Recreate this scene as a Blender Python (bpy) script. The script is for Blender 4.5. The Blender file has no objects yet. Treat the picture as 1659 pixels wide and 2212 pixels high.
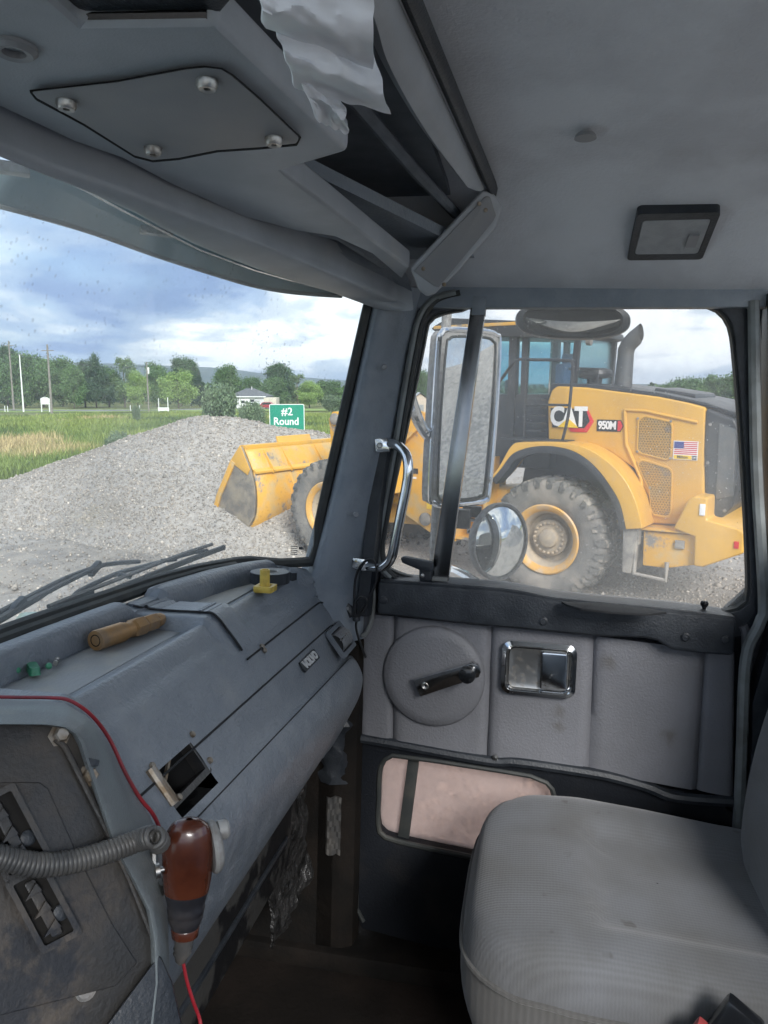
import bpy, bmesh, math, random
import numpy as np
from mathutils import Vector, Matrix, noise as mnoise

scene = bpy.context.scene
col = scene.collection
R = math.radians
rng = np.random.default_rng(7)
random.seed(7)

# ------------------------------------------------------------------ camera
W0, H0, FPX = 1659.0, 2212.0, 1664.0          # picture size used for all pixel measurements
EYE = np.array((0.0, 0.0, 2.65))
YAW, PITCH = R(78.7), R(-9.25)
fwd = np.array((math.sin(YAW)*math.cos(PITCH), math.cos(YAW)*math.cos(PITCH), math.sin(PITCH)))
rgt = np.array((math.cos(YAW), -math.sin(YAW), 0.0))
upv = np.cross(rgt, fwd)
fwh = np.array((math.sin(YAW), math.cos(YAW), 0.0))
cam_data = bpy.data.cameras.new('camera')
cam_data.sensor_fit = 'HORIZONTAL'; cam_data.sensor_width = 36.0
cam_data.lens = 36.0*FPX/W0
cam_data.clip_start = 0.02; cam_data.clip_end = 30000
cam = bpy.data.objects.new('camera', cam_data); col.objects.link(cam)
Rw = np.column_stack((rgt, upv, -fwd))
M4 = Matrix([list(r)+[0] for r in Rw.tolist()]+[[0,0,0,1]]); M4.translation = Vector(EYE)
cam.matrix_world = M4
scene.camera = cam

# ------------------------------------------------------------------ world, sun, exposure
SUN_EL, SUN_AZ = R(34), R(240)                 # azimuth clockwise from +Y
world = bpy.data.worlds.new('World'); scene.world = world; world.use_nodes = True
wn, wl = world.node_tree.nodes, world.node_tree.links
wn.clear()
def wnode(t, **k):
    n = wn.new(t)
    for a, b in k.items(): setattr(n, a, b)
    return n
w_out = wnode('ShaderNodeOutputWorld'); w_bg = wnode('ShaderNodeBackground')
w_sky = wnode('ShaderNodeTexSky', sky_type='NISHITA', sun_disc=False)
w_sky.sun_elevation = SUN_EL; w_sky.sun_rotation = SUN_AZ; w_sky.air_density = 1.0; w_sky.dust_density = 1.2; w_sky.ozone_density = 1.5
w_geo = wnode('ShaderNodeTexCoord')
w_sep = wnode('ShaderNodeSeparateXYZ'); wl.new(w_geo.outputs['Generated'], w_sep.inputs[0])
def wmath(op, a, b=None, clamp=False):
    n = wnode('ShaderNodeMath', operation=op, use_clamp=clamp)
    for i, v in enumerate((a, b)):
        if v is None: continue
        if isinstance(v, (int, float)): n.inputs[i].default_value = v
        else: wl.new(v, n.inputs[i])
    return n.outputs[0]
zc = wmath('ADD', wmath('MAXIMUM', w_sep.outputs[2], 0.0), 0.22)
cx_ = wmath('DIVIDE', w_sep.outputs[0], zc); cy_ = wmath('DIVIDE', w_sep.outputs[1], zc)
w_cmb = wnode('ShaderNodeCombineXYZ'); wl.new(cx_, w_cmb.inputs[0]); wl.new(cy_, w_cmb.inputs[1])
def wnoise(scale, detail, rough, dist, off):
    m = wnode('ShaderNodeMapping'); m.inputs['Location'].default_value = off
    wl.new(w_cmb.outputs[0], m.inputs[0])
    n = wnode('ShaderNodeTexNoise'); n.inputs['Scale'].default_value = scale; n.inputs['Detail'].default_value = detail
    n.inputs['Roughness'].default_value = rough; n.inputs['Distortion'].default_value = dist
    wl.new(m.outputs[0], n.inputs['Vector']); return n.outputs['Fac']
def wramp(fac, stops):
    r = wnode('ShaderNodeValToRGB'); cr = r.color_ramp; cr.interpolation = 'EASE'
    while len(cr.elements) < len(stops): cr.elements.new(0.5)
    for e, (p, c) in zip(cr.elements, stops): e.position = p; e.color = (*c, 1)
    wl.new(fac, r.inputs[0]); return r.outputs[0]
def wmix(fac, a, b, mode='MIX'):
    n = wnode('ShaderNodeMix', data_type='RGBA', blend_type=mode)
    if isinstance(fac, (int, float)): n.inputs[0].default_value = fac
    else: wl.new(fac, n.inputs[0])
    for s, v in ((6, a), (7, b)):
        if isinstance(v, tuple): n.inputs[s].default_value = (*v, 1)
        else: wl.new(v, n.inputs[s])
    return n.outputs[2]
CLOUD_OFF = (16.73, 9.53, 2.0)
n_cover = wnoise(1.3, 8, 0.55, 0.2, (3.1, 1.7, 0.4))
n_shade = wnoise(1.15, 9, 0.56, 0.25, CLOUD_OFF)
cover = wramp(n_cover, [(0.30, (0.55,)*3), (0.52, (1,)*3)])
# light seen through the cloud deck grows towards the sun
sdir = (math.sin(SUN_AZ)*math.cos(SUN_EL), math.cos(SUN_AZ)*math.cos(SUN_EL), math.sin(SUN_EL))
w_dot = wnode('ShaderNodeVectorMath', operation='DOT_PRODUCT'); wl.new(w_geo.outputs['Generated'], w_dot.inputs[0]); w_dot.inputs[1].default_value = sdir
toward = wmath('POWER', wmath('ADD', wmath('MULTIPLY', w_dot.outputs['Value'], 0.5), 0.5), 4.0)
# a thin, bright part of the deck low in the east-south-east
gdir = (math.sin(R(104))*math.cos(R(16)), math.cos(R(104))*math.cos(R(16)), math.sin(R(16)))
w_dot2 = wnode('ShaderNodeVectorMath', operation='DOT_PRODUCT'); wl.new(w_geo.outputs['Generated'], w_dot2.inputs[0]); w_dot2.inputs[1].default_value = gdir
thin = wmath('POWER', wmath('ADD', wmath('MULTIPLY', w_dot2.outputs['Value'], 0.5), 0.5), 14.0)
shade = wmath('ADD', wmath('ADD', n_shade, wmath('MULTIPLY', toward, 0.05)), wmath('MULTIPLY', thin, 0.13))
cloud = wramp(shade, [(0.39, (2.1, 3.1, 5.3)), (0.47, (3.5, 4.6, 6.4)), (0.54, (5.8, 6.6, 7.6)), (0.605, (9.6, 9.9, 10.2))])
sky_blue = wmix(1.0, w_sky.outputs[0], (1.0, 1.05, 1.15), 'MULTIPLY')
sky_col = wmix(cover, sky_blue, cloud)
wl.new(sky_col, w_bg.inputs['Color']); w_bg.inputs['Strength'].default_value = 0.065
wl.new(w_bg.outputs[0], w_out.inputs[0])

sun_data = bpy.data.lights.new('sun', 'SUN'); sun_data.energy = 2.0; sun_data.angle = R(24); sun_data.color = (1.0, 0.98, 0.955)
sun = bpy.data.objects.new('sun', sun_data); col.objects.link(sun)
sun.rotation_euler = Vector((-sdir[0], -sdir[1], -sdir[2])).to_track_quat('-Z', 'Y').to_euler()
sun.location = (0, 0, 30)

scene.view_settings.view_transform = 'Standard'; scene.view_settings.look = 'None'
scene.view_settings.exposure = 1.52; scene.view_settings.gamma = 1.0
scene.render.engine = 'CYCLES'
cy = scene.cycles
cy.use_denoising = True; cy.max_bounces = 10; cy.diffuse_bounces = 5; cy.glossy_bounces = 4
cy.transparent_max_bounces = 24; cy.transmission_bounces = 6; cy.sample_clamp_indirect = 6
cy.caustics_reflective = False; cy.caustics_refractive = False
scene.render.film_transparent = False

# ------------------------------------------------------------------ frames: world, truck cab (leans on the uneven yard), loader
def unit(v): v = np.array(v, float); return v/np.linalg.norm(v)
cZ = unit((.0278, .9937, .108)); cX = np.array((.198, .1031, -1.)); cX = unit(cX-cZ*cX.dot(cZ)); cY = np.cross(cZ, cX)
Rc = np.array([cX, cY, cZ])                    # camera axes seen from the cab
Mcab = Rw @ Rc.T
def mat4(m3, pivot):
    m = Matrix([list(r)+[0] for r in np.array(m3).tolist()]+[[0,0,0,1]])
    t = Vector(pivot) - m.to_3x3() @ Vector(pivot); m.translation = t; return m
CAB = mat4(Mcab, EYE)
WORLD = Matrix.Identity(4)
def craw(x, y):
    v = np.array(((x-W0/2)/FPX, -(y-H0/2)/FPX, -1.)); return Rc @ v
def kx(x, y, v): r = craw(x, y); return EYE + r*(v-EYE[0])/r[0]
def ky(x, y, v): r = craw(x, y); return EYE + r*(v-EYE[1])/r[1]
def kz(x, y, v): r = craw(x, y); return EYE + r*(v-EYE[2])/r[2]
def kp(x, y, p, n):
    r = craw(x, y); n = np.array(n, float); return EYE + r*((np.array(p)-EYE)@n)/(r@n)
def wray(x, y): return fwd+(x-W0/2)/FPX*rgt-(y-H0/2)/FPX*upv
def gp(x, y, z=0.0): r = wray(x, y); return EYE + r*(z-EYE[2])/r[2]
def dep(x, y, d): r = wray(x, y); return EYE + r*d/(r@fwh)
beta = R(36)
l_u = -math.cos(beta)*rgt+math.sin(beta)*fwh; l_l = np.cross((0,0,1), l_u)
l_hub = dep(1180, 1176, 9.65); l_o = l_hub-l_l*1.3; l_o[2] = 0
LOADER = Matrix([[l_u[0], l_l[0], 0, l_o[0]], [l_u[1], l_l[1], 0, l_o[1]], [0,0,1,0], [0,0,0,1]])
FR = {'cab': CAB, 'world': WORLD, 'loader': LOADER}

# ------------------------------------------------------------------ materials
def newmat(name):
    m = bpy.data.materials.new(name); m.use_nodes = True
    m.node_tree.nodes.clear(); return m, m.node_tree.nodes, m.node_tree.links
def c4(c): return (c[0], c[1], c[2], 1)
def mk(name, c, rough=.6, metal=0.0, c2=None, nscale=6.0, ndetail=5, lo=.35, hi=.65, bscale=0, bump=0.0, bdist=.002,
       c3=None, n3=1.5, lo3=.55, hi3=.72, spec=.5, attr=None, coat=0.0, rough2=None, sheen=0.0):
    m, N, L = newmat(name)
    out = N.new('ShaderNodeOutputMaterial'); b = N.new('ShaderNodeBsdfPrincipled'); L.new(b.outputs[0], out.inputs[0])
    b.inputs['Roughness'].default_value = rough; b.inputs['Metallic'].default_value = metal
    b.inputs['Specular IOR Level'].default_value = spec; b.inputs['Coat Weight'].default_value = coat; b.inputs['Sheen Weight'].default_value = sheen
    b.inputs['Base Color'].default_value = c4(c)
    tc = N.new('ShaderNodeTexCoord')
    def nz(scale, detail=5, rg=.55):
        n = N.new('ShaderNodeTexNoise'); n.inputs['Scale'].default_value = scale; n.inputs['Detail'].default_value = detail
        n.inputs['Roughness'].default_value = rg; L.new(tc.outputs['Object'], n.inputs['Vector']); return n.outputs['Fac']
    def rmp(f, a, b_):
        r = N.new('ShaderNodeMapRange'); r.interpolation_type = 'SMOOTHSTEP'
        r.inputs[1].default_value = a; r.inputs[2].default_value = b_; L.new(f, r.inputs[0]); return r.outputs[0]
    def mix(f, a, b_):
        n = N.new('ShaderNodeMix'); n.data_type = 'RGBA'; L.new(f, n.inputs[0])
        for s, v in ((6, a), (7, b_)):
            if isinstance(v, tuple): n.inputs[s].default_value = c4(v)
            else: L.new(v, n.inputs[s])
        return n.outputs[2]
    colr = tuple(c)
    if attr:
        a = N.new('ShaderNodeAttribute'); a.attribute_name = attr; colr = a.outputs['Color']
    if c2 is not None:
        f = rmp(nz(nscale, ndetail), lo, hi); colr = mix(f, colr, tuple(c2))
        if rough2 is not None:
            mr = N.new('ShaderNodeMapRange'); mr.inputs[3].default_value = rough; mr.inputs[4].default_value = rough2
            L.new(f, mr.inputs[0]); L.new(mr.outputs[0], b.inputs['Roughness'])
    if c3 is not None:
        f = rmp(nz(n3, 8, .65), lo3, hi3); colr = mix(f, colr, tuple(c3))
    if not isinstance(colr, tuple): L.new(colr, b.inputs['Base Color'])
    if bump:
        bp = N.new('ShaderNodeBump'); bp.inputs['Strength'].default_value = bump; bp.inputs['Distance'].default_value = bdist
        L.new(nz(bscale, 4, .6), bp.inputs['Height']); L.new(bp.outputs[0], b.inputs['Normal'])
    return m

M = {}
M['headliner'] = mk('headliner', (.66,.69,.735), .85, c2=(.54,.56,.60), nscale=5, bscale=160, bump=.8, bdist=.002, c3=(.47,.48,.505), n3=2.2, lo3=.58, hi3=.8, sheen=.1)
M['console'] = mk('console_plastic', (.41,.435,.47), .5, c2=(.35,.375,.405), nscale=9, bscale=420, bump=.35, bdist=.001, c3=(.46,.455,.435), n3=4, lo3=.6, hi3=.8)
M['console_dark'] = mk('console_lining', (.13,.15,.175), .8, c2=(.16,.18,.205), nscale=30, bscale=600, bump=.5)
M['hatch'] = mk('hatch_plastic', (.24,.252,.27), .5, c2=(.27,.275,.285), nscale=12, bscale=500, bump=.3, bdist=.001)
M['pillar'] = mk('pillar_plastic', (.21,.242,.28), .42, c2=(.265,.295,.33), nscale=16, ndetail=9, bscale=170, bump=.8, bdist=.002, c3=(.17,.195,.22), n3=4)
M['dash'] = mk('dash_vinyl', (.165,.190,.222), .30, c2=(.21,.232,.26), nscale=30, ndetail=10, lo=.36, hi=.68, bscale=170, bump=1.0, bdist=.0024, c3=(.30,.30,.295), n3=6, lo3=.55, hi3=.8, rough2=.45, spec=.9)
M['dash_tray'] = mk('dash_tray', (.27,.285,.30), .45, c2=(.40,.385,.35), nscale=14, ndetail=9, lo=.38, hi=.7, bscale=150, bump=.5, rough2=.7)
M['dash_shaded'] = mk('dash_shaded', (.05,.062,.075), .38, c2=(.085,.095,.105), nscale=14, lo=.45, hi=.75, bscale=330, bump=.5, bdist=.0012, c3=(.14,.14,.135), n3=6, lo3=.58, hi3=.75)  # darker copy of the dash vinyl for its shaded lower face, not assigned
M['seam'] = mk('seam_shadow_gap', (.012,.013,.015), .8)  # near-black colour standing in for the shade of gaps, slots and duct
M['black'] = mk('black_plastic', (.017,.021,.027), .42, c2=(.032,.037,.044), nscale=20, bscale=220, bump=.6, bdist=.0018)
M['black_gloss'] = mk('black_gloss', (.01,.011,.013), .18)
M['rubber'] = mk('rubber', (.03,.034,.034), .6, c2=(.06,.06,.052), nscale=16, lo=.45, hi=.8, bscale=120, bump=.2)
M['seal_grey'] = mk('weather_strip', (.22,.24,.24), .45, c2=(.14,.145,.14), nscale=14)
M['chrome'] = mk('chrome', (.72,.73,.74), .12, 1.0, c2=(.42,.40,.37), nscale=45, lo=.55, hi=.85, rough2=.4)
M['steel'] = mk('steel', (.42,.42,.41), .34, 1.0, c2=(.22,.19,.16), nscale=60, lo=.45, hi=.75, rough2=.6)
M['darkmetal'] = mk('dark_polished_metal', (.36,.375,.385), .2, 1.0, c2=(.26,.26,.26), nscale=8)
M['bolt'] = mk('dusty_bolt', (.34,.31,.27), .5, .7, c2=(.2,.15,.1), nscale=80)
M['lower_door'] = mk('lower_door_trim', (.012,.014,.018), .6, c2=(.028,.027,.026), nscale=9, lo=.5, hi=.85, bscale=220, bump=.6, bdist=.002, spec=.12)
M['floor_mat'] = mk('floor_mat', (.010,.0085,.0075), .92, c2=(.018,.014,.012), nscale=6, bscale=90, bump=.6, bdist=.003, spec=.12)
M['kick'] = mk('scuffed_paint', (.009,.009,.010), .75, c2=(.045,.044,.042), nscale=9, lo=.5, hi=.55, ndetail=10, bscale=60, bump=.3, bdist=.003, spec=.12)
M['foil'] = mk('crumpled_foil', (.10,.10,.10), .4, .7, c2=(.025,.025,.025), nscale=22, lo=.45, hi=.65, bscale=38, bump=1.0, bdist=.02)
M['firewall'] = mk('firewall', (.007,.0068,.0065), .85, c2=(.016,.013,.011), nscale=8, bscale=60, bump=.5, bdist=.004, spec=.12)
M['panel_dirty'] = mk('dirty_black_panel', (.030,.029,.028), .40, c2=(.095,.077,.060), nscale=10, lo=.42, hi=.72, ndetail=8, bscale=200, bump=.5, bdist=.0015, c3=(.017,.019,.024), n3=7, lo3=.53, hi3=.62, rough2=.7)
M['housing'] = mk('panel_housing', (0.195,0.221,0.227), .45, c2=(0.130,0.143,0.150), nscale=8, bscale=350, bump=.45, c3=(0.260,0.247,0.221), n3=6)
M['mic_brown'] = mk('woodgrain_shell', (.085,.024,.012), .24, c2=(.045,.012,.007), nscale=26, lo=.35, hi=.7, coat=.5, c3=(.22,.165,.15), n3=12, lo3=.54, hi3=.85)
M['mic_black'] = mk('mic_grip', (.02,.02,.024), .28, c2=(.05,.045,.045), nscale=30)
M['mic_grey'] = mk('mic_grey', (.30,.30,.29), .5, c2=(.2,.19,.18), nscale=90)
M['cord'] = mk('coil_cord', (.055,.055,.055), .42, c2=(.10,.095,.088), nscale=30)
M['cable'] = mk('black_cable', (.02,.021,.023), .4)
M['red_wire'] = mk('red_wire', (.30,.015,.025), .4, c2=(.16,.015,.02), nscale=20)
M['brass'] = mk('worn_brass', (.42,.24,.10), .42, .45, c2=(.30,.22,.15), nscale=40, lo=.4, hi=.75, rough2=.75)
M['hole'] = mk('hollow_bore', (.01,.009,.008), .9)
M['yellow_plastic'] = mk('yellow_plastic', (.72,.52,.10), .45, c2=(.5,.34,.06), nscale=50)
M['green_plastic'] = mk('green_plastic', (.03,.22,.12), .35, c2=(.08,.3,.18), nscale=60)
M['paper'] = mk('paper_wrap', (.88,.90,.92), .8, c2=(.74,.77,.81), nscale=9, lo=.35, hi=.7)
M['visor'] = None
M['hood_paint'] = mk('truck_paint', (.55,.68,.70), .25, coat=.5, c2=(.48,.6,.62), nscale=3)
M['lens'] = mk('lamp_lens', (.34,.36,.38), .35, c2=(.28,.30,.32), nscale=40, bscale=300, bump=.6)
M['buckle_red'] = mk('buckle_red', (.38,.06,.06), .45)
M['white_letter'] = mk('silver_letter', (.72,.72,.72), .35, .2)

def weave(name, c, c2, sx=420, axis='X', cord=False):
    m, N, L = newmat(name)
    out = N.new('ShaderNodeOutputMaterial'); b = N.new('ShaderNodeBsdfPrincipled'); L.new(b.outputs[0], out.inputs[0])
    b.inputs['Roughness'].default_value = .9; b.inputs['Sheen Weight'].default_value = .25
    tc = N.new('ShaderNodeTexCoord')
    def wave(ax, sc, dist):
        w = N.new('ShaderNodeTexWave'); w.wave_type = 'BANDS'; w.bands_direction = ax
        w.inputs['Scale'].default_value = sc; w.inputs['Distortion'].default_value = dist; w.inputs['Detail'].default_value = 1
        w.inputs['Detail Scale'].default_value = 3
        L.new(tc.outputs['Object'], w.inputs['Vector']); return w.outputs['Fac']
    h = wave('Y' if cord else 'X', sx, .5)
    if not cord:
        mm = N.new('ShaderNodeMath'); mm.operation = 'MULTIPLY_ADD'; L.new(h, mm.inputs[0]); mm.inputs[1].default_value = .7
        m2 = N.new('ShaderNodeMath'); m2.operation = 'MULTIPLY'; L.new(wave('Y', sx*1.3, 3.0), m2.inputs[0]); m2.inputs[1].default_value = .45
        L.new(m2.outputs[0], mm.inputs[2]); h = mm.outputs[0]
    n = N.new('ShaderNodeTexNoise'); n.inputs['Scale'].default_value = 7; n.inputs['Detail'].default_value = 6; L.new(tc.outputs['Object'], n.inputs['Vector'])
    mr = N.new('ShaderNodeMapRange'); mr.inputs[1].default_value = .38; mr.inputs[2].default_value = .68; L.new(n.outputs['Fac'], mr.inputs[0])
    mx = N.new('ShaderNodeMix'); mx.data_type = 'RGBA'; L.new(mr.outputs[0], mx.inputs[0]); mx.inputs[6].default_value = c4(c); mx.inputs[7].default_value = c4(c2)
    dk = N.new('ShaderNodeMix'); dk.data_type = 'RGBA'; dk.blend_type = 'MULTIPLY'; dk.inputs[0].default_value = 1
    sc = N.new('ShaderNodeMapRange'); sc.inputs[3].default_value = .90; sc.inputs[4].default_value = 1.06; L.new(h, sc.inputs[0])
    L.new(mx.outputs[2], dk.inputs[6]); L.new(sc.outputs[0], dk.inputs[7]); 
    # dark spots of spilled dirt
    v = N.new('ShaderNodeTexNoise'); v.inputs['Scale'].default_value = 22; v.inputs['Detail'].default_value = 2; L.new(tc.outputs['Object'], v.inputs['Vector'])
    vr = N.new('ShaderNodeMapRange'); vr.interpolation_type = 'SMOOTHSTEP'; vr.inputs[1].default_value = .68; vr.inputs[2].default_value = .76; L.new(v.outputs['Fac'], vr.inputs[0])
    st = N.new('ShaderNodeMix'); st.data_type = 'RGBA'; L.new(vr.outputs[0], st.inputs[0]); L.new(dk.outputs[2], st.inputs[6]); st.inputs[7].default_value = (.07,.068,.066,1)
    L.new(st.outputs[2], b.inputs['Base Color'])
    bp = N.new('ShaderNodeBump'); bp.inputs['Strength'].default_value = .25; bp.inputs['Distance'].default_value = .0012
    L.new(h, bp.inputs['Height']); L.new(bp.outputs[0], b.inputs['Normal'])
    return m
M['seat_fabric'] = weave('seat_fabric', (.135,.140,.150), (.100,.100,.099), 47)
M['seat_cord'] = weave('seat_corduroy', (.105,.103,.100), (.078,.075,.070), 30, cord=True)

def vinyl_door():
    m = mk('door_vinyl', (.168,.172,.190), .5, c2=(.146,.149,.162), nscale=6, bscale=200, bump=.8, bdist=.0018, c3=(.135,.13,.128), n3=3.2, lo3=.62, hi3=.8)
    N, L = m.node_tree.nodes, m.node_tree.links
    b = next(n for n in N if n.type == 'BSDF_PRINCIPLED'); src = b.inputs['Base Color'].links[0].from_socket
    tc = next(n for n in N if n.type == 'TEX_COORD')
    # three greasy marks left on the vinyl
    nz = N.new('ShaderNodeTexNoise'); nz.inputs['Scale'].default_value = 60; L.new(tc.outputs['Object'], nz.inputs['Vector'])
    prev = src
    for (px, py, rad) in ((1206, 1540, .012), (1206, 1572, .012), (1447, 1592, .015), (1312, 1432, .018)):
        p = kx(px, py, 1.575)-DOOR_BASE
        d = N.new('ShaderNodeVectorMath'); d.operation = 'DISTANCE'; L.new(tc.outputs['Object'], d.inputs[0]); d.inputs[1].default_value = p
        a = N.new('ShaderNodeMath'); a.operation = 'MULTIPLY_ADD'; L.new(nz.outputs['Fac'], a.inputs[0]); a.inputs[1].default_value = .028; L.new(d.outputs['Value'], a.inputs[2])
        r = N.new('ShaderNodeMapRange'); r.inputs[1].default_value = rad+.004; r.inputs[2].default_value = rad+.020; r.inputs[3].default_value = .6; r.inputs[4].default_value = 0; L.new(a.outputs[0], r.inputs[0])
        mx = N.new('ShaderNodeMix'); mx.data_type = 'RGBA'; L.new(r.outputs[0], mx.inputs[0]); L.new(prev, mx.inputs[6]); mx.inputs[7].default_value = (.085,.078,.068,1)
        prev = mx.outputs[2]
    L.new(prev, b.inputs['Base Color']); return m
DOOR_BASE = np.array((1.6, 0.0, 1.5))
M['door_vinyl'] = vinyl_door()

def glass(name, tint=(1,1,1), dust=.05, dust_col=(.6,.6,.58), specks=0.0, gloss=.06, rough=.02, speck_scale=90, streak=.0, seed=0.0):
    m, N, L = newmat(name)
    out = N.new('ShaderNodeOutputMaterial')
    tr = N.new('ShaderNodeBsdfTransparent'); tr.inputs[0].default_value = c4(tint)
    gl = N.new('ShaderNodeBsdfGlossy'); gl.inputs['Roughness'].default_value = rough; gl.inputs[0].default_value = (1,1,1,1)
    lw = N.new('ShaderNodeLayerWeight'); lw.inputs[0].default_value = .12
    g2 = N.new('ShaderNodeMath'); g2.operation = 'MULTIPLY_ADD'; L.new(lw.outputs['Fresnel'], g2.inputs[0]); g2.inputs[1].default_value = .8; g2.inputs[2].default_value = gloss*.3
    m1 = N.new('ShaderNodeMixShader'); L.new(g2.outputs[0], m1.inputs[0]); L.new(tr.outputs[0], m1.inputs[1]); L.new(gl.outputs[0], m1.inputs[2])
    df = N.new('ShaderNodeBsdfDiffuse'); df.inputs[0].default_value = c4(dust_col)
    tl = N.new('ShaderNodeBsdfTranslucent'); tl.inputs[0].default_value = c4(dust_col)
    dm = N.new('ShaderNodeMixShader'); dm.inputs[0].default_value = .5; L.new(df.outputs[0], dm.inputs[1]); L.new(tl.outputs[0], dm.inputs[2])
    tc = N.new('ShaderNodeTexCoord'); mp = N.new('ShaderNodeMapping'); mp.inputs['Location'].default_value = (seed, seed*1.7, seed*.6); L.new(tc.outputs['Object'], mp.inputs[0])
    nz = N.new('ShaderNodeTexNoise'); nz.inputs['Scale'].default_value = 4; nz.inputs['Detail'].default_value = 8; nz.inputs['Roughness'].default_value = .65; L.new(mp.outputs[0], nz.inputs['Vector'])
    a = N.new('ShaderNodeMapRange'); a.inputs[1].default_value = .25; a.inputs[2].default_value = .8; a.inputs[3].default_value = dust*.5; a.inputs[4].default_value = dust*1.6; L.new(nz.outputs['Fac'], a.inputs[0])
    fac = a.outputs[0]
    if specks:
        vo = N.new('ShaderNodeTexVoronoi'); vo.inputs['Scale'].default_value = speck_scale; L.new(mp.outputs[0], vo.inputs['Vector'])
        sp = N.new('ShaderNodeSeparateColor'); L.new(vo.outputs['Color'], sp.inputs[0])
        # only some cells hold a splash, each with a size of its own
        p3 = N.new('ShaderNodeMath'); p3.operation = 'POWER'; L.new(sp.outputs[0], p3.inputs[0]); p3.inputs[1].default_value = 5
        sz = N.new('ShaderNodeMath'); sz.operation = 'MULTIPLY'; L.new(p3.outputs[0], sz.inputs[0]); sz.inputs[1].default_value = .42
        lt = N.new('ShaderNodeMath'); lt.operation = 'LESS_THAN'; L.new(vo.outputs['Distance'], lt.inputs[0]); L.new(sz.outputs[0], lt.inputs[1])
        clump = N.new('ShaderNodeMapRange'); clump.inputs[1].default_value = .45; clump.inputs[2].default_value = .6; L.new(nz.outputs['Fac'], clump.inputs[0])
        lm = N.new('ShaderNodeMath'); lm.operation = 'MULTIPLY'; L.new(lt.outputs[0], lm.inputs[0]); L.new(clump.outputs[0], lm.inputs[1])
        l2 = N.new('ShaderNodeMath'); l2.operation = 'MULTIPLY_ADD'; l2.use_clamp = True; L.new(lm.outputs[0], l2.inputs[0]); l2.inputs[1].default_value = specks; L.new(fac, l2.inputs[2])
        fac = l2.outputs[0]
    m2 = N.new('ShaderNodeMixShader'); L.new(fac, m2.inputs[0]); L.new(m1.outputs[0], m2.inputs[1]); L.new(dm.outputs[0], m2.inputs[2])
    L.new(m2.outputs[0], out.inputs[0]); return m
M['windshield'] = glass('windshield_glass', (.97,.99,.985), .11, specks=.22, speck_scale=150, gloss=.03)
M['door_glass'] = glass('door_window_glass', (.98,.985,.98), .185, specks=.7, speck_scale=230, gloss=.04, seed=3.0)
M['kick_glass'] = glass('kick_window_film', (.86,.74,.69), .55, dust_col=(.68,.585,.56), rough=.3, seed=5)
M['cab_glass'] = glass('loader_cab_glass', (.72,.90,.92), .05, dust_col=(.5,.55,.55), gloss=.12, seed=7)
def acrylic(name, c):
    m, N, L = newmat(name); out = N.new('ShaderNodeOutputMaterial'); d = N.new('ShaderNodeBsdfDiffuse'); t = N.new('ShaderNodeBsdfTranslucent'); g = N.new('ShaderNodeBsdfGlossy'); g.inputs['Roughness'].default_value = .25
    tc = N.new('ShaderNodeTexCoord'); nz = N.new('ShaderNodeTexNoise'); nz.inputs['Scale'].default_value = 7; nz.inputs['Detail'].default_value = 8; L.new(tc.outputs['Object'], nz.inputs['Vector'])
    mx = N.new('ShaderNodeMix'); mx.data_type = 'RGBA'; L.new(nz.outputs['Fac'], mx.inputs[0]); mx.inputs[6].default_value = c4(c); mx.inputs[7].default_value = c4([v*.72 for v in c])
    L.new(mx.outputs[2], d.inputs[0]); L.new(mx.outputs[2], t.inputs[0])
    a = N.new('ShaderNodeMixShader'); a.inputs[0].default_value = .45; L.new(d.outputs[0], a.inputs[1]); L.new(t.outputs[0], a.inputs[2])
    b = N.new('ShaderNodeMixShader'); b.inputs[0].default_value = .06; L.new(a.outputs[0], b.inputs[1]); L.new(g.outputs[0], b.inputs[2]); L.new(b.outputs[0], out.inputs[0]); return m
M['visor'] = acrylic('tinted_acrylic', (.34,.42,.44))
def mirror(name, dust):
    m, N, L = newmat(name)
    out = N.new('ShaderNodeOutputMaterial'); g = N.new('ShaderNodeBsdfGlossy'); g.inputs[0].default_value = (.80,.82,.80,1); g.inputs['Roughness'].default_value = .015
    d = N.new('ShaderNodeBsdfDiffuse'); d.inputs[0].default_value = (.5,.5,.48,1)
    tc = N.new('ShaderNodeTexCoord'); nz = N.new('ShaderNodeTexNoise'); nz.inputs['Scale'].default_value = 60; nz.inputs['Detail'].default_value = 6; L.new(tc.outputs['Object'], nz.inputs['Vector'])
    a = N.new('ShaderNodeMapRange'); a.inputs[1].default_value = .4; a.inputs[2].default_value = .8; a.inputs[3].default_value = dust*.4; a.inputs[4].default_value = dust*2.2; L.new(nz.outputs['Fac'], a.inputs[0])
    mx = N.new('ShaderNodeMixShader'); L.new(a.outputs[0], mx.inputs[0]); L.new(g.outputs[0], mx.inputs[1]); L.new(d.outputs[0], mx.inputs[2]); L.new(mx.outputs[0], out.inputs[0])
    return m
M['mirror'] = mirror('dusty_mirror', .20)

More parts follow.
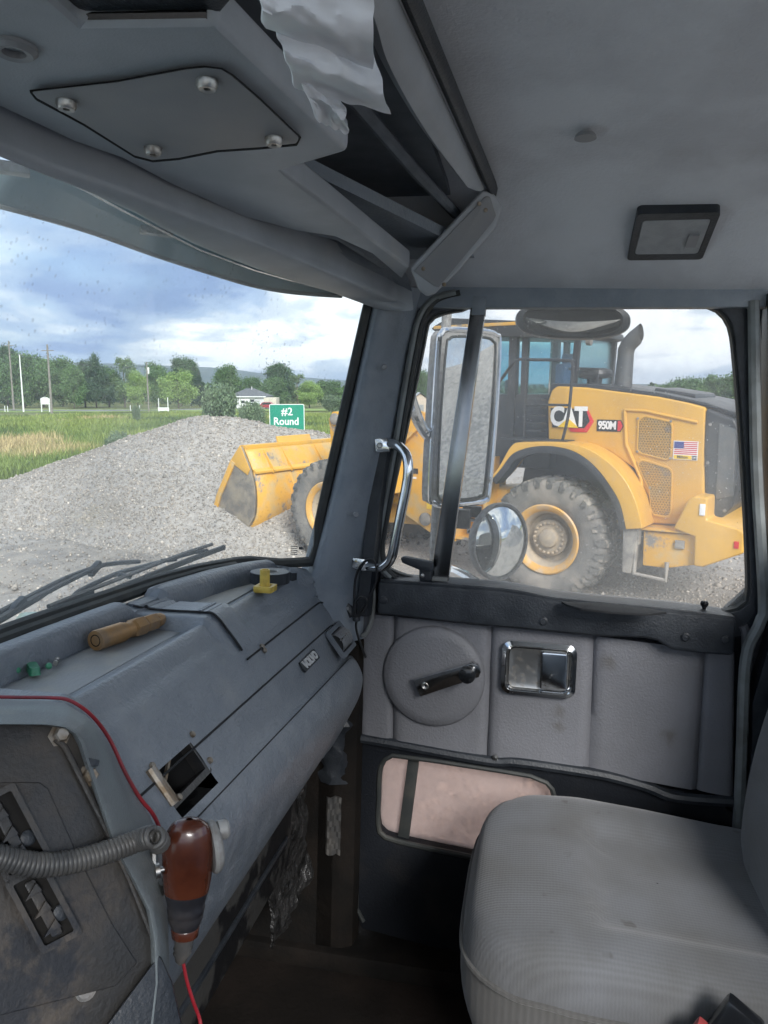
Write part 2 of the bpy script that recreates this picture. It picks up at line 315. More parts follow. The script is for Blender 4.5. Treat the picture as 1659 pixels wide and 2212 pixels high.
# ------------------------------------------------------------------ mesh helpers
class MB:
    def __init__(s): s.v = []; s.f = []
    def add(s, vs, fs):
        o = len(s.v); s.v += [tuple(map(float, p)) for p in vs]; s.f += [tuple(i+o for i in f) for f in fs]; return s
    def box(s, c, d, m=None):
        h = np.array(d)/2; vs = [np.array((x*h[0], y*h[1], z*h[2])) for x in (-1,1) for y in (-1,1) for z in (-1,1)]
        if m is not None: vs = [np.array(m) @ p for p in vs]
        vs = [p+np.array(c) for p in vs]
        return s.add(vs, [(0,1,3,2),(4,6,7,5),(0,4,5,1),(2,3,7,6),(0,2,6,4),(1,5,7,3)])
    def prism(s, a, b):                          # two loops of equal length, capped
        n = len(a); return s.add(list(a)+list(b), [(i,(i+1)%n,n+(i+1)%n,n+i) for i in range(n)]+[tuple(range(n))[::-1], tuple(range(n,2*n))])
    def ext(s, poly, ax, lo, hi):                # polygon in the two other axes, extruded along ax
        def p3(p, v): q = list(p); q.insert(ax, v); return q
        return s.prism([p3(p, lo) for p in poly], [p3(p, hi) for p in poly])
    def ring(s, inn, out, ax, lo, hi):
        def p3(p, v): q = list(p); q.insert(ax, v); return q
        n = len(inn)
        vs = [p3(p, lo) for p in inn]+[p3(p, lo) for p in out]+[p3(p, hi) for p in inn]+[p3(p, hi) for p in out]
        fs = []
        for i in range(n):
            j = (i+1)%n
            fs += [(i,j,n+j,n+i), (2*n+i,3*n+i,3*n+j,2*n+j), (i,2*n+i,2*n+j,j), (n+i,n+j,3*n+j,3*n+i)]
        return s.add(vs, fs)
    def tube(s, path, r, n=8, closed=False, caps=True):
        P = [Vector(p) for p in path]; k = len(P); rs = r if hasattr(r, '__len__') else [r]*k
        vs = []; prev = None
        for i in range(k):
            a = P[(i-1)%k] if (closed or i) else P[0]; b = P[(i+1)%k] if (closed or i < k-1) else P[-1]
            t = (b-a); t = t.normalized() if t.length > 1e-9 else Vector((0,0,1))
            if prev is None:
                x = t.orthogonal().normalized()
            else:
                x = prev - t*prev.dot(t); x = x.normalized() if x.length > 1e-6 else t.orthogonal().normalized()
            prev = x; y = t.cross(x)
            vs += [P[i]+(x*math.cos(2*math.pi*j/n)+y*math.sin(2*math.pi*j/n))*rs[i] for j in range(n)]
        fs = []
        for i in range(k if closed else k-1):
            i2 = (i+1)%k
            fs += [(i*n+j, i*n+(j+1)%n, i2*n+(j+1)%n, i2*n+j) for j in range(n)]
        if caps and not closed: fs += [tuple(range(n))[::-1], tuple((k-1)*n+j for j in range(n))]
        return s.add(vs, fs)
    def lathe(s, prof, o, axis, n=24, ref=None, caps=True):  # prof: (radius, height along axis)
        o = Vector(o); a = Vector(axis).normalized(); x = (Vector(ref) if ref is not None else a.orthogonal()).normalized(); x = (x-a*x.dot(a)).normalized(); y = a.cross(x)
        vs = []; 
        for r, h in prof: vs += [o+a*h+(x*math.cos(2*math.pi*j/n)+y*math.sin(2*math.pi*j/n))*max(r,1e-5) for j in range(n)]
        fs = [(i*n+j, i*n+(j+1)%n, (i+1)*n+(j+1)%n, (i+1)*n+j) for i in range(len(prof)-1) for j in range(n)]
        if caps and prof[0][0] > 1e-4: fs.append(tuple(range(n))[::-1])
        if caps and prof[-1][0] > 1e-4: fs.append(tuple((len(prof)-1)*n+j for j in range(n)))
        return s.add(vs, fs)
    def grid(s, rows, closed_u=False):
        m, n = len(rows), len(rows[0]); vs = [p for r in rows for p in r]
        return s.add(vs, [(i*n+j, i*n+(j+1)%n, (i+1)*n+(j+1)%n, (i+1)*n+j) for i in range(m-1) for j in range(n if closed_u else n-1)])
    def ell(s, c, r, nu=16, nv=10, m=None):
        rows = []
        for i in range(nv+1):
            t = math.pi*i/nv
            rows.append([np.array((math.sin(t)*math.cos(2*math.pi*j/nu)*r[0], math.sin(t)*math.sin(2*math.pi*j/nu)*r[1], math.cos(t)*r[2])) for j in range(nu)])
        if m is not None: rows = [[np.array(m)@p for p in rr] for rr in rows]
        rows = [[p+np.array(c) for p in rr] for rr in rows]
        return s.grid(rows, True)

BASE = {}
def base_of(o):
    while o is not None:
        if o.name in BASE: return BASE[o.name]
        o = o.parent
    return Vector((0,0,0))
def setup(o, base, frame):
    o.matrix_world = FR[frame] @ Matrix.Translation(Vector(base)); BASE[o.name] = Vector(base)
def tag(o, label=None, cat=None, group=None, kind=None):
    if label: o['label'] = label
    if cat: o['category'] = cat
    if group: o['group'] = group
    if kind: o['kind'] = kind
    return o
def thing(name, label, cat, base, frame, group=None):
    o = bpy.data.objects.new(name, None); o.empty_display_size = .05; col.objects.link(o)
    setup(o, base, frame); return tag(o, label, cat, group)
def finish(me, bev=0, seg=2, smooth=35, sub=0, weld=True):
    bm = bmesh.new(); bm.from_mesh(me)
    if weld: bmesh.ops.remove_doubles(bm, verts=bm.verts, dist=1e-6)
    bmesh.ops.recalc_face_normals(bm, faces=bm.faces)
    if bev:
        es = [e for e in bm.edges if len(e.link_faces) == 2 and e.calc_face_angle(0) > R(28)]
        bmesh.ops.bevel(bm, geom=es, offset=bev, segments=seg, profile=.6, affect='EDGES', clamp_overlap=True)
    if sub: bmesh.ops.subdivide_edges(bm, edges=bm.edges, cuts=sub, use_grid_fill=True)
    bm.to_mesh(me); bm.free()
    if smooth:
        me.shade_smooth(); me.set_sharp_from_angle(angle=R(smooth))
def part(name, mb, mat, parent=None, base=None, frame=None, bev=0, seg=2, smooth=35, sub=0):
    me = bpy.data.meshes.new(name)
    b = base_of(parent) if parent is not None else Vector(base if base is not None else (0,0,0))
    me.from_pydata([Vector(p)-b for p in mb.v], [], mb.f); me.update()
    finish(me, bev, seg, smooth, sub)
    me.materials.append(M[mat] if isinstance(mat, str) else mat)
    o = bpy.data.objects.new(name, me); col.objects.link(o)
    if parent is not None: o.parent = parent
    else: setup(o, b, frame or 'world')
    return o
def solo(name, mb, mat, label, cat, base, frame, group=None, **k):
    return tag(part(name, mb, mat, None, base, frame, **k), label, cat, group)
def struct(name, mb, mat, base, frame, **k):
    return tag(part(name, mb, mat, None, base, frame, **k), kind='structure')
def share(name, src, parent, mat4x):             # another piece with the same mesh data
    o = bpy.data.objects.new(name, src.data); col.objects.link(o); o.parent = parent; o.matrix_local = mat4x; return o
def cat_rom(pts, n=8, closed=False):
    P = [np.array(p, float) for p in pts]; k = len(P); out = []
    rngk = range(k if closed else k-1)
    for i in rngk:
        p0 = P[(i-1)%k] if (closed or i > 0) else P[0]; p1 = P[i]; p2 = P[(i+1)%k]; p3 = P[(i+2)%k] if (closed or i+2 < k) else P[-1]
        for j in range(n):
            t = j/n; out.append(.5*((2*p1)+(-p0+p2)*t+(2*p0-5*p1+4*p2-p3)*t*t+(-p0+3*p1-3*p2+p3)*t**3))
    if not closed: out.append(P[-1])
    return out
def radial(poly, c, n):
    """resample a star-shaped 2D polygon by angle about c"""
    P = [np.array(p, float)-np.array(c) for p in poly]; out = []
    for k in range(n):
        a = 2*math.pi*k/n; d = np.array((math.cos(a), math.sin(a))); best = 0
        for i in range(len(P)):
            p, q = P[i], P[(i+1)%len(P)]; e = q-p; den = d[0]*e[1]-d[1]*e[0]
            if abs(den) < 1e-12: continue
            t = (p[0]*e[1]-p[1]*e[0])/den; u_ = (p[0]*d[1]-p[1]*d[0])/den
            if t > 0 and -1e-9 <= u_ <= 1+1e-9: best = max(best, t)
        out.append(np.array(c)+d*best)
    return out
def rrect(w, h, r, n=5):
    out = []
    for cx, cy_, a0 in ((w/2-r, h/2-r, 0), (-w/2+r, h/2-r, 90), (-w/2+r, -h/2+r, 180), (w/2-r, -h/2+r, 270)):
        for i in range(n+1):
            a = R(a0+90*i/n); out.append((cx+r*math.cos(a), cy_+r*math.sin(a)))
    return out
def text_mesh(body, size, extrude=.002, offset=0.0, align='CENTER', spacing=1.0):
    cu = bpy.data.curves.new('t', 'FONT'); cu.body = body; cu.size = size; cu.extrude = extrude; cu.offset = offset
    cu.align_x = align; cu.align_y = 'CENTER'; cu.space_character = spacing; cu.resolution_u = 3
    o = bpy.data.objects.new('t', cu); col.objects.link(o)
    dg = bpy.context.evaluated_depsgraph_get(); me = bpy.data.meshes.new_from_object(o.evaluated_get(dg))
    bpy.data.objects.remove(o); bpy.data.curves.remove(cu); return me
def text_part(name, body, size, mat, parent, origin, xdir, ydir, extrude=.002, offset=0.0, spacing=1.0, sx=1.0):
    me = text_mesh(body, size, extrude, offset, spacing=spacing); me.name = name
    x = Vector(xdir).normalized(); y = Vector(ydir).normalized(); z = x.cross(y).normalized(); y = z.cross(x)
    m = Matrix((x*sx, y, z)).transposed().to_4x4(); m.translation = Vector(origin)-base_of(parent)
    me.transform(m); me.materials.clear(); me.materials.append(M[mat])
    o = bpy.data.objects.new(name, me); col.objects.link(o); o.parent = parent; return o
def np_mesh(name, V, F, mat, attr=None, smooth=False):
    me = bpy.data.meshes.new(name); V = np.asarray(V, np.float32); F = np.asarray(F, np.int32); k = F.shape[1]
    me.vertices.add(len(V)); me.vertices.foreach_set('co', V.ravel())
    me.loops.add(F.size); me.loops.foreach_set('vertex_index', F.ravel())
    me.polygons.add(len(F)); me.polygons.foreach_set('loop_start', np.arange(0, F.size, k, dtype=np.int32))
    me.polygons.foreach_set('loop_total', np.full(len(F), k, np.int32))
    if attr is not None:
        a = me.color_attributes.new('tint', 'FLOAT_COLOR', 'POINT')
        a.data.foreach_set('color', np.column_stack((np.asarray(attr, np.float32), np.ones(len(V), np.float32))).ravel())
    me.update(); me.validate()
    if smooth: me.shade_smooth()
    me.materials.append(M[mat] if isinstance(mat, str) else mat); return me
def link_mesh(name, me, parent=None, loc=None):
    o = bpy.data.objects.new(name, me); col.objects.link(o)
    if parent is not None: o.parent = parent
    if loc is not None: o.location = loc
    return o
# ================================================================== TRUCK CAB: shell
def lerp_tab(tab, x):
    xs = [t[0] for t in tab]; return float(np.interp(x, xs, [t[1] for t in tab]))
CEIL = [(-.8, 3.03), (-.3, 3.06), (.3, 3.075), (1.0, 3.068), (1.2, 3.06), (1.32, 3.046), (1.42, 3.008), (1.50, 2.965), (1.56, 2.932), (1.60, 2.92)]
def shell(rowsA, rowsB):
    mb = MB(); m, n = len(rowsA), len(rowsA[0])
    mb.grid(rowsA); o = len(mb.v); mb.grid(rowsB)
    idx = lambda i, j: i*n+j
    loop = [idx(0, j) for j in range(n)]+[idx(i, n-1) for i in range(1, m)]+[idx(m-1, j) for j in range(n-2, -1, -1)]+[idx(i, 0) for i in range(m-2, 0, -1)]
    for a, b in zip(loop, loop[1:]+loop[:1]): mb.f.append((a, b, b+o, a+o))
    return mb
# headliner
rows = []; rowsb = []
for X_ in np.linspace(-.75, 1.60, 60):
    z = lerp_tab(CEIL, X_); z = .25*lerp_tab(CEIL, X_-.04)+.5*z+.25*lerp_tab(CEIL, X_+.04)
    rows.append([(X_, y, z+.006*math.sin(3*y)) for y in np.linspace(-.72, .45, 16)]); rowsb.append([(X_, y, z+.03) for y in np.linspace(-.72, .45, 16)])
struct('headliner', shell(rows, rowsb), 'headliner', (.5, -.3, 2.95), 'cab', smooth=60)
mb = MB().lathe([(.0, -.004), (.011, -.004), (.014, -.001), (.015, .003)], kz(1265, 291, 3.055)+np.array((0,0,-.002)), (0,0,-1), 20)
solo('trim_button', mb, 'hatch', 'small round grey plastic button in the plain headliner', 'trim button', kz(1265, 291, 3.055), 'cab')
# dome lamp: sits on the sloping edge of the headliner
dl = thing('dome_lamp', 'rectangular dome lamp in a dark frame set into the headliner', 'lamp', kz(1450, 498, 3.0), 'cab')
ln = unit((-.33, 0, -.94)); lc = np.array(base_of(dl))+ln*.009; ln = unit((-.33, 0, -.94)); lx = np.array((0., -1., 0.)); ly = np.cross(ln, lx)
lq = [kp(px, py, lc, ln) for px, py in ((1372, 447), (1552, 447), (1536, 552), (1356, 549))]
lw_ = abs((lq[1]-lq[0])@lx)/2; lh_ = abs((lq[0]-lq[3])@ly)/2
def onlamp(p, h): return lc+lx*p[0]+ly*p[1]+ln*h
out_ = rrect(2*lw_, 2*lh_, .008); inn_ = rrect(2*lw_*.84, 2*lh_*.74, .006)
n_ = len(out_)
mb = MB(); vs = [onlamp(p, -.012) for p in out_]+[onlamp(p, .005) for p in out_]+[onlamp(p, .005) for p in inn_]+[onlamp(p, -.004) for p in inn_]
mb.add(vs, [(k*n_+i, k*n_+(i+1)%n_, (k+1)*n_+(i+1)%n_, (k+1)*n_+i) for k in range(3) for i in range(n_)])
part('frame', mb, 'black', dl, smooth=40)
mb = MB().prism([onlamp(p, -.004) for p in inn_], [onlamp((p[0]*.98, p[1]*.98), .005) for p in inn_]); ls = part('lens', mb, 'lens', dl)
mb = MB().prism([onlamp((p[0]*.16+lw_*.55, p[1]*.34-lh_*.1), .004) for p in inn_], [onlamp((p[0]*.16+lw_*.55, p[1]*.34-lh_*.1), .009) for p in inn_]); part('switch', mb, 'hatch', dl)

# door header, rear pillar, sill
mb = MB().ext([(.36, 2.893), (.36, 2.945), (-.95, 2.945), (-.95, 2.893)], 0, 1.572, 1.600)
struct('door_header', mb, 'pillar', (1.6, 0, 2.9), 'cab', bev=.006)
rp = [kx(1632, 640, 1.6), kx(1634, 1000, 1.6), kx(1650, 1330, 1.6), kx(1600, 1500, 1.6), kx(1593, 1830, 1.6)]
pol = [(p[1]-.012, p[2]) for p in rp]; pol = [(pol[0][0], 2.893)]+pol+[(pol[-1][0], 1.45), (-.75, 1.45), (-.75, 2.893)]
mb = MB().ext(pol, 0, 1.558, 1.606); struct('rear_pillar', mb, 'black', (1.6, -.6, 1.5), 'cab', bev=.012, seg=3)
struct('cab_rear_skin', MB().ext([(-.378, 1.42), (-.378, 2.30), (-.43, 2.36), (-.445, 2.50), (-.42, 2.80), (-.40, 2.95), (-.95, 2.95), (-.95, 1.42)], 0, 1.616, 1.632), 'black', (1.62, -.6, 1.42), 'cab')
mb = MB().tube(cat_rom([kx(1628, 650, 1.575), kx(1634, 1000, 1.57), kx(1650, 1290, 1.565), kx(1642, 1345, 1.56), kx(1612, 1420, 1.56), kx(1603, 1600, 1.56), kx(1596, 1820, 1.56)], 6), .011, 8)
struct('door_weather_strip', mb, 'seal_grey', (1.57, -.4, 1.5), 'cab')

# windshield curves (right half of the wrapped screen is in view)
WB = [(-.5, .65), (0, .67), (.6, .675), (.9, .67), (1.0, .665), (1.2, .652), (1.34, .628), (1.44, .588), (1.50, .525), (1.53, .46)]
WT = [(-.5, .515), (0, .52), (.6, .505), (.9, .505), (1.1, .50), (1.25, .47), (1.36, .43), (1.46, .385), (1.52, .345), (1.53, .335)]
def wpt(t, h, off=0.0):
    """point on the screen: t along X, h 0 bottom .. 1 top"""
    y = (1-h)*lerp_tab(WB, t)+h*lerp_tab(WT, t); return np.array((t, y+off, 2.335+h*(2.905-2.335)))
ts = np.concatenate((np.linspace(-.5, 1.2, 18), np.linspace(1.25, 1.53, 15)))
wsA = [[wpt(t, h) for h in np.linspace(0, 1, 9)] for t in ts]; wsB = [[wpt(t, h, .006) for h in np.linspace(0, 1, 9)] for t in ts]
ws = thing('windshield', 'wide curved windshield with dust and bug specks', 'windshield', (.9, .6, 2.33), 'cab')
part('pane', shell(wsA, wsB), 'windshield', ws, smooth=60)
gpath = [wpt(t, 0, -.008)+np.array((0,0,.040)) for t in np.linspace(.4, 1.46, 26)]
gpath += [kx(672, 1213, 1.515), kx(690, 1130, 1.515), kx(714, 1020, 1.515), kx(746, 880, 1.515), kx(777, 740, 1.515), kx(798, 650, 1.515)]
mb = MB().tube(cat_rom(gpath, 2), .011, 8); part('gasket', mb, 'rubber', ws)
gpath2 = [wpt(t, 0, -.024)+np.array((0,0,.036)) for t in np.linspace(.4, 1.42, 24)]
part('inner_gasket', MB().tube(gpath2, .0095, 8), 'rubber', ws)
# etched maker's mark in the corner of the glass
mb = MB()
for i in range(5):
    p = kx(631, 1180+i*4.2, 1.49); mb.box((p[0], p[1]-.004, p[2]), (.002, .014-.001*(i % 2), .0014))
p = kx(648, 1184, 1.49); mb.box((p[0], p[1]-.002, p[2]), (.002, .008, .005)); part('etched_mark', mb, 'black', ws)

# A pillar
zs = np.linspace(2.10, 2.93, 30); rows = []
for z in zs:
    zz = max(z, 2.30)
    Yw = float(np.interp(zz, [2.30, 2.354, 2.493, 2.672, 2.898, 2.94], [.49, .454, .420, .382, .337, .330]))
    Yd = float(np.interp(zz, [2.30, 2.36, 2.6, 2.8, 2.9, 2.94], [.345, .338, .297, .268, .245, .235]))
    rows.append([np.array(p) for p in cat_rom([(1.532, Yw, z), (1.500, Yw-.022, z), (1.505, (Yw+Yd)/2, z), (1.545, Yd+.022, z), (1.580, Yd, z), (1.64, Yd, z), (1.65, Yw, z), (1.56, Yw+.02, z)], 4, True)])
mb = MB().grid(rows, True); ap = struct('front_pillar', mb, 'pillar', (1.55, .4, 1.5), 'cab', smooth=50)
for px, py in ((829, 793), (768, 1112)):
    p = kx(px, py, 1.503); part('rivet', MB().lathe([(.0062, 0), (.006, .003), (.004, .0045), (.0015, .0035), (.0, .0035)], p+np.array((.003,0,0)), (-.9, -.4, 0), 14), 'hatch', ap)
# dark strip with slots beside the door opening
st = [kx(838, 950, 1.560), kx(822, 1050, 1.557), kx(806, 1190, 1.553), kx(790, 1330, 1.55)]
mb = MB(); mb.grid([[p+np.array((-.006, .020, 0)), p+np.array((-.008, -.004, 0)), p+np.array((.03, -.016, 0))] for p in cat_rom(st, 5)]); part('jamb_strip', mb, 'black', ap)
# rubber door seals, two beads; the light grey one paints the rubber's highlight
for dx, r_, mt in ((0, .0075, 'seal_grey'), (9, .006, 'rubber')):
    pts = [kx(px+dx, py, 1.573) for px, py in ((985, 632), (935, 648), (905, 690), (889, 760), (868, 880), (850, 990), (830, 1100), (817, 1180), (822, 1222), (845, 1248))]
    part('door_seal', MB().tube(cat_rom(pts, 6), r_, 8), mt, ap)

# floor, firewall, kick area
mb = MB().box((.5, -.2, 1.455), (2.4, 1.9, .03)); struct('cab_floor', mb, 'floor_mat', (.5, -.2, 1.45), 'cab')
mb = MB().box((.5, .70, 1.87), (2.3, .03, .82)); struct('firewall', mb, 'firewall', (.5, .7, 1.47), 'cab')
mb = MB().box((1.585, .0, 1.49), (.14, 1.3, .045)); struct('door_sill', mb, 'firewall', (1.58, 0, 1.47), 'cab', bev=.008)
mb = MB().box((1.66, .0, 1.40), (.03, 1.6, .26)); struct('cab_side_skin', mb, 'hood_paint', (1.66, 0, 1.3), 'cab')
mb = MB().box((-.76, -.02, 1.86), (.04, 1.45, .84)); struct('driver_side_wall', mb, 'pillar', (-.76, 0, 1.45), 'cab')  # unseen cab side, added below the window to limit sunlight inside
mb = MB().box((.42, -.76, 1.95), (2.4, .03, 1.0)); struct('rear_wall', mb, 'headliner', (.4, -.76, 1.45), 'cab')  # unseen back of the cab, added to keep the lower interior dark
mb = MB().ext([(.455, 2.965), (.455, 3.10), (.50, 3.10), (.50, 2.965)], 0, -.75, 1.66); struct('roof_front', mb, 'headliner', (.5, .47, 2.93), 'cab')
# foil insulation and corner post under the dash
rows = []
for i in range(26):
    r_ = []
    for j in range(12):
        y = .47+.0*j; x = 1.27+.021*j; z = 2.05-.0145*i
        d = mnoise.noise(Vector((x*19, z*15, 3)))*.016+mnoise.noise(Vector((x*50, z*46, 9)))*.007
        r_.append((x, .445-.015*(i/25)+d, z))
    rows.append(r_)
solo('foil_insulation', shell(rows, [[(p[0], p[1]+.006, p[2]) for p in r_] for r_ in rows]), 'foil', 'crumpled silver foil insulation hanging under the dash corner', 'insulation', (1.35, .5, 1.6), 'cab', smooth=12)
cp = thing('corner_post', 'grimy vertical post with torn tape beside the door hinge', 'post', (1.5, .4, 1.47), 'cab')
part('post', MB().ext([(1.535, .37), (1.55, .345), (1.60, .34), (1.60, .43), (1.535, .43)], 2, 1.47, 2.2), 'firewall', cp, bev=.006)
rows = [[(1.532-.004*abs(math.sin(j*1.3+i)), .372+.005*j, 1.86-.013*i+.003*math.sin(j)) for j in range(7)] for i in range(11)]
part('torn_tape', shell(rows, [[(p[0]+.004, p[1]+.004, p[2]) for p in r_] for r_ in rows]), 'cord', cp, smooth=15)
rows = []
for i in range(14):
    a = i/13; rows.append([np.array((1.545+.022*math.cos(t)+.012*mnoise.noise(Vector((a*6, t, 0))), .395+.03*math.sin(t)+.02*mnoise.noise(Vector((a*7, t, 5))), 2.06-.17*a)) for t in np.linspace(0, 2*math.pi, 13)[:-1]])
part('wire_bundle', MB().grid(rows, True), 'black', cp, smooth=40)
mb = MB().box((1.56, .60, 1.88), (.05, .42, .84)); struct('kick_panel', mb, 'firewall', (1.56, .6, 1.46), 'cab')
# heater box under the dash
hb = thing('heater_box', 'scuffed black heater box below the dashboard', 'heater box', (1.0, .45, 1.6), 'cab')
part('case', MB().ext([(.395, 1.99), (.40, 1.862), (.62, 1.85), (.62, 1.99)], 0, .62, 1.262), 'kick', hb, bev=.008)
part('seam_strip', MB().box((1.0, .395, 1.93), (.46, .006, .008)), 'black', hb, bev=.002)
part('side_flap', MB().ext([(.36, 1.98), (.42, 1.98), (.45, 1.56), (.39, 1.55)], 0, .60, .628), 'black', hb, bev=.004)

# ================================================================== DASHBOARD
X0d, X1d = .655, 1.535
DFRONT = [(.6, .635), (.9, .63), (1.0, .625), (1.2, .61), (1.34, .588), (1.42, .560), (1.48, .522), (1.535, .47)]
def sm(a, b, x): t = min(1, max(0, (x-a)/(b-a))); return t*t*(3-2*t)
def dprof(X_):
    yf = lerp_tab(DFRONT, X_)
    tw = max(sm(.712, .724, X_)*(1-sm(1.046, 1.058, X_)), sm(1.138, 1.150, X_)*(1-sm(1.455, 1.467, X_)))
    rY = .478-.03*sm(1.46, 1.535, X_); dz = -.012*sm(1.47, 1.535, X_)
    zt = 2.352+.008*(1-tw); fl = 2.339+.021*(1-tw); zr_ = 2.374-.012*(1-tw)
    cz = np.interp(X_, [.65, 1.5], [2.232, 2.186]); nz_ = np.interp(X_, [.65, 1.5], [2.195, 2.165])
    mid = max(rY+.03, yf-.040)
    key = [(yf+.012, 2.352), (yf, zr_+.001), (yf-.030, zr_-.001), (mid+.003, fl+.004), (mid-.003, fl), ((mid+rY)/2+.006, fl), (rY+.024, fl+.001), (rY+.010, (fl+zt)/2+.001), (rY-.004, zt+.0005),
           (rY-.016, zt-.008), (rY-.028, zt-.022), (.432, 2.316), (.400, 2.272), (.380, (2.272+cz)/2), (.362, cz), (.346, nz_+.018), (.332, nz_-.004), (.327, nz_-.026), (.333, nz_-.06), (.348, 2.07), (.378, 2.01), (.402, 1.972), (.425, 1.960), (.56, 1.955)]
    return [np.array((X_, y, z+dz)) for y, z in key]
def dense(k, n=4):
    out = cat_rom(k, n); return out
e1 = np.array((1., 0, 0)); fn = unit((0, -.79, .61)); e2 = np.cross(fn, e1)          # fascia axes: along the dash, up the slope, outwards
FP = np.array((1.0, .381, 2.241))
op = [kp(px, py, FP, fn) for px, py in ((304, 1656), (404, 1600), (452, 1664), (352, 1744))]
opc = sum(op)/4; opw = abs((op[1]-op[0])@e1+(op[2]-op[3])@e1)/4; oph = .026
hx0, hx1 = opc[0]-opw*.94, opc[0]+opw*.94
xs = sorted(set(list(np.linspace(X0d, X1d, 80))+[hx0, hx1]+[a+d for a in (.718, 1.052, 1.144, 1.461) for d in (-.006, -.003, 0, .003, .006)])); xs = [x for x in xs if min(abs(x-hx0), abs(x-hx1)) > .002 or x in (hx0, hx1)]
for k_, (xa, xb) in enumerate(((.728, 1.042), (1.154, 1.451))):
    fr = []
    for x in np.linspace(xa, xb, 16):
        yf = lerp_tab(DFRONT, x); off = .0012+(.0042 if k_ else 0); fr.append([np.array((x, y, 2.339+off)) for y in np.linspace(max(.51, yf-.0445), .506, 5)])
    TRAYS = globals().setdefault('TRAYS', []); TRAYS.append(fr)
# gentle wear bumps
rows = [dense(dprof(x)) for x in xs]
for i, x in enumerate(xs):
    e = sm(1.50, X1d, x)
    if e > 0:
        c = np.array((x, .46, 2.2)); rows[i] = [p+(c-p)*np.array((0, .10, .06))*e*e for p in rows[i]]
mb = MB(); nrow = len(rows[0]); hole_rows = range(12*4+1, 14*4+1)
mb.v = [tuple(p) for r_ in rows for p in r_]
for i in range(len(rows)-1):
    for j in range(nrow-1):
        if hx0-1e-6 <= xs[i] and xs[i+1] <= hx1+1e-6 and j in hole_rows: continue
        mb.f.append((i*nrow+j, i*nrow+j+1, (i+1)*nrow+j+1, (i+1)*nrow+j))
for ri in (0, len(rows)-1):
    o = len(mb.v); mb.v += [tuple(p) for p in rows[ri]]; mb.v.append((xs[ri], .62, 2.1)); mb.f.append(tuple(range(o, o+nrow+1)))
dash = thing('dashboard', 'long blue-grey vinyl truck dashboard with trays on top', 'dashboard', (1.1, .5, 1.96), 'cab')
part('dash_body', mb, 'dash', dash, smooth=40)
for fr in TRAYS: part('tray_floor', shell(fr, [[p-np.array((0,0,.0008)) for p in r_] for r_ in fr]), 'dash_tray', dash)
# hatch cover over the right half, with its own tray
hxs = np.linspace(1.082, 1.503, 46); rA = []; rB = []
for x in hxs:
    k = dense(dprof(x))[4:12*4-2]
    t = [k[min(i+1, len(k)-1)]-k[max(i-1, 0)] for i in range(len(k))]
    nn = [unit((0, -v[2], v[1])) for v in t]; nn = [v if v[2] > 0 or v[1] < 0 else -v for v in nn]
    rA.append([p+v*.0042 for p, v in zip(k, nn)]); rB.append([p-v*.003 for p, v in zip(k, nn)])
hc = part('hatch_cover', shell(rA, rB), 'dash', dash, smooth=40, bev=0)
for px, py in ((569, 1406), (564, 1398), (715, 1305)):
    p = kp(px, py, (1.2, .416, 2.294), (0, -.8, .6))
    part('screw', MB().lathe([(.0048, -.002), (.0048, .0035), (.0035, .005), (.0012, .0042), (.0, .0042)], p, (0, -.8, .6), 12), 'bolt', hc)
# dark tubes drawn as shadow gaps: cover edge, fascia groove, crease bead
k0 = lambda x, j0, j1, off: [p+np.array((0, -.001, .001))*off for p in dense(dprof(x))[j0:j1]]
part('seam', MB().tube(k0(1.0785, 6, 12*4-2, 2.4), .0017, 6), 'seam', dash)
part('seam', MB().tube([dense(dprof(x))[12*4-2]+np.array((0, -.0022, .0010)) for x in np.linspace(1.0785, 1.506, 30)], .0016, 6), 'seam', dash)
part('groove', MB().tube([dense(dprof(x))[12*4+2]+np.array((0, -.0006, .0004)) for x in np.linspace(.70, 1.49, 50)], .0015, 6), 'seam', dash)
part('lower_crease', MB().tube([dense(dprof(x))[14*4+3]+np.array((0, -.0003, .0003)) for x in np.linspace(.70, 1.49, 50)], .0009, 6), 'seam', dash)
# side grille between dash and pillar
sg = [kx(752, 1268, 1.56), kx(735, 1292, 1.55), kx(760, 1330, 1.55)]
mb = MB(); a, b = kx(716, 1262, 1.548), kx(756, 1318, 1.548)
for i in range(5):
    p = a+(b-a)*(i+.5)/5; mb.box(p, (.02, .006, .007))
fb = MB().tube([a+(a-b)*.1, a, b, b+(b-a)*.2], .010, 6); sgp = part('side_grille', fb, 'black', dash)
part('slat', mb, 'hatch', sgp)
# open duct with its broken frame
dn = unit((0, .79, -.61))
c0, c1 = opc-e1*opw*.94, opc+e1*opw*.94
rim = [opc+e1*sx*opw*.945+e2*sy*oph for sx, sy in ((-1,-1), (1,-1), (1,1), (-1,1))]
deep = [p-fn*.055*1.0 for p in rim]
mb = MB().add(rim+deep, [(0,1,5,4), (1,2,6,5), (2,3,7,6), (3,0,4,7), (4,5,6,7)]); duct = part('open_duct', mb, 'seam', dash)
def onf(u_, v_, h): return opc+e1*u_+e2*v_+fn*h
ro = [(x*1, y) for x, y in rrect(2*opw*1.04, 2*oph*1.16, .004)]; ri_ = rrect(2*opw*.86, 2*oph*.86, .002)
n_ = len(ro); mb = MB(); vs = [onf(*p, -.004) for p in ro]+[onf(*p, .0035) for p in ro]+[onf(*p, .0035) for p in ri_]+[onf(*p, -.012) for p in ri_]
mb.add(vs, [(k*n_+i, k*n_+(i+1)%n_, (k+1)*n_+(i+1)%n_, (k+1)*n_+i) for k in range(3) for i in range(n_)]); part('duct_frame', mb, 'panel_dirty', dash, smooth=30)
part('duct_bracket', MB().tube([onf(-opw*.88, oph*.85, .006), onf(-opw*.90, -oph*.95, .006)], .0068, 10), 'bolt', dash)
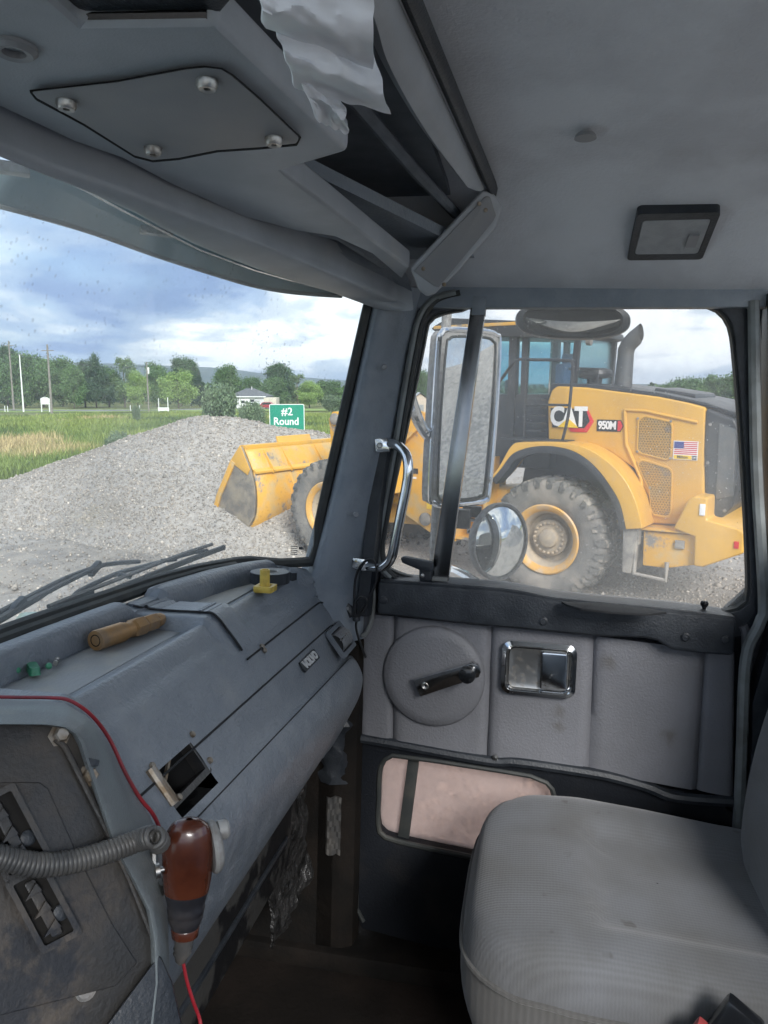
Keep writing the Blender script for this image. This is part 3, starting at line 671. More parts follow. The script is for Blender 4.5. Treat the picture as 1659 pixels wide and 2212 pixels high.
part('duct_bracket', MB().box(onf(-opw*.70, 0, .003), (opw*.24, oph*.05, oph*1.5), np.column_stack((e1, fn, e2))), 'bolt', dash, bev=.0015)
part('duct_brace', MB().tube([onf(-opw*.55, -oph*.2, -.006), onf(opw*.35, oph*.8, -.004)], .0028, 6), 'bolt', dash)
for u_, v_ in ((opw*1.16, oph*.75), (opw*1.14, -oph*.72), (-opw*.72, oph*.86), (-opw*.58, -oph*.9)):
    part('screw', MB().lathe([(.0045, -.002), (.0045, .004), (.0036, .006), (0, .0055)], onf(u_, v_, .001), fn, 7), 'bolt', dash)
# air vent with louvres near the door
vq = [kp(px, py, FP, fn) for px, py in ((696, 1373), (737, 1346), (772, 1392), (728, 1424))]
vc = sum(vq)/4; vw = abs((vq[1]-vq[0])@e1+(vq[2]-vq[3])@e1)/4; vh = abs((vq[0]-vq[3])@e2+(vq[1]-vq[2])@e2)/4
vh = .031; vw = .050
def onv(u_, v_, h): return vc+e1*u_+e2*v_+fn*h
av = part('air_vent', MB().prism([onv(x, y, .001) for x, y in rrect(2*vw*.9, 2*vh*.9, .004)], [onv(x, y, .002) for x, y in rrect(2*vw*.9, 2*vh*.9, .004)]), 'seam', dash)
ro = rrect(2*vw, 2*vh, .005); ri_ = rrect(2*vw*.74, 2*vh*.72, .003); n_ = len(ro)
mb = MB().add([onv(*p, 0) for p in ro]+[onv(*p, .006) for p in ro]+[onv(*p, .006) for p in ri_]+[onv(*p, .002) for p in ri_], [(k*n_+i, k*n_+(i+1)%n_, (k+1)*n_+(i+1)%n_, (k+1)*n_+i) for k in range(3) for i in range(n_)])
part('vent_frame', mb, 'console_dark', av, smooth=30)
for k in range(5):
    u_ = -vw*.50+k*vw*.25
    arc = [onv(u_+.010*math.sin(t), vh*.62*math.cos(t)*-1, .004+.010*math.sin(t)) for t in np.linspace(0, math.pi, 9)]
    mb = MB().grid([[p-fn*.006, p+fn*.0015] for p in arc]); part('louvre', shell([[p-fn*.006, p+fn*.0015] for p in arc], [[p-fn*.006+e1*.002, p+fn*.0015+e1*.002] for p in arc]), 'hatch', av)
part('vent_bar', MB().tube([onv(-vw*.6, vh*.05, .013), onv(vw*.6, vh*.05, .013)], .0015, 6), 'steel', av)
# maker's badge
bp_ = kp(668, 1427, FP, fn)
bd = part('badge', MB().prism([bp_+e1*x+e2*y-fn*.001 for x, y in rrect(.088, .020, .003)], [bp_+e1*x+e2*y+fn*.0022 for x, y in rrect(.088, .020, .003)]), 'black', dash)
text_part('badge_lettering', 'VOLVO', .0205, 'white_letter', bd, bp_+fn*.003, e1, e2, .0012, .0008, .95, 1.12)

# things lying in the trays
ZT = 2.342
a, b = kz(206, 1384, ZT+.013), kz(352, 1336, ZT+.012); ax_ = (b-a); Lb = np.linalg.norm(ax_); ax_ = ax_/Lb
bc = thing('hose_coupling', 'worn brass hose coupling lying in the dash tray', 'hose fitting', (a+b)/2-np.array((0,0,.013)), 'cab')
part('sleeve', MB().lathe([(.0085, 0), (.0135, 0), (.0142, .003), (.0142, Lb*.36), (.0125, Lb*.37), (.0128, Lb*.40), (.0115, Lb*.41), (.011, Lb*.50), (.0, Lb*.5)], a, ax_, 22), 'brass', bc, smooth=30)
part('bore', MB().lathe([(.0084, .0012), (.0084, -.0002), (.0, .0009)], a, ax_, 18), 'hole', bc)
part('hex_nut', MB().lathe([(.012, Lb*.50), (.0145, Lb*.52), (.0145, Lb*.66), (.0125, Lb*.68)], a, ax_, 6), 'brass', bc, smooth=20)
part('hex_nut', MB().lathe([(.0115, Lb*.68), (.0130, Lb*.70), (.0130, Lb*.86), (.0105, Lb*.88)], a, ax_, 6), 'brass', bc, smooth=20)
part('tail', MB().lathe([(.0100, Lb*.88), (.0105, Lb*.90), (.0098, Lb*.96), (.0070, Lb)], a, ax_, 16), 'brass', bc, smooth=30)
tp = kz(583, 1258, 2.356)
tr_ = thing('tape_roll', 'roll of black electrical tape lying in the dash hatch tray', 'tape', tp, 'cab')
part('winding', MB().lathe([(.016, .0), (.036, .0), (.037, .001), (.037, .020), (.036, .021), (.016, .021), (.016, 0)], tp, (0,0,1), 36), 'black', tr_, smooth=30)
part('core', MB().lathe([(.0135, .001), (.0158, .001), (.0158, .0215), (.0135, .0215), (.0135, .001)], tp, (0,0,1), 28), 'mic_grey', tr_)
tl_ = kz(633, 1246, ZT+.012); mb = MB().grid([[tp+np.array((.036, -.012, .001)), tp+np.array((.036, -.012, .019))], [tl_+np.array((-.004,0,-.008)), tl_+np.array((-.004,0,.008))], [tl_+np.array((.006,-.006,-.007)), tl_+np.array((.006,-.006,.007))]]); part('loose_end', mb, 'black', tr_)
yp = kz(573, 1277, 2.358)
yf_ = thing('yellow_fitting', 'small yellow plastic fitting with a square base beside the tape', 'fitting', yp, 'cab')
part('square_base', MB().ring([(yp[0]+x, yp[1]+y) for x, y in rrect(.020, .020, .002)], [(yp[0]+x, yp[1]+y) for x, y in rrect(.036, .034, .005)], 2, yp[2], yp[2]+.011), 'yellow_plastic', yf_, bev=.0015)
part('stem', MB().lathe([(.0088, 0), (.0088, .036), (.0085, .038), (.0062, .038), (.0060, .030), (0, .03)], yp+np.array((0,.001,.001)), (0,0,1), 20), 'yellow_plastic', yf_)
gpz = kz(72, 1452, ZT+.002)
gr_ = thing('green_clip', 'small translucent green plastic clip near the corner of the dash tray', 'clip', gpz, 'cab')
part('clip_body', MB().prism([gpz+np.array((x*.7-y*.7, x*.7+y*.7, 0)) for x, y in rrect(.032, .013, .004)], [gpz+np.array((x*.7-y*.7, x*.7+y*.7, .009)) for x, y in rrect(.028, .011, .004)]), 'green_plastic', gr_)
for s_ in (-1, 1): part('clip_lug', MB().ell(gpz+np.array((s_*.0125, -s_*.0125, .005)), (.0042, .0042, .0042), 10, 6), 'green_plastic', gr_)
fz = kz(122, 1428, ZT+.005)
fu = thing('glass_fuse', 'tiny silver glass fuse lying in the dash tray', 'fuse', fz, 'cab')
fa = unit((.9, .45, 0))
part('tube', MB().lathe([(.0026, -.008), (.0026, .008)], fz, fa, 12), 'chrome', fu)
for s_ in (-1, 1): part('cap', MB().lathe([(.0031, s_*.007-.0025), (.0031, s_*.007+.0025)], fz, fa, 12), 'steel', fu)

# ================================================================== CONTROL PANEL beside the dash
PA = kx(172, 1596, .56); PN = unit((-.50, -.75, .42))
pk = lambda x, y, h=0.0: kp(x, y, PA+PN*h, PN)
cpn = thing('control_panel', 'dirt covered black control panel turned towards the driver', 'control panel', pk(150, 1900), 'cab')
# housing rim from the panel edge up to the dash
inner = [(-260, 1556), (0, 1562), (100, 1563), (140, 1569), (163, 1583), (176, 1606), (188, 1642), (215, 1722), (248, 1818), (290, 1896), (322, 1960), (334, 2030), (336, 2120), (320, 2260)]
outer = [(-260, 1500), (0, 1512), (90, 1513), (140, 1519), (185, 1545), (215, 1575), (238, 1612), (262, 1664), (285, 1706), (312, 1742), (345, 1806), (356, 1900), (362, 2060), (345, 2260)]
rA = []
for (a, b) in zip(inner, outer):
    pi_, po = pk(*a), kx(*b, float(np.interp(b[1], [1500, 1812, 2260], [.682, .66, .575])))
    m_ = (pi_*.45+po*.55)+PN*.012
    rA.append(cat_rom([pi_-PN*.010, pi_+PN*.004, m_, po, po+np.array((.03, .02, -.02))], 5))
rA2 = []
for i in range(len(rA)-1):
    for t in (0, .33, .66): rA2.append([p*(1-t)+q*t for p, q in zip(rA[i], rA[i+1])])
rA2.append(rA[-1]); part('housing', MB().grid(rA2), 'housing', cpn, smooth=70)
poly = [(-260, 1550), (130, 1558), (168, 1580), (182, 1608), (194, 1645), (255, 1822), (328, 1960), (338, 2030), (338, 2270), (-260, 2270)]
part('face_plate', MB().prism([pk(*p, -.012) for p in poly], [pk(*p, -.006) for p in poly]), 'panel_dirty', cpn, bev=.002)
# raised ridge and inner panel
part('ridge', MB().tube([pk(*p, -.004) for p in ((120, 1596), (140, 1614), (170, 1672), (224, 1780), (280, 1900), (326, 2016))], .0026, 8), 'panel_dirty', cpn)
ip = [(-260, 1690), (86, 1690), (104, 1704), (160, 1830), (240, 1992), (296, 2080), (250, 2130), (-260, 2260)]
part('inner_plate', MB().prism([pk(*p, -.0065) for p in ip], [pk(*p, -.0015) for p in ip]), 'panel_dirty', cpn, bev=.0015)
def fr_box(cx, cy, w, h, ang, h0, h1, wall):
    ca, sa = math.cos(R(ang)), math.sin(R(ang))
    f = lambda x, y: (cx+x*ca-y*sa, cy+x*sa+y*ca)
    o_ = [f(x, y) for x, y in rrect(w, h, 8)]; i_ = [f(x, y) for x, y in rrect(w-wall*2, h-wall*2, 5)]
    n_ = len(o_); m_ = MB()
    m_.add([pk(*p, h0) for p in o_]+[pk(*p, h1) for p in o_]+[pk(*p, h1) for p in i_]+[pk(*p, h0+.001) for p in i_], [(k*n_+i, k*n_+(i+1)%n_, (k+1)*n_+(i+1)%n_, (k+1)*n_+i) for k in range(3) for i in range(n_)])
    return m_, i_
# two open vents with broken deflectors
for cx, cy, w, h in ((22, 1800, 118, 190), (94, 1962, 100, 176)):
    m_, i_ = fr_box(cx, cy, w, h, -28, -.002, .006, 14)
    vo = part('panel_vent', MB().prism([pk(*p, -.0012) for p in i_], [pk(*p, -.0006) for p in i_]), 'hole', cpn)
    part('vent_frame', m_, 'panel_dirty', vo, smooth=30)
    ca_, sa_ = math.cos(R(-28)), math.sin(R(-28)); rt2 = lambda x, y: (cx+x*ca_-y*sa_, cy+x*sa_+y*ca_)
    sp2 = [rt2(x, y) for x, y in rrect(26, h-44, 6)]
    part('spine', MB().prism([pk(*p, -.001) for p in sp2], [pk(*p, .005) for p in sp2]), 'panel_dirty', vo, bev=.001)
    for k in (-1, 0, 1):
        tri = [rt2(-30, k*44+10), rt2(12, k*44-16), rt2(16, k*44+6)]
        part('deflector', MB().prism([pk(*p, .003) for p in tri], [pk(p[0]+2, p[1]+3, .008) for p in tri]), 'panel_dirty', vo, bev=.0008)
    part('thumb_wheel', MB().lathe([(.006, 0), (.006, .002), (.004, .003), (0, .003)], pk(*rt2(28, h*.14), .0), PN, 16), 'black', vo)
for px, py in ((130, 1588), (193, 1676)):
    part('hex_bolt', MB().lathe([(.0095, -.004), (.0095, -.0015), (.0062, -.0015), (.0062, .005), (.005, .0065), (0, .0065)], pk(px, py, -.004), PN, 6), 'bolt', cpn, smooth=20)
part('spring_clip', MB().prism([pk(*p, -.004) for p in ((184, 1648), (190, 1636), (216, 1642), (212, 1655), (190, 1656))], [pk(*p, .004) for p in ((184, 1648), (190, 1636), (216, 1642), (212, 1655), (190, 1656))]), 'black', cpn, bev=.001)
part('bolt_hole', MB().lathe([(.0, -.0008), (.006, -.0008), (.0078, .0008), (.0085, -.002)], pk(186, 2138, -.005), PN, 16), 'mic_grey', cpn)
part('lower_skirt', MB().prism([pk(*p, .004) for p in ((230, 2215), (345, 2060), (372, 2120), (420, 2330), (200, 2330))], [pk(*p, -.03) for p in ((230, 2215), (345, 2060), (372, 2120), (420, 2330), (200, 2330))]), 'black', cpn, bev=.004)

# red wire along the housing
wp = [(-60, 1511, .684), (40, 1513, .684), (110, 1514, .682), (150, 1520, .68), (195, 1550, .676), (235, 1602, .674), (268, 1672, .672), (300, 1728, .668), (330, 1766, .664), (348, 1812, .655), (356, 1870, .64), (362, 1940, .62)]
solo('red_wire', MB().tube(cat_rom([kx(a, b, c)+np.array((-.004, -.003, .005)) for a, b, c in wp], 6), .0019, 8), 'red_wire', 'thin red wire running along the edge of the control panel', 'wire', (.67, .4, 2.3), 'cab')
wp = [(396, 2080, .58), (404, 2120, .57), (418, 2165, .56), (432, 2205, .55), (438, 2260, .545)]
solo('red_wire', MB().tube(cat_rom([kx(a, b, c) for a, b, c in wp], 6), .0015, 8), 'red_wire', 'thin red wire hanging below the handheld microphone', 'wire', (.56, .28, 2.1), 'cab')

# hand microphone
mic = thing('hand_microphone', 'brown woodgrain radio microphone with black grip hung on the panel', 'microphone', kx(402, 2060, .57), 'cab')
mo = kx(404, 1900, .575); my = unit(kx(408, 1775, .575)-kx(398, 2040, .575)); mf = unit(np.array((-.92, -.38, .1))-my*(np.array((-.92, -.38, .1))@my)); mx = np.cross(my, mf)
pxm = lambda d: d*.62/FPX                      # pixels to metres at the mic's distance
def micp(s, a, b, t): return mo+my*s+mx*(a*math.cos(t))+mf*(b*math.sin(t))
vy = lambda py: (1900-py)*.665/FPX
prof = [(1764, 8, 6), (1767, 26, 18), (1776, 40, 28), (1795, 52, 36), (1825, 58, 42), (1860, 57, 42), (1900, 54, 40), (1925, 50, 37)]
rows = [[micp(vy(y), pxm(a), pxm(b), t) for t in np.linspace(0, 2*math.pi, 29)[:-1]] for y, a, b in prof]
part('shell', MB().grid(rows, True), 'mic_brown', mic, smooth=80)
prof = [(1925, 50, 37), (1940, 46, 34), (1958, 41, 31), (1962, 43, 33), (1975, 41, 31), (1979, 38, 29), (1984, 40, 31), (1998, 35, 28), (2008, 31, 25)]
part('grip', MB().grid([[micp(vy(y), pxm(a), pxm(b), t) for t in np.linspace(0, 2*math.pi, 29)[:-1]] for y, a, b in prof], True), 'mic_black', mic, smooth=50)
prof = [(2007, 30, 24), (2009, 32, 26), (2028, 30, 25), (2030, 27, 22)]
part('brown_band', MB().grid([[micp(vy(y), pxm(a), pxm(b), t) for t in np.linspace(0, 2*math.pi, 29)[:-1]] for y, a, b in prof], True), 'mic_brown', mic, smooth=50)
prof = [(2030, 24, 20), (2050, 20, 17), (2056, 22, 19), (2062, 18, 16), (2068, 21, 18), (2076, 16, 14), (2086, 13, 12), (2096, 3, 3)]
part('strain_relief', MB().grid([[micp(vy(y), pxm(a), pxm(b), t)-mx*pxm((y-2030)*.12) for t in np.linspace(0, 2*math.pi, 25)[:-1]] for y, a, b in prof], True), 'cord', mic, smooth=50)
gax = mx if (Mcab@mx)@rgt > 0 else -mx
gax = unit(gax*.93-mf*.25+my*.08)
gc = mo+my*vy(1840)+gax*pxm(50)
part('speaker_grille', MB().lathe([(pxm(56), 0), (pxm(60), pxm(6)), (pxm(58), pxm(14)), (pxm(48), pxm(22)), (0, pxm(26))], gc, gax, 30), 'mic_grey', mic, smooth=40)
part('talk_button', MB().lathe([(pxm(22), 0), (pxm(22), pxm(18)), (pxm(17), pxm(24)), (0, pxm(25))], gc+my*pxm(36)+gax*pxm(18), gax, 18), 'mic_grey', mic)
part('hanger_stud', MB().lathe([(pxm(16), 0), (pxm(16), pxm(10)), (pxm(7), pxm(12)), (pxm(7), pxm(24))], mo+my*vy(1862)-gax*pxm(72), gax, 16), 'steel', mic)
cl = [kx(336, 1790, .60), kx(334, 1850, .595), kx(336, 1895, .59), kx(345, 1930, .585), kx(352, 1905, .58)]
part('hanger_clip', MB().tube(cat_rom(cl, 5), .0038, 8), 'steel', mic)
# coiled cord
path = cat_rom([pk(-90, 1838, .018), pk(0, 1852, .018), pk(80, 1868, .018), pk(160, 1860, .018), pk(240, 1837, .019), pk(300, 1815, .022), kx(332, 1808, .54), kx(345, 1822, .55)], 60)
P_ = [Vector(p) for p in path]; s_acc = 0; hel = []; prev = None
Rr = .0070; turns = 50
ln_ = [0]
for a, b in zip(P_, P_[1:]): ln_.append(ln_[-1]+(b-a).length)
N_ = 44*14
for i in range(N_+1):
    s_ = ln_[-1]*i/N_; k = min(int(np.searchsorted(ln_, s_)), len(P_)-1); k = max(k, 1)
    f_ = (s_-ln_[k-1])/max(1e-9, ln_[k]-ln_[k-1]); c_ = P_[k-1].lerp(P_[k], f_); t_ = (P_[k]-P_[k-1]).normalized()
    a_ = Vector((0,0,1)); a_ = (a_-t_*a_.dot(t_)).normalized(); b_ = t_.cross(a_); an = 2*math.pi*turns*i/N_
    hel.append(c_+(a_*math.cos(an)+b_*math.sin(an))*Rr)
solo('coiled_cord', MB().tube(hel, .0024, 7), 'cord', 'grey coiled microphone cord stretched across the control panel', 'cord', (.5, .35, 2.3), 'cab', smooth=80)

# ================================================================== OVERHEAD
ZU = 2.92
oc = thing('overhead_console', 'grey moulded overhead console with an open storage shelf', 'console', (.9, .3, 2.92), 'cab')
front_px = [(-260, 130), (0, 234), (156, 307), (260, 343), (364, 398), (520, 468), (640, 500), (720, 512), (800, 548), (868, 606)]
rear_px = [(884, 580), (608, 371), (754, 328), (468, 54), (175, 58), (110, 0), (20, -90), (-260, -150)]
und = [kz(*p, ZU) for p in front_px]+[kz(*p, ZU) for p in rear_px]
part('shelf_underside', MB().prism([p for p in und], [p+np.array((0,0,.032)) for p in und]), 'console', oc, bev=.008, seg=3)
FA = kz(884, 580, ZU); FN = unit((0.10, -.66, -.75))
fk = lambda x, y, h=0.0: kp(x, y, FA+FN*h, FN)
# deep back and roof of the shelf
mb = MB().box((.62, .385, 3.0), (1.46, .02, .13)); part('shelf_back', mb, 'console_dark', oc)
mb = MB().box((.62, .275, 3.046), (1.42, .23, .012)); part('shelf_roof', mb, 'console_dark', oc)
fup = [kz(x, y, 3.040) for x, y in ((800, -160), (866, 10), (905, 96), (968, 234), (1046, 405))]; flo = [kz(x, y, 3.005) for x, y in ((740, -160), (812, 50), (845, 150), (925, 290), (1010, 404))]
ed_ = [kz(x, y, 3.041) for x, y in ((838, -160), (905, 0), (946, 100), (1004, 240), (1088, 444))]
part('black_gap_strip', shell([[a*(1-t)+b*t+np.array((0, 0, .004-.008*math.sin(math.pi*t))) for t in np.linspace(0, 1, 5)] for a, b in zip(cat_rom(fup, 5), cat_rom(ed_, 5))], [[a*(1-t)+b*t+np.array((0, 0, .008)) for t in np.linspace(0, 1, 5)] for a, b in zip(cat_rom(fup, 5), cat_rom(ed_, 5))]), 'black', oc, smooth=50)  # black sheet laid in as the dark gap between flange and headliner
part('upper_flange', shell([[a*(1-t)+b*t+np.array((0, -.006*math.sin(math.pi*t), -.006*math.sin(math.pi*t))) for t in np.linspace(0, 1, 7)] for a, b in zip(cat_rom(fup, 5), cat_rom(flo, 5))], [[a*(1-t)+b*t+np.array((0, .012, .012)) for t in np.linspace(0, 1, 7)] for a, b in zip(cat_rom(fup, 5), cat_rom(flo, 5))]), 'console', oc, smooth=50)
part('shelf_rib', MB().tube([kz(x, y, 3.02) for x, y in ((700, 140), (800, 255), (900, 372), (985, 462))], .009, 8), 'console_dark', oc)
F2 = unit((-.8, -.4, -.45)); f2 = lambda x, y, h=0.0: kp(x, y, FA+F2*h, F2)
bl = [(886, 578), (1044, 408), (1062, 412), (1086, 446), (1070, 492), (985, 590), (940, 634), (922, 640), (905, 628)]
part('end_block', MB().prism([f2(*p, .004) for p in bl], [f2(*p, -.09) for p in bl]), 'console', oc, bev=.007, seg=3)
sp = [(893, 586), (1048, 424), (1058, 424), (1072, 466), (1066, 478), (948, 622), (938, 618)]
spk = part('speaker_cover', MB().prism([f2(*p, .0) for p in sp], [f2(*p, .0065) for p in sp]), 'hatch', oc, bev=.003)
for px, py in ((912, 578), (957, 612), (1046, 452), (1032, 438)):
    part('screw', MB().lathe([(.0035, .006), (.0035, .008), (.002, .0085), (.0, .008)], f2(px, py), F2, 10), 'bolt', spk)
# screwed hatch plate
hp = [(68, 198), (250, 178), (400, 150), (442, 146), (478, 150), (500, 163), (560, 215), (646, 297), (640, 310), (560, 318), (470, 324), (385, 341), (330, 346), (291, 336), (180, 266), (80, 212)]
hpl = part('hatch_plate', MB().prism([kz(*p, ZU-.0005) for p in hp], [kz(*p, ZU-.006) for p in hp]), 'hatch', oc, bev=.002)
part('hatch_gap', MB().tube([kz(*p, ZU-.0005) for p in hp], .0022, 6, closed=True), 'seam', oc)
for px, py in ((143, 219), (447, 174), (592, 298), (330, 319)):
    p = kz(px, py, ZU-.006); part('hatch_bolt', MB().lathe([(.0085, .001), (.0085, -.004), (.0066, -.007), (.0028, -.0065), (.0026, -.003), (0, -.003)], p, (0,0,1), 16), 'steel', hpl)
p = kz(30, 100, ZU); part('grommet', MB().lathe([(.0165, .001), (.0165, -.003), (.013, -.006), (.0085, -.005), (.008, .004), (0, .004)], p, (0,0,1), 24), 'hatch', oc)
orad = thing('dark_shelf_box', 'black box filling the dark cavity of the overhead shelf', 'radio', kz(320, 20, 2.96), 'cab')  # plain black box added to darken the shelf cavity
rq = [kz(x, y, 2.930) for x, y in ((96, -20), (178, 52), (462, 48), (520, -20), (520, -260), (-60, -260))]
part('case', MB().prism(rq, [p+np.array((0, 0, .06)) for p in rq]), 'black', orad, bev=.004)
part('front_rib', MB().tube([kz(190, 40, 2.928), kz(452, 36, 2.928)], .006, 8), 'black_gloss', orad)
# header trim above the screen
lip = [kz(x, y, 2.897) for x, y in ((-260, 180), (-60, 285), (60, 334), (160, 372), (275, 410), (365, 446), (450, 478), (560, 520), (660, 562), (760, 604), (857, 646), (893, 668))]
gt = [kz(x, y, 2.893) for x, y in ((-260, 190), (-60, 290), (88, 360), (190, 408), (291, 458), (350, 492), (416, 525), (490, 556), (572, 587), (650, 612), (718, 632), (800, 655))]
gt[-1] = kz(800, 662, 2.884); lip[-1] = kz(893, 664, 2.882)
rows = []
for a, b in zip(lip, gt):
    b = b.copy()
    if b[1] < a[1]+.012: b[1] = a[1]+.012
    rows.append(cat_rom([a+np.array((0,.006,.05)), a+np.array((0,.002,.012)), a, a+np.array((0,.005,-.006)), (a+b)/2+np.array((0,0,-.007)), b, b+np.array((0,.012,.02)), b+np.array((0,.03,.06))], 3))
rr = []
for i in range(len(rows)-1):
    for t in (0, .25, .5, .75): rr.append([p*(1-t)+q*t for p, q in zip(rows[i], rows[i+1])])
rr.append(rows[-1]); mb = MB().grid(rr)
ht = struct('header_trim', mb, 'console', (.9, .5, 2.9), 'cab', smooth=70)
rows = []
for (x1, y1), a in zip([(-260, 130), (-100, 190), (0, 232), (100, 280), (200, 322), (280, 352), (364, 398), (450, 438), (540, 474), (640, 500), (730, 520), (840, 590)], lip):
    f_ = kz(x1, y1, ZU+.02); rows.append(cat_rom([f_+np.array((0,-.01,.01)), f_, (f_+a)/2+np.array((0,0,.045)), a+np.array((0,.004,.03)), a+np.array((0,.01,.03))], 4))
part('visor_channel', MB().grid(rows), 'pillar', ht, smooth=70)
mb = MB().box((1.30, .33, 2.975), (.62, .42, .02)); part('roof_filler', MB().ext([(.72, .46), (1.62, .46), (1.62, .10), (1.36, .16), (.72, .40)], 2, 2.972, 2.99), 'pillar', ht)
# crumpled wrapper stuffed in the shelf
def crumple(quad, nu, nv, amp, seed, depth):
    rows = []
    for i in range(nv+1):
        r_ = []
        for j in range(nu+1):
            u_, v_ = j/nu, i/nv
            p = np.array(quad[0])*(1-u_)*(1-v_)+np.array(quad[1])*u_*(1-v_)+np.array(quad[2])*u_*v_+np.array(quad[3])*(1-u_)*v_
            w = mnoise.noise(Vector((u_*1.6+seed, v_*2.2, seed)))*.9+(.5-abs(mnoise.noise(Vector((u_*3+seed, v_*4, 2)))))*.5+mnoise.noise(Vector((u_*9, v_*9, seed)))*.12
            q = p+np.array((mnoise.noise(Vector((u_*4, v_*4, seed+5)))*9, mnoise.noise(Vector((u_*5, v_*5, seed+8)))*9))
            r_.append(fk(q[0], q[1], depth+amp*w+.012*math.sin(math.pi*v_)))
        rows.append(r_)
    return rows
pw = thing('paper_wrapper', 'crumpled white paper wrapper stuffed into the overhead shelf', 'wrapper', fk(700, 200), 'cab')
for k, (q, d_) in enumerate((([(548, -60), (806, -60), (806, 150), (575, 62)], .016), ([(596, 60), (812, 120), (842, 250), (640, 190)], .006), ([(640, 150), (742, 215), (752, 292), (690, 262)], -.002))):
    rA = crumple(q, 26, 20, .010, 3.3*k+1, d_); rB = [[p-FN*.0012 for p in r_] for r_ in rA]
    part('sheet', shell(rA, rB), 'paper', pw, smooth=50)

# ================================================================== DOOR
door = thing('passenger_door', 'truck passenger door with grey vinyl trim and wind-up window', 'door', DOOR_BASE, 'cab')
def yz(pts, X_): return [(float(kx(x, y, X_)[1]), float(kx(x, y, X_)[2])) for x, y in pts]
inner = [(955, 676), (925, 694), (915, 741), (883, 897), (838, 1107), (825, 1185), (834, 1224), (866, 1242), (960, 1262), (1200, 1292), (1400, 1312), (1560, 1322), (1604, 1306), (1617, 1275), (1611, 1100), (1600, 920), (1588, 775), (1579, 708), (1560, 676), (1532, 661), (1490, 657), (1300, 656), (1050, 655), (1000, 668)]
inner_yz = yz(inner, 1.6)
cen = (-.05, 2.6)
inn = radial(cat_rom(inner_yz, 5, True), cen, 140)
outp = [(p[0]*1.0, p[1]) for p in radial(cat_rom(yz([(930, 640), (897, 672), (880, 745), (852, 890), (812, 1100), (798, 1190), (800, 1262), (840, 1300), (960, 1310), (1200, 1340), (1400, 1360), (1590, 1372), (1632, 1340), (1640, 1270), (1634, 1100), (1626, 920), (1618, 700), (1600, 660), (1560, 634), (1300, 630), (1050, 630), (980, 632)], 1.6), 5, True), cen, 140)]
part('window_frame', MB().ring(inn, outp, 0, 1.584, 1.614), 'black', door, bev=.004)
inn2 = [(c[0]+(cen[0]-c[0])*.012, c[1]+(cen[1]-c[1])*.012) for c in inn]
part('window_seal', MB().ring(inn2, [(c[0]*1.0, c[1]) for c in radial([tuple(x) for x in inn], cen, 140)], 0, 1.592, 1.612), 'rubber', door)
# panes
vent_px = [(952, 672), (922, 690), (911, 741), (879, 897), (834, 1107), (821, 1190), (832, 1230), (868, 1250), (948, 1262), (1042, 655), (1000, 662)]
part('vent_pane', MB().ext(yz(vent_px, 1.617), 0, 1.602, 1.606), 'door_glass', door)
main_px = [(1044, 650), (950, 1264), (1200, 1296), (1400, 1316), (1562, 1328), (1604, 1314), (1622, 1270), (1616, 1100), (1606, 920), (1596, 716), (1584, 676), (1548, 652)]
part('window_pane', MB().ext(yz(main_px, 1.621), 0, 1.6065, 1.6115), 'door_glass', door)
bar = yz([(1021, 650), (1053, 650), (970, 1260), (931, 1258)], 1.60)
db = part('division_bar', MB().ext(bar, 0, 1.575, 1.600), 'darkmetal', door, bev=.004)
part('bar_cap', MB().ext(yz([(1024, 645), (1053, 645), (1049, 685), (1020, 685)], 1.60), 0, 1.571, 1.602), 'pillar', db, bev=.002)
part('bar_foot', MB().ext(yz([(938, 1240), (970, 1243), (968, 1264), (932, 1262)], 1.60), 0, 1.570, 1.602), 'seal_grey', db, bev=.002)
lt = part('vent_latch', MB().ext(yz([(908, 1212), (935, 1217), (935, 1252), (908, 1252)], 1.58), 0, 1.560, 1.60), 'black', door, bev=.004)
part('lever', MB().ext(yz([(868, 1203), (874, 1199), (938, 1212), (938, 1232), (908, 1228), (872, 1213)], 1.565), 0, 1.545, 1.565), 'black', lt, bev=.004)
part('pin', MB().lathe([(.0042, 0), (.004, .004), (0, .005)], kx(913, 1243, 1.558), (-1,0,0), 12), 'steel', lt)
# padded rail under the window
rail_px = [(817, 1254), (940, 1262), (1084, 1273), (1150, 1283), (1204, 1294), (1330, 1306), (1444, 1317), (1591, 1336), (1585, 1416), (1520, 1412), (1450, 1404), (1420, 1384), (1390, 1378), (1290, 1374), (1174, 1363), (1024, 1349), (814, 1326)]
rail = part('window_rail', MB().ext(yz(rail_px, 1.55), 0, 1.545, 1.60), 'black', door, bev=.010, seg=3)
top_px = [(822, 1254), (1084, 1273), (1204, 1294), (1444, 1317), (1588, 1336)]
ta = [kx(x, y, 1.552) for x, y in top_px]
part('rail_top', shell([[p+np.array((.0, 0, .003)), p+np.array((.072, 0, .004))] for p in cat_rom(ta, 4)], [[p+np.array((.0, 0, -.012)), p+np.array((.072, 0, -.012))] for p in cat_rom(ta, 4)]), 'black', rail, bev=.002)
sl = [(1212, 1297), (1250, 1298), (1330, 1304), (1400, 1312), (1440, 1320), (1400, 1324), (1320, 1320), (1255, 1312), (1225, 1304)]
zz_ = float(kx(1330, 1306, 1.552)[2])+.006
part('grip_slot', MB().ext([tuple(kz(x, y, zz_)[:2]) for x, y in sl], 2, zz_-.006, zz_-.0015), 'seam', rail, bev=.001)  # dark plate standing in for the shaded recess of the slot
for px, py in ((829, 1296), (1174, 1342), (1481, 1376), (1567, 1382)):
    part('screw', MB().lathe([(.0085, -.002), (.0085, .003), (.006, .0045), (.0055, .003), (.002, .003), (0, .0035)], kx(px, py, 1.545), (-1,0,0), 14), 'black', rail)
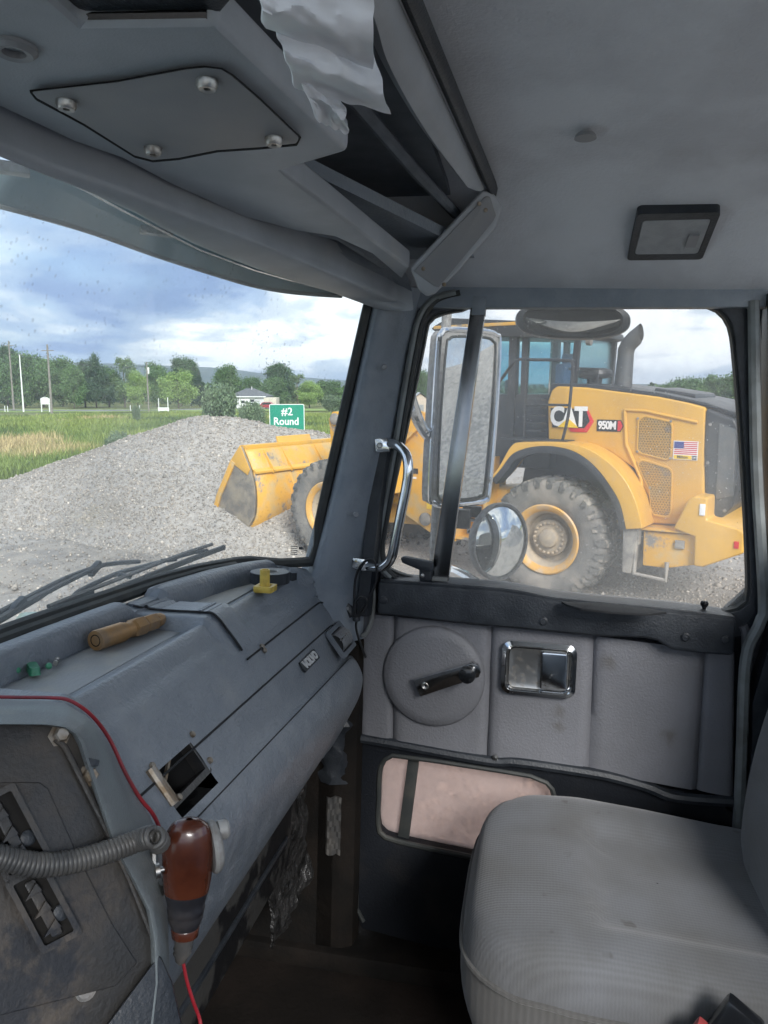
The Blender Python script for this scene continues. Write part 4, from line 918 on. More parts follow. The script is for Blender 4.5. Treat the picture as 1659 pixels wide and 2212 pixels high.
part('lock_button', MB().lathe([(.0035, -.02), (.0035, .012), (.0075, .018), (.008, .022), (.0055, .026), (0, .027)], kx(1520, 1326, 1.585), (0,0,1), 14), 'black_gloss', door)
part('door_skin', MB().ext(yz([(770, 1270), (1600, 1350), (1590, 1740), (772, 1604)], 1.61), 0, 1.6045, 1.64), 'lower_door', door)
# four padded vinyl panels
tops = [(778, 1322), (851, 1331), (1062, 1352), (1283, 1372), (1524, 1404), (1588, 1412)]
bots = [(777, 1588), (848, 1600), (1052, 1636), (1272, 1662), (1505, 1706), (1584, 1720)]
for k in range(5):
    q = [kx(*tops[k], 1.585), kx(*tops[k+1], 1.585), kx(*bots[k+1], 1.585), kx(*bots[k], 1.585)]
    rows = []
    nu, nv = 16, 18
    for i in range(nv+1):
        r_ = []
        for j in range(nu+1):
            u_, v_ = j/nu, i/nv
            p = q[0]*(1-u_)*(1-v_)+q[1]*u_*(1-v_)+q[2]*u_*v_+q[3]*(1-u_)*v_
            wdt = np.linalg.norm(q[1]-q[0]); e = min(u_*wdt, (1-u_)*wdt)
            puff = .0045+.0085*(1-math.exp(-e/.0045))+.003*mnoise.noise(Vector((p[1]*9, p[2]*9, k)))
            r_.append((1.593-puff, p[1], p[2]))
        rows.append(r_)
    part('vinyl_panel', shell(rows, [[(1.605, p[1], p[2]) for p in r_] for r_ in rows]), 'door_vinyl', door, smooth=60)
# winder disc and crank
cc = kx(936, 1462, 1.572)
part('winder_disc', MB().lathe([(.108, -.012), (.1085, -.002), (.104, .004), (.085, .0075), (.04, .009), (0, .0095)], cc, (-1,0,0), 64), 'door_vinyl', door, smooth=50)
ca, cb = kx(920, 1478, 1.548), kx(1012, 1448, 1.535); cd = unit(cb-ca); cn_ = np.array((-1., 0, 0)); cs = np.cross(cn_, cd)
def crk(l, w, h): return ca+cd*l+cs*w+cn_*h
Lc = np.linalg.norm(cb-ca)
A_ = [(-.020, -.021), (Lc+.018, -.0175), (Lc+.026, -.008), (Lc+.026, .008), (Lc+.018, .0175), (-.020, .021)]
wc = part('window_crank', MB().prism([crk(l, w, .002) for l, w in A_], [crk(l, w*.9, .010+.006*max(0, l)/Lc) for l, w in A_]), 'chrome', door, bev=.002)
part('boss', MB().lathe([(.016, -.020), (.016, .004)], ca, cn_, 18), 'chrome', wc)
part('screw', MB().lathe([(.0085, .009), (.0085, .0115), (.006, .013), (.002, .011), (0, .011)], ca, cn_, 14), 'steel', wc)
part('knob', MB().lathe([(.011, .012), (.016, .018), (.0175, .030), (.016, .038), (.010, .0405), (0, .041)], cb, cn_, 22), 'black_gloss', wc)
# inside handle: chrome bezel, dished cup and paddle
hq = [kx(px, py, 1.572) for px, py in ((1088, 1383), (1244, 1396), (1236, 1510), (1088, 1490))]
hcn = sum(hq)/4; hw_ = .075; hh_ = .056
def onh(y, z, d): return np.array((1.572-d, hcn[1]-y, hcn[2]+z-.10*y*0))
ro = rrect(2*hw_, 2*hh_, .02, 7); rm = rrect(2*hw_*.90, 2*hh_*.86, .017, 7); ri_ = rrect(2*hw_*.80, 2*hh_*.74, .013, 7); rj = rrect(2*hw_*.70, 2*hh_*.62, .010, 7); n_ = len(ro)
hd = part('handle_bezel', MB().add([onh(*p, -.004) for p in ro]+[onh(*p, .006) for p in ro]+[onh(*p, .010) for p in rm]+[onh(*p, .003) for p in ri_]+[onh(*p, -.004) for p in ri_], [(k*n_+i, k*n_+(i+1)%n_, (k+1)*n_+(i+1)%n_, (k+1)*n_+i) for k in range(4) for i in range(n_)]), 'chrome', door, smooth=50)
part('cup', MB().add([onh(*p, .0035) for p in ri_]+[onh(*p, .0015) for p in rj], [(i, (i+1)%n_, n_+(i+1)%n_, n_+i) for i in range(n_)]+[tuple(range(n_, 2*n_))]), 'steel', hd, smooth=60)
pad = rrect(hw_*.74, 2*hh_*.72, .006, 5)
part('paddle', MB().prism([onh(p[0]+hw_*.40, p[1], .002) for p in pad], [onh(p[0]*.94+hw_*.40, p[1]*.95, .013-.0*p[0]) for p in pad]), 'chrome', hd, bev=.0025)
# lower door with kick window
kin = radial(cat_rom(yz([(824, 1654), (846, 1628), (890, 1631), (1000, 1648), (1128, 1668), (1172, 1680), (1196, 1708), (1190, 1760), (1180, 1850), (1150, 1872), (1020, 1846), (846, 1808), (820, 1782), (820, 1720)], 1.60), 4, True), (.10, 1.93), 90)
kout = radial(yz([(776, 1590), (1052, 1638), (1272, 1664), (1450, 1703), (1592, 1722), (1592, 2160), (985, 2052), (772, 1996)], 1.60), (.10, 1.93), 90)
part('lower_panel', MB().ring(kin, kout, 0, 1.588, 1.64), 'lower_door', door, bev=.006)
part('kick_seal', MB().tube([(1.590, p[0], p[1]) for p in kin], .006, 8, closed=True), 'rubber', door)
kw = part('kick_window', MB().ext([(p[0], p[1]) for p in radial([tuple((c[0]+(c[0]-.10)*.03, c[1]+(c[1]-1.93)*.03)) for c in kin], (.10, 1.93), 60)], 0, 1.622, 1.627), 'kick_glass', door)
part('strip', MB().ext(yz([(884, 1626), (908, 1628), (882, 1826), (858, 1820)], 1.618), 0, 1.610, 1.619), 'rubber', kw, bev=.002)
lipx = [(777, 1594), (850, 1606), (1050, 1642), (1120, 1646), (1270, 1668), (1330, 1680), (1400, 1700), (1460, 1722), (1585, 1732)]
part('trim_lip', MB().tube(cat_rom([kx(x, y, 1.582) for x, y in lipx], 5), .011, 8), 'black', door)
part('trim_screw', MB().lathe([(.006, 0), (.0055, .003), (0, .004)], kx(1070, 1636, 1.572), (-1,0,0), 12), 'steel', door)
part('door_edge', MB().tube([kx(777, 1330, 1.588), kx(776, 1600, 1.588), kx(772, 1800, 1.588), kx(770, 1960, 1.588), kx(785, 1990, 1.588)], .005, 8), 'rubber', door)
part('door_shut_edge', MB().tube(cat_rom([kx(1604, 1350, 1.585), kx(1612, 1380, 1.585), kx(1606, 1500, 1.585), kx(1598, 1660, 1.585), kx(1590, 1820, 1.585)], 4), .009, 8), 'door_vinyl', door)

# chrome grab handle on the pillar
gh = thing('grab_handle', 'chrome grab handle bolted to the front pillar beside the door', 'grab handle', kx(860, 1210, 1.53), 'cab')
hp_ = [kx(px, py, X_) for px, py, X_ in ((838, 958, 1.548), (858, 962, 1.532), (876, 980, 1.518), (882, 1010, 1.512), (878, 1050, 1.512), (864, 1120, 1.512), (851, 1185, 1.514), (841, 1212, 1.518), (820, 1226, 1.526), (796, 1224, 1.54))]
part('tube', MB().tube(cat_rom(hp_, 7), .0102, 14), 'chrome', gh, smooth=80)
for q in ([(808, 948), (836, 946), (842, 976), (812, 978)], [(762, 1205), (790, 1208), (806, 1230), (784, 1234), (760, 1226)]):
    c_ = np.mean(q, axis=0); bpl = part('bracket', MB().prism([kx(x, y, 1.536) for x, y in q], [kx(x, y, 1.546) for x, y in q]), 'chrome', gh, bev=.002)
    part('bolt', MB().lathe([(.006, 0), (.006, .005), (.004, .006), (0, .006)], kx(c_[0]-4, c_[1], 1.536), (-1, -.1, 0), 6), 'steel', bpl, smooth=20)
# looped black cable
cbp = [kx(px, py, X_) for px, py, X_ in ((764, 1335, 1.532), (765, 1290, 1.530), (768, 1250, 1.528), (779, 1222, 1.520), (795, 1209, 1.512), (809, 1214, 1.512), (814, 1240, 1.52), (810, 1265, 1.525), (795, 1295, 1.53), (778, 1320, 1.53), (770, 1334, 1.53), (767, 1318, 1.528), (768, 1300, 1.527), (780, 1289, 1.526), (792, 1295, 1.526), (790, 1312, 1.527), (776, 1332, 1.53), (769, 1350, 1.532), (775, 1380, 1.54), (790, 1420, 1.55))]
lc_ = thing('looped_cable', 'thin black cable looped over the foot of the grab handle', 'cable', kx(768, 1340, 1.53), 'cab')
part('cable', MB().tube(cat_rom(cbp, 7), .0026, 8), 'cable', lc_, smooth=80)
part('tie', MB().lathe([(.0075, -.004), (.0082, 0), (.0075, .004)], kx(770, 1337, 1.531), (0,0,1), 12), 'black', lc_)
part('cable_loom', MB().tube(cat_rom([kx(x, y, 1.565) for x, y in ((806, 1255), (808, 1300), (802, 1340), (792, 1366), (782, 1374))], 6), .005, 8), 'seal_grey', lc_)

# ================================================================== SEAT
seat = thing('passenger_seat', 'grey fabric passenger seat with a worn cushion', 'seat', (1.28, -.2, 1.5), 'cab')
sc_ = np.array((1.287, -.235)); sh_ = np.array((.262, .315))
def sper(t, k=1.0, ex=4.2):
    c, s_ = math.cos(t), math.sin(t); return sc_+sh_*k*np.array((math.copysign(abs(c)**(2/ex), c), math.copysign(abs(s_)**(2/ex), s_)))
def topz(x, y):
    u_, v_ = (x-sc_[0])/sh_[0], (y-sc_[1])/sh_[1]
    z = 1.905+.012*(1-u_*u_)+.006*math.sin(3*v_)
    z += .026*math.exp(-((u_-.74)/.26)**2)*(.35+.65*sm(-1.0, .4, v_))+.010*math.exp(-((u_+.78)/.22)**2)      # bolsters
    inset = sm(-.64, -.56, u_)*(1-sm(.42, .50, u_))*(1-sm(.31, .36, v_)); z -= .0125*inset
    z -= .02*sm(.5, 1.0, v_)*.5
    z += .0022*mnoise.noise(Vector((x*22, y*22, 1)))
    return z
TT = np.linspace(0, 2*math.pi, 141)[:-1]
rows = []
for k, dz in ((1.0, None), (.997, None), (.985, None), (.965, None), (.94, None), (.9, None), (.85, None), (.78, None), (.7, None), (.62, None), (.54, None), (.46, None), (.38, None), (.3, None), (.22, None), (.14, None), (.07, None), (.005, None)):
    e = 1-k; drop = .040*math.exp(-e/.022)+.020*math.exp(-e/.09)
    r_ = []
    for t in TT:
        p = sper(t, k); r_.append((p[0], p[1], topz(p[0], p[1])-drop))
    rows.append(r_)
first = [(p[0], p[1], p[2]-.012) for p in rows[0]]
part('cushion', MB().grid([first]+rows, True), 'seat_fabric', seat, smooth=80)
rows = []
for q in range(9):
    f_ = q/8; bul = .010*math.sin(math.pi*f_)-.02*f_
    r_ = []
    for i, t in enumerate(TT):
        p = sper(t, 1.0+.002); d_ = unit(p-sc_); z0 = first[i][2]+.006
        r_.append((p[0]+d_[0]*bul, p[1]+d_[1]*bul, z0-(z0-1.715)*f_))
    rows.append(r_)
part('cushion_side', MB().grid(rows, True), 'seat_cord', seat, smooth=80)
part('piping', MB().tube([(sper(t, 1.006)[0], sper(t, 1.006)[1], first[i][2]+.004) for i, t in enumerate(TT)], .0042, 6, closed=True), 'seat_cord', seat)
part('seat_pan', MB().prism([(sper(t, .9)[0], sper(t, .9)[1], 1.66) for t in TT[::4]], [(sper(t, .92)[0], sper(t, .92)[1], 1.72) for t in TT[::4]]), 'black', seat)
part('pedestal', MB().box((1.29, -.25, 1.565), (.34, .40, .20)), 'black', seat, bev=.01)
# backrest: rounded slab leaning back
rows = []; bc0 = np.array((1.285, -.525, 2.235))
for i in range(25):
    f_ = i/24; zz = 1.80+f_*.80
    e = min(f_, 1-f_)*.80; kk = (1-max(0, 1-e/.12)**2.6)**.5 if e < .12 else 1.0; kk = max(kk, .02)
    r_ = []
    for t in np.linspace(0, 2*math.pi, 49)[:-1]:
        c, s_ = math.cos(t), math.sin(t)
        bulge = .03*math.sin(math.pi*min(1, f_*1.6))
        x = bc0[0]+.245*(kk*.25+.75*min(1, kk*1.05))*math.copysign(abs(c)**.55, c); y = bc0[1]-.10*(f_-.4)+(.085*kk+bulge)*math.copysign(abs(s_)**.7, s_)
        r_.append((x, y, zz))
    rows.append(r_)
part('backrest', MB().grid(rows, True), 'seat_fabric', seat, smooth=80)
# buckle at the seat's inner side
bkp = kx(1576, 2204, .985)
bk = thing('seat_belt_buckle', 'black seat belt buckle with a red button beside the cushion', 'buckle', bkp, 'cab')
bm_ = np.array(Matrix.Rotation(R(28), 3, 'X') @ Matrix.Rotation(R(-20), 3, 'Z'))
part('case', MB().box(bkp+np.array((.0, .0, -.02)), (.03, .05, .085), bm_), 'black_gloss', bk, bev=.006)
part('button', MB().box(bkp+bm_@np.array((-.010, .014, -.038)), (.020, .030, .034), bm_), 'buckle_red', bk, bev=.004)
part('stalk', MB().tube([bkp+np.array((0,0,-.06)), bkp+np.array((.02, -.02, -.2))], .008, 8), 'black', bk)

# ================================================================== OUTSIDE OF THE CAB
# external sun visor
vl = [(-60, 428, .90), (0, 444, .92), (110, 474, 1.0), (208, 504, 1.10), (338, 551, 1.22), (468, 593, 1.33), (546, 616, 1.40), (613, 629, 1.46), (680, 636, 1.51), (740, 640, 1.56)]
low = [kx(a, b, c) for a, b, c in vl]; low = cat_rom(low, 4)
up_ = [np.array((p[0], lerp_tab(WT, min(p[0], 1.52))+.03, 3.02)) for p in low]
rowsA = [[a*(1-t)+b*t+np.array((0, .02*math.sin(math.pi*t), 0)) for t in np.linspace(0, 1, 6)] for a, b in zip(low, up_)]
sv = thing('sun_visor', 'tinted exterior sun visor above the windshield', 'sun visor', (1.2, .6, 2.92), 'cab')
part('visor_sheet', shell(rowsA, [[p+np.array((0, .006, .004)) for p in r_] for r_ in rowsA]), 'visor', sv, smooth=60)
part('visor_edge', MB().tube([p+np.array((0, .002, 0)) for p in low], .004, 6), 'seal_grey', sv)
for px, py, X_ in ((12, 362, .80), (338, 500, 1.16)):
    c_ = kx(px, py, X_); part('visor_bracket', MB().box(c_, (.018, .05, .012), np.array(Matrix.Rotation(R(35), 3, 'Z'))), 'mic_grey', sv, bev=.002)
# roof skin
rowsA = [[(X_, y, lerp_tab(CEIL, X_)+.06) for y in (-.75, 0, .45, .52)] for X_ in np.linspace(-.8, 1.66, 30)]
struct('cab_roof', shell(rowsA, [[(p[0], p[1], p[2]+.01) for p in r_] for r_ in rowsA]), 'hood_paint', (.5, -.2, 3.1), 'cab')
# hood and cowl
hpn = [(-.5, .66), (1.60, .66), (1.56, .80), (1.48, .90), (1.40, 1.04), (1.20, .94), (1.0, 1.25), (.92, 2.3), (.1, 2.3), (.02, 1.25), (-.16, .94), (-.36, 1.04), (-.46, .85)]
struct('truck_hood', MB().ext(hpn, 2, 2.05, 2.25), 'hood_paint', (.6, 1.4, 2.2), 'cab', smooth=40, bev=.012)
mb = MB().ext([(.685, 2.335), (.72, 2.30), (.75, 2.255), (.685, 2.255)], 0, -.5, 1.44); struct('cowl', mb, 'black', (.5, .7, 2.2), 'cab')
# wiper
wi = thing('windshield_wiper', 'black windshield wiper resting across the lower screen', 'wiper', ky(100, 1330, .66), 'cab')
Yw_ = lambda px: float(np.interp(px, [0, 200, 400, 485], [.700, .695, .672, .655]))
wk = lambda px, py, o=0.0: ky(px, py, Yw_(px)+o)
blade = cat_rom([wk(66, 1345), wk(180, 1300), wk(300, 1252), wk(400, 1212), wk(484, 1181)], 6)
part('rubber_blade', shell([[p+np.array((0,-.004,-.006)), p+np.array((0,-.004,.004))] for p in blade], [[p+np.array((0,.003,-.006)), p+np.array((0,.003,.004))] for p in blade]), 'rubber', wi, bev=.001)
part('spine', MB().tube([p+np.array((0,.004,.008)) for p in cat_rom([wk(110, 1322), wk(200, 1285), wk(300, 1245), wk(400, 1205), wk(462, 1184)], 6)], .0038, 6), 'cable', wi)
part('bridge', MB().tube(cat_rom([wk(100, 1320, .008), wk(150, 1296, .012), wk(175, 1275, .016), wk(250, 1240, .018), wk(300, 1226, .018), wk(345, 1214, .016), wk(395, 1200, .012), wk(440, 1188, .006)], 6), [.003]*2+[.0042]*40+[.003]*1, 8), 'black', wi)
for a, b in (((150, 1296), (200, 1278)), ((255, 1240), (282, 1246)), ((350, 1212), (380, 1208)), ((420, 1193), (448, 1190))):
    part('claw', MB().tube([wk(*a, .012), wk(*b, .004)], .0045, 6), 'black', wi)
part('arm', MB().tube(cat_rom([wk(-60, 1372, .03), wk(0, 1338, .03), wk(100, 1280, .034), wk(205, 1228, .032), wk(240, 1218, .03), wk(300, 1213, .026)], 6), [.006]*12+[.0042]*19, 8), 'cable', wi)
part('arm', MB().tube(cat_rom([wk(-60, 1352, .04), wk(30, 1306, .04), wk(140, 1250, .042), wk(215, 1222, .038)], 6), .0042, 8), 'cable', wi)
for px, py in ((205, 1228), (38, 1308)):
    part('joint', MB().box(wk(px, py, .034), (.034, .011, .013), np.array(Matrix.Rotation(R(24), 3, 'Y').inverted())), 'black', wi, bev=.003)

# main mirror
mc_ = kx(1008, 905, 1.98); mn = unit((-.60, -.80, .0))
mk_ = lambda x, y, h=0.0: kp(x, y, mc_+mn*h, mn)
mm = thing('wing_mirror', 'tall rectangular chrome-framed truck mirror outside the door window', 'mirror', mk_(1000, 1090), 'cab')
mo_ = [mk_(*p) for p in ((972, 712), (1050, 716), (1073, 724), (1080, 745), (1072, 900), (1058, 1060), (1050, 1080), (1030, 1086), (960, 1092), (940, 1086), (932, 1065), (940, 900), (950, 745), (956, 720))]
part('frame', MB().prism(cat_rom(mo_, 3, True), [p-mn*.035 for p in cat_rom(mo_, 3, True)]), 'mic_grey', mm, bev=.006, seg=2)
mi_ = [mk_(*p, .0012) for p in ((985, 730), (1046, 732), (1062, 740), (1066, 760), (1058, 900), (1044, 1052), (1036, 1068), (1020, 1074), (962, 1078), (950, 1070), (948, 1050), (954, 900), (966, 750), (972, 736))]
part('glass', MB().prism(cat_rom(mi_, 3, True), [p-mn*.004 for p in cat_rom(mi_, 3, True)]), 'mirror', mm)
part('bead', MB().tube([p+mn*.002 for p in cat_rom([mk_(*p) for p in ((984, 727), (1048, 729), (1065, 738), (1069, 760), (1061, 900), (1047, 1054), (1038, 1071), (1020, 1077), (960, 1082), (947, 1073), (945, 1050), (951, 900), (963, 750), (970, 733))], 3, True)], .0032, 6, closed=True), 'rubber', mm)
part('frame_bead', MB().tube([p-mn*.003 for p in cat_rom(mo_, 4, True)], .0075, 8, closed=True), 'chrome', mm)
tb = [mk_(966, 640, -.05), mk_(964, 700, -.05), mk_(952, 900, -.05), mk_(944, 1080, -.05), mk_(938, 1190, -.05), mk_(942, 1225, -.05)]
part('support_tube', MB().tube(cat_rom(tb, 6), .013, 10), 'mic_grey', mm)
tb = [kx(868, 800, 1.66), kx(892, 878, 1.75), kx(912, 925, 1.86), kx(945, 962, 1.98)]
part('support_tube', MB().tube(cat_rom(tb, 6), .014, 10), 'chrome', mm)
tb = [kx(944, 1228, 1.98), kx(985, 1236, 1.86), kx(1030, 1262, 1.75), kx(1060, 1290, 1.66)]
part('support_tube', MB().tube(cat_rom(tb, 6), .014, 10), 'chrome', mm)
part('clamp', MB().box(mk_(1000, 1120, -.03), (.05, .04, .05)).box(mk_(1020, 1105, -.03), (.03, .05, .03)), 'black', mm, bev=.004)
part('clamp_rod', MB().tube([mk_(985, 1118, -.03), mk_(1050, 1128, -.02)], .005, 6), 'steel', mm)
# round convex mirror
rc_ = kx(1081, 1170, 1.93); rn = unit((-.66, -.75, .03))
rm_ = thing('convex_mirror', 'round convex spot mirror with a grey rim below the tall mirror', 'mirror', kx(1085, 1250, 1.93), 'cab')
rr_ = 82*1.93/FPX*1.02
part('bowl', MB().lathe([(rr_*.25, -.05), (rr_*.8, -.035), (rr_*1.0, -.012), (rr_*1.02, 0), (rr_*.99, .005), (rr_*.93, .004), (rr_*.92, 0)], rc_, rn, 48), 'mic_grey', rm_, smooth=50)
part('glass', MB().lathe([(rr_*.935*math.sin(t)/math.sin(.55), .0+rr_*.93/math.sin(.55)*(math.cos(t)-math.cos(.55))) for t in np.linspace(.55, 0, 14)], rc_, rn, 48), 'mirror', rm_, smooth=80)
part('stud', MB().tube([rc_-rn*.05, mk_(1030, 1118, -.03)], .006, 8), 'steel', rm_)
# look-down mirror over the window
lc2 = kx(1236, 693, 1.80)
lk = thing('look_down_mirror', 'oval look-down mirror hanging above the door window', 'mirror', lc2, 'cab')
lw2 = 116*1.8/FPX; lh2 = 37*1.8/FPX; axu = unit((0., -1., -.02)); axv = unit((-.05, 0, 1.0)); axn = np.cross(axu, axv)
def olp(t, k=1.0): 
    c, s_ = math.cos(t), math.sin(t); return axu*math.copysign(abs(c)**.75, c)*lw2*k+axv*math.copysign(abs(s_)**.8, s_)*lh2*k
prof = [(.2, .07), (.75, .055), (.96, .03), (1.0, .0), (.98, -.012), (.86, -.014), (.84, -.008)]
part('housing', MB().grid([[lc2+np.array((1., 0, 0))*h+olp(t, k) for t in np.linspace(0, 2*math.pi, 49)[:-1]] for k, h in prof], True), 'black', lk, smooth=60)
cres = []
for i in range(25):
    f_ = i/24; x_ = (f_-.5)*2*.80
    top_, bot_ = .16-.40*(1-x_*x_), .14-.90*(1-x_*x_)
    cres.append([lc2+axu*lw2*x_+axv*lh2*top_-np.array((.020+.038*(1-x_*x_), 0, 0)), lc2+axu*lw2*x_+axv*lh2*bot_-np.array((.020, 0, 0))])
part('glass', shell(cres, [[p+np.array((.006,0,0)) for p in r_] for r_ in cres]), 'mirror', lk, smooth=80)
for s_ in (-.45, .45):
    a_ = lc2+axu*lw2*s_+axv*lh2*.7; part('hanger', MB().tube([a_+np.array((.01,0,0)), a_+np.array((-.02, 0, .06)), a_+np.array((-.12, 0, .10))], .012, 8), 'black', lk)

# perforated exhaust guard behind the cab (shows in the round mirror)
es = thing('exhaust_guard', 'slotted chrome exhaust guard behind the cab, seen in the round mirror', 'exhaust guard', (1.60, -1.15, 1.2), 'cab')
part('guard_tube', MB().lathe([(.10, 0), (.10, 2.3)], (1.60, -1.15, 1.0), (0,0,1), 28), 'chrome', es, smooth=50)
mb = MB()
for i in range(34):
    for k in range(3):
        a_ = R(-70+k*38); mb.box((1.60+.101*math.cos(a_), -1.15+.101*math.sin(a_), 1.15+i*.06), (.006, .05, .022), np.array(Matrix.Rotation(a_, 3, 'Z')))
sl_ = part('guard_slot', mb, 'seam', es, smooth=0); sl_['kind'] = 'stuff'
# ================================================================== GROUND, GRAVEL, GRASS
M['field_soil'] = mk('field_soil', (.10,.13,.03), .95, c2=(.16,.17,.05), nscale=.12, c3=(.30,.25,.12), n3=.05, lo3=.55, hi3=.7)
M['yard'] = mk('gravel_yard', (.40,.37,.335), .85, c2=(.31,.285,.26), nscale=9, ndetail=8, bscale=30, bump=.9, bdist=.03, c3=(.27,.245,.215), n3=.28, lo3=.52, hi3=.66)
M['stones'] = mk('crushed_stone', (.4,.38,.36), .85, attr='tint', bscale=60, bump=.3, bdist=.004)
M['grass'] = mk('grass_blades', (.1,.2,.04), .7, attr='tint', spec=.25)
def tz(x, y):
    r_ = math.hypot(x, y); return -2.6*sm(24, 230, r_)+(.16*mnoise.noise(Vector((x*.06, y*.06, 0)))*sm(24, 40, r_) if r_ < 900 else 0)
# terrain sheet out to the horizon
rad = [0, 8, 16, 24, 30, 36, 42, 50, 60, 72, 86, 104, 125, 150, 180, 220, 270, 340, 450, 650, 1000, 1700, 3000, 6000, 12000]
rows = [[(r_*math.sin(a), r_*math.cos(a), tz(r_*math.sin(a), r_*math.cos(a))-.02) for a in np.linspace(0, 2*math.pi, 97)[:-1]] for r_ in rad]
struct('ground', MB().grid(rows, True), 'field_soil', (0,0,0), 'world', smooth=80)
# yard surface with a ragged edge towards the field
yard_edge = [(60,-8), (40,-2), (30,1), (26,5), (24.5,9), (22,12.5), (19.5,15), (17,18), (12,24), (0,30), (-20,30), (-40,10), (-40,-40), (60,-40)]
ye = cat_rom(yard_edge, 8, True); ye = [p*(1+.012*mnoise.noise(Vector((p[0]*.7, p[1]*.7, 4)))) for p in ye]
ye = radial(ye, (5, 0), 160)
rows = [[(5+(p[0]-5)*k, (p[1])*k, .006+(tz(5+(p[0]-5)*k, p[1]*k))+.02*mnoise.noise(Vector((p[0]*k*.4, p[1]*k*.4, 8)))*min(1, k*4)) for p in ye] for k in (.001, .1, .2, .3, .4, .5, .6, .7, .8, .9, .97, 1.0)]
struct('gravel_yard', MB().grid(rows, True), 'yard', (0,0,0), 'world', smooth=80)
# ---- gravel pile: crest line along the picture's outline, sides at the angle of repose
TR = 16.0
crest_px = [(-140, 1062), (0, 1046), (90, 1018), (200, 984), (250, 962), (300, 943), (360, 926), (430, 913), (500, 909), (560, 914), (620, 925), (690, 938), (760, 965), (860, 1010), (980, 1090), (1080, 1190)]
cs_, cz_ = [], []
for x, y in crest_px: p = dep(x, y, TR); cs_.append(float(p@rgt)); cz_.append(max(0, float(p[2])+.07))
def pile_h(s_, t):
    zr = float(np.interp(s_, cs_, cz_, left=0.3, right=0)); tr = TR+.35*math.sin(s_*.7)
    d = t-tr; z = zr-.545*math.sqrt(d*d+.10)+.17 if d < 0 else zr-.60*math.sqrt(d*d+.10)+.19
    z += .10*mnoise.noise(Vector((s_*.55, t*.55, 1)))+.05*mnoise.noise(Vector((s_*1.7, t*1.7, 5)))
    base = -.06
    k = .35; h = max(0, min(1, .5+.5*(z-base)/k)); return base*(1-h)+z*h+k*h*(1-h)*.5-.0
def mound(name, label, s0, s1, t0, t1, fn, step, cut=.05):
    S = np.arange(s0, s1, step); T = np.arange(t0, t1, step); V = []; 
    for s_ in S:
        for t in T:
            p = rgt*s_+fwh*t; V.append((p[0], p[1], fn(s_, t)))
    n = len(T); F = [(i*n+j, i*n+j+1, (i+1)*n+j+1, (i+1)*n+j) for i in range(len(S)-1) for j in range(n-1)]
    F = [f for f in F if max(V[k][2] for k in f) > cut]
    return V, F
V, F = mound('', '', -13.5, 4.2, 9.5, 22.5, pile_h, .16, -.03)
gpile = thing('gravel_pile', 'long pile of crushed grey gravel in front of the bucket', 'gravel pile', tuple(rgt*-3+fwh*16), 'world')
mb = MB(); mb.v = V; mb.f = F; part('pile_body', mb, 'yard', gpile, smooth=80)
# ---- loose stones as real geometry
OCT_V = np.array([(1,0,0), (-1,0,0), (0,1,0), (0,-1,0), (0,0,1), (0,0,-1)], float)
OCT_F = np.array([(0,2,4), (2,1,4), (1,3,4), (3,0,4), (2,0,5), (1,2,5), (3,1,5), (0,3,5)])
def stones(name, P, size, base_cols, parent=None):
    n = len(P); sz = size*np.exp(rng.normal(0, .35, n)); sc = rng.uniform(.55, 1.3, (n, 6, 1))
    A = rng.normal(size=(n, 3, 3)); Q, _ = np.linalg.qr(A)
    ax3 = rng.uniform(.55, 1.1, (n, 1, 3))
    v = OCT_V[None]*sc*ax3*sz[:, None, None]
    v = np.einsum('nij,nkj->nki', Q, v)+P[:, None, :]
    f = OCT_F[None]+6*np.arange(n)[:, None, None]
    base_cols = np.array(base_cols); w = rng.dirichlet(np.ones(len(base_cols))*.6, n); c = w@base_cols*np.exp(rng.normal(-.03, .24, (n, 1)))
    c = np.repeat(c[:, None, :], 6, axis=1).reshape(-1, 3)
    b = np.array(base_of(parent)) if parent is not None else 0
    me = np_mesh(name, v.reshape(-1, 3)-b, f.reshape(-1, 3), 'stones', np.clip(c, 0, .8)); o = link_mesh(name, me, parent); o['kind'] = 'stuff'; return o
GC = [(.30,.270,.240), (.385,.345,.300), (.225,.21,.195), (.42,.378,.328), (.315,.270,.222)]
n = 100000; s_ = rng.uniform(-13, 3.6, n); t = 9.6+rng.uniform(0, 1, n)**1.15*9.2
S_, T_ = np.arange(-13.5, 4.2, .16), np.arange(9.5, 22.5, .16)
HZ = np.array([p[2] for p in V]).reshape(len(S_), len(T_))
ii = np.clip(((s_-S_[0])/.16).astype(int), 0, len(S_)-2); jj = np.clip(((t-T_[0])/.16).astype(int), 0, len(T_)-2)
fs_, ft_ = (s_-S_[0])/.16-ii, (t-T_[0])/.16-jj
z = HZ[ii, jj]*(1-fs_)*(1-ft_)+HZ[ii+1, jj]*fs_*(1-ft_)+HZ[ii, jj+1]*(1-fs_)*ft_+HZ[ii+1, jj+1]*fs_*ft_
ok = z > .0
P = (rgt[None]*s_[:, None]+fwh[None]*t[:, None]); P[:, 2] = z+.006
stones('stones', P[ok], .0205, GC, gpile)
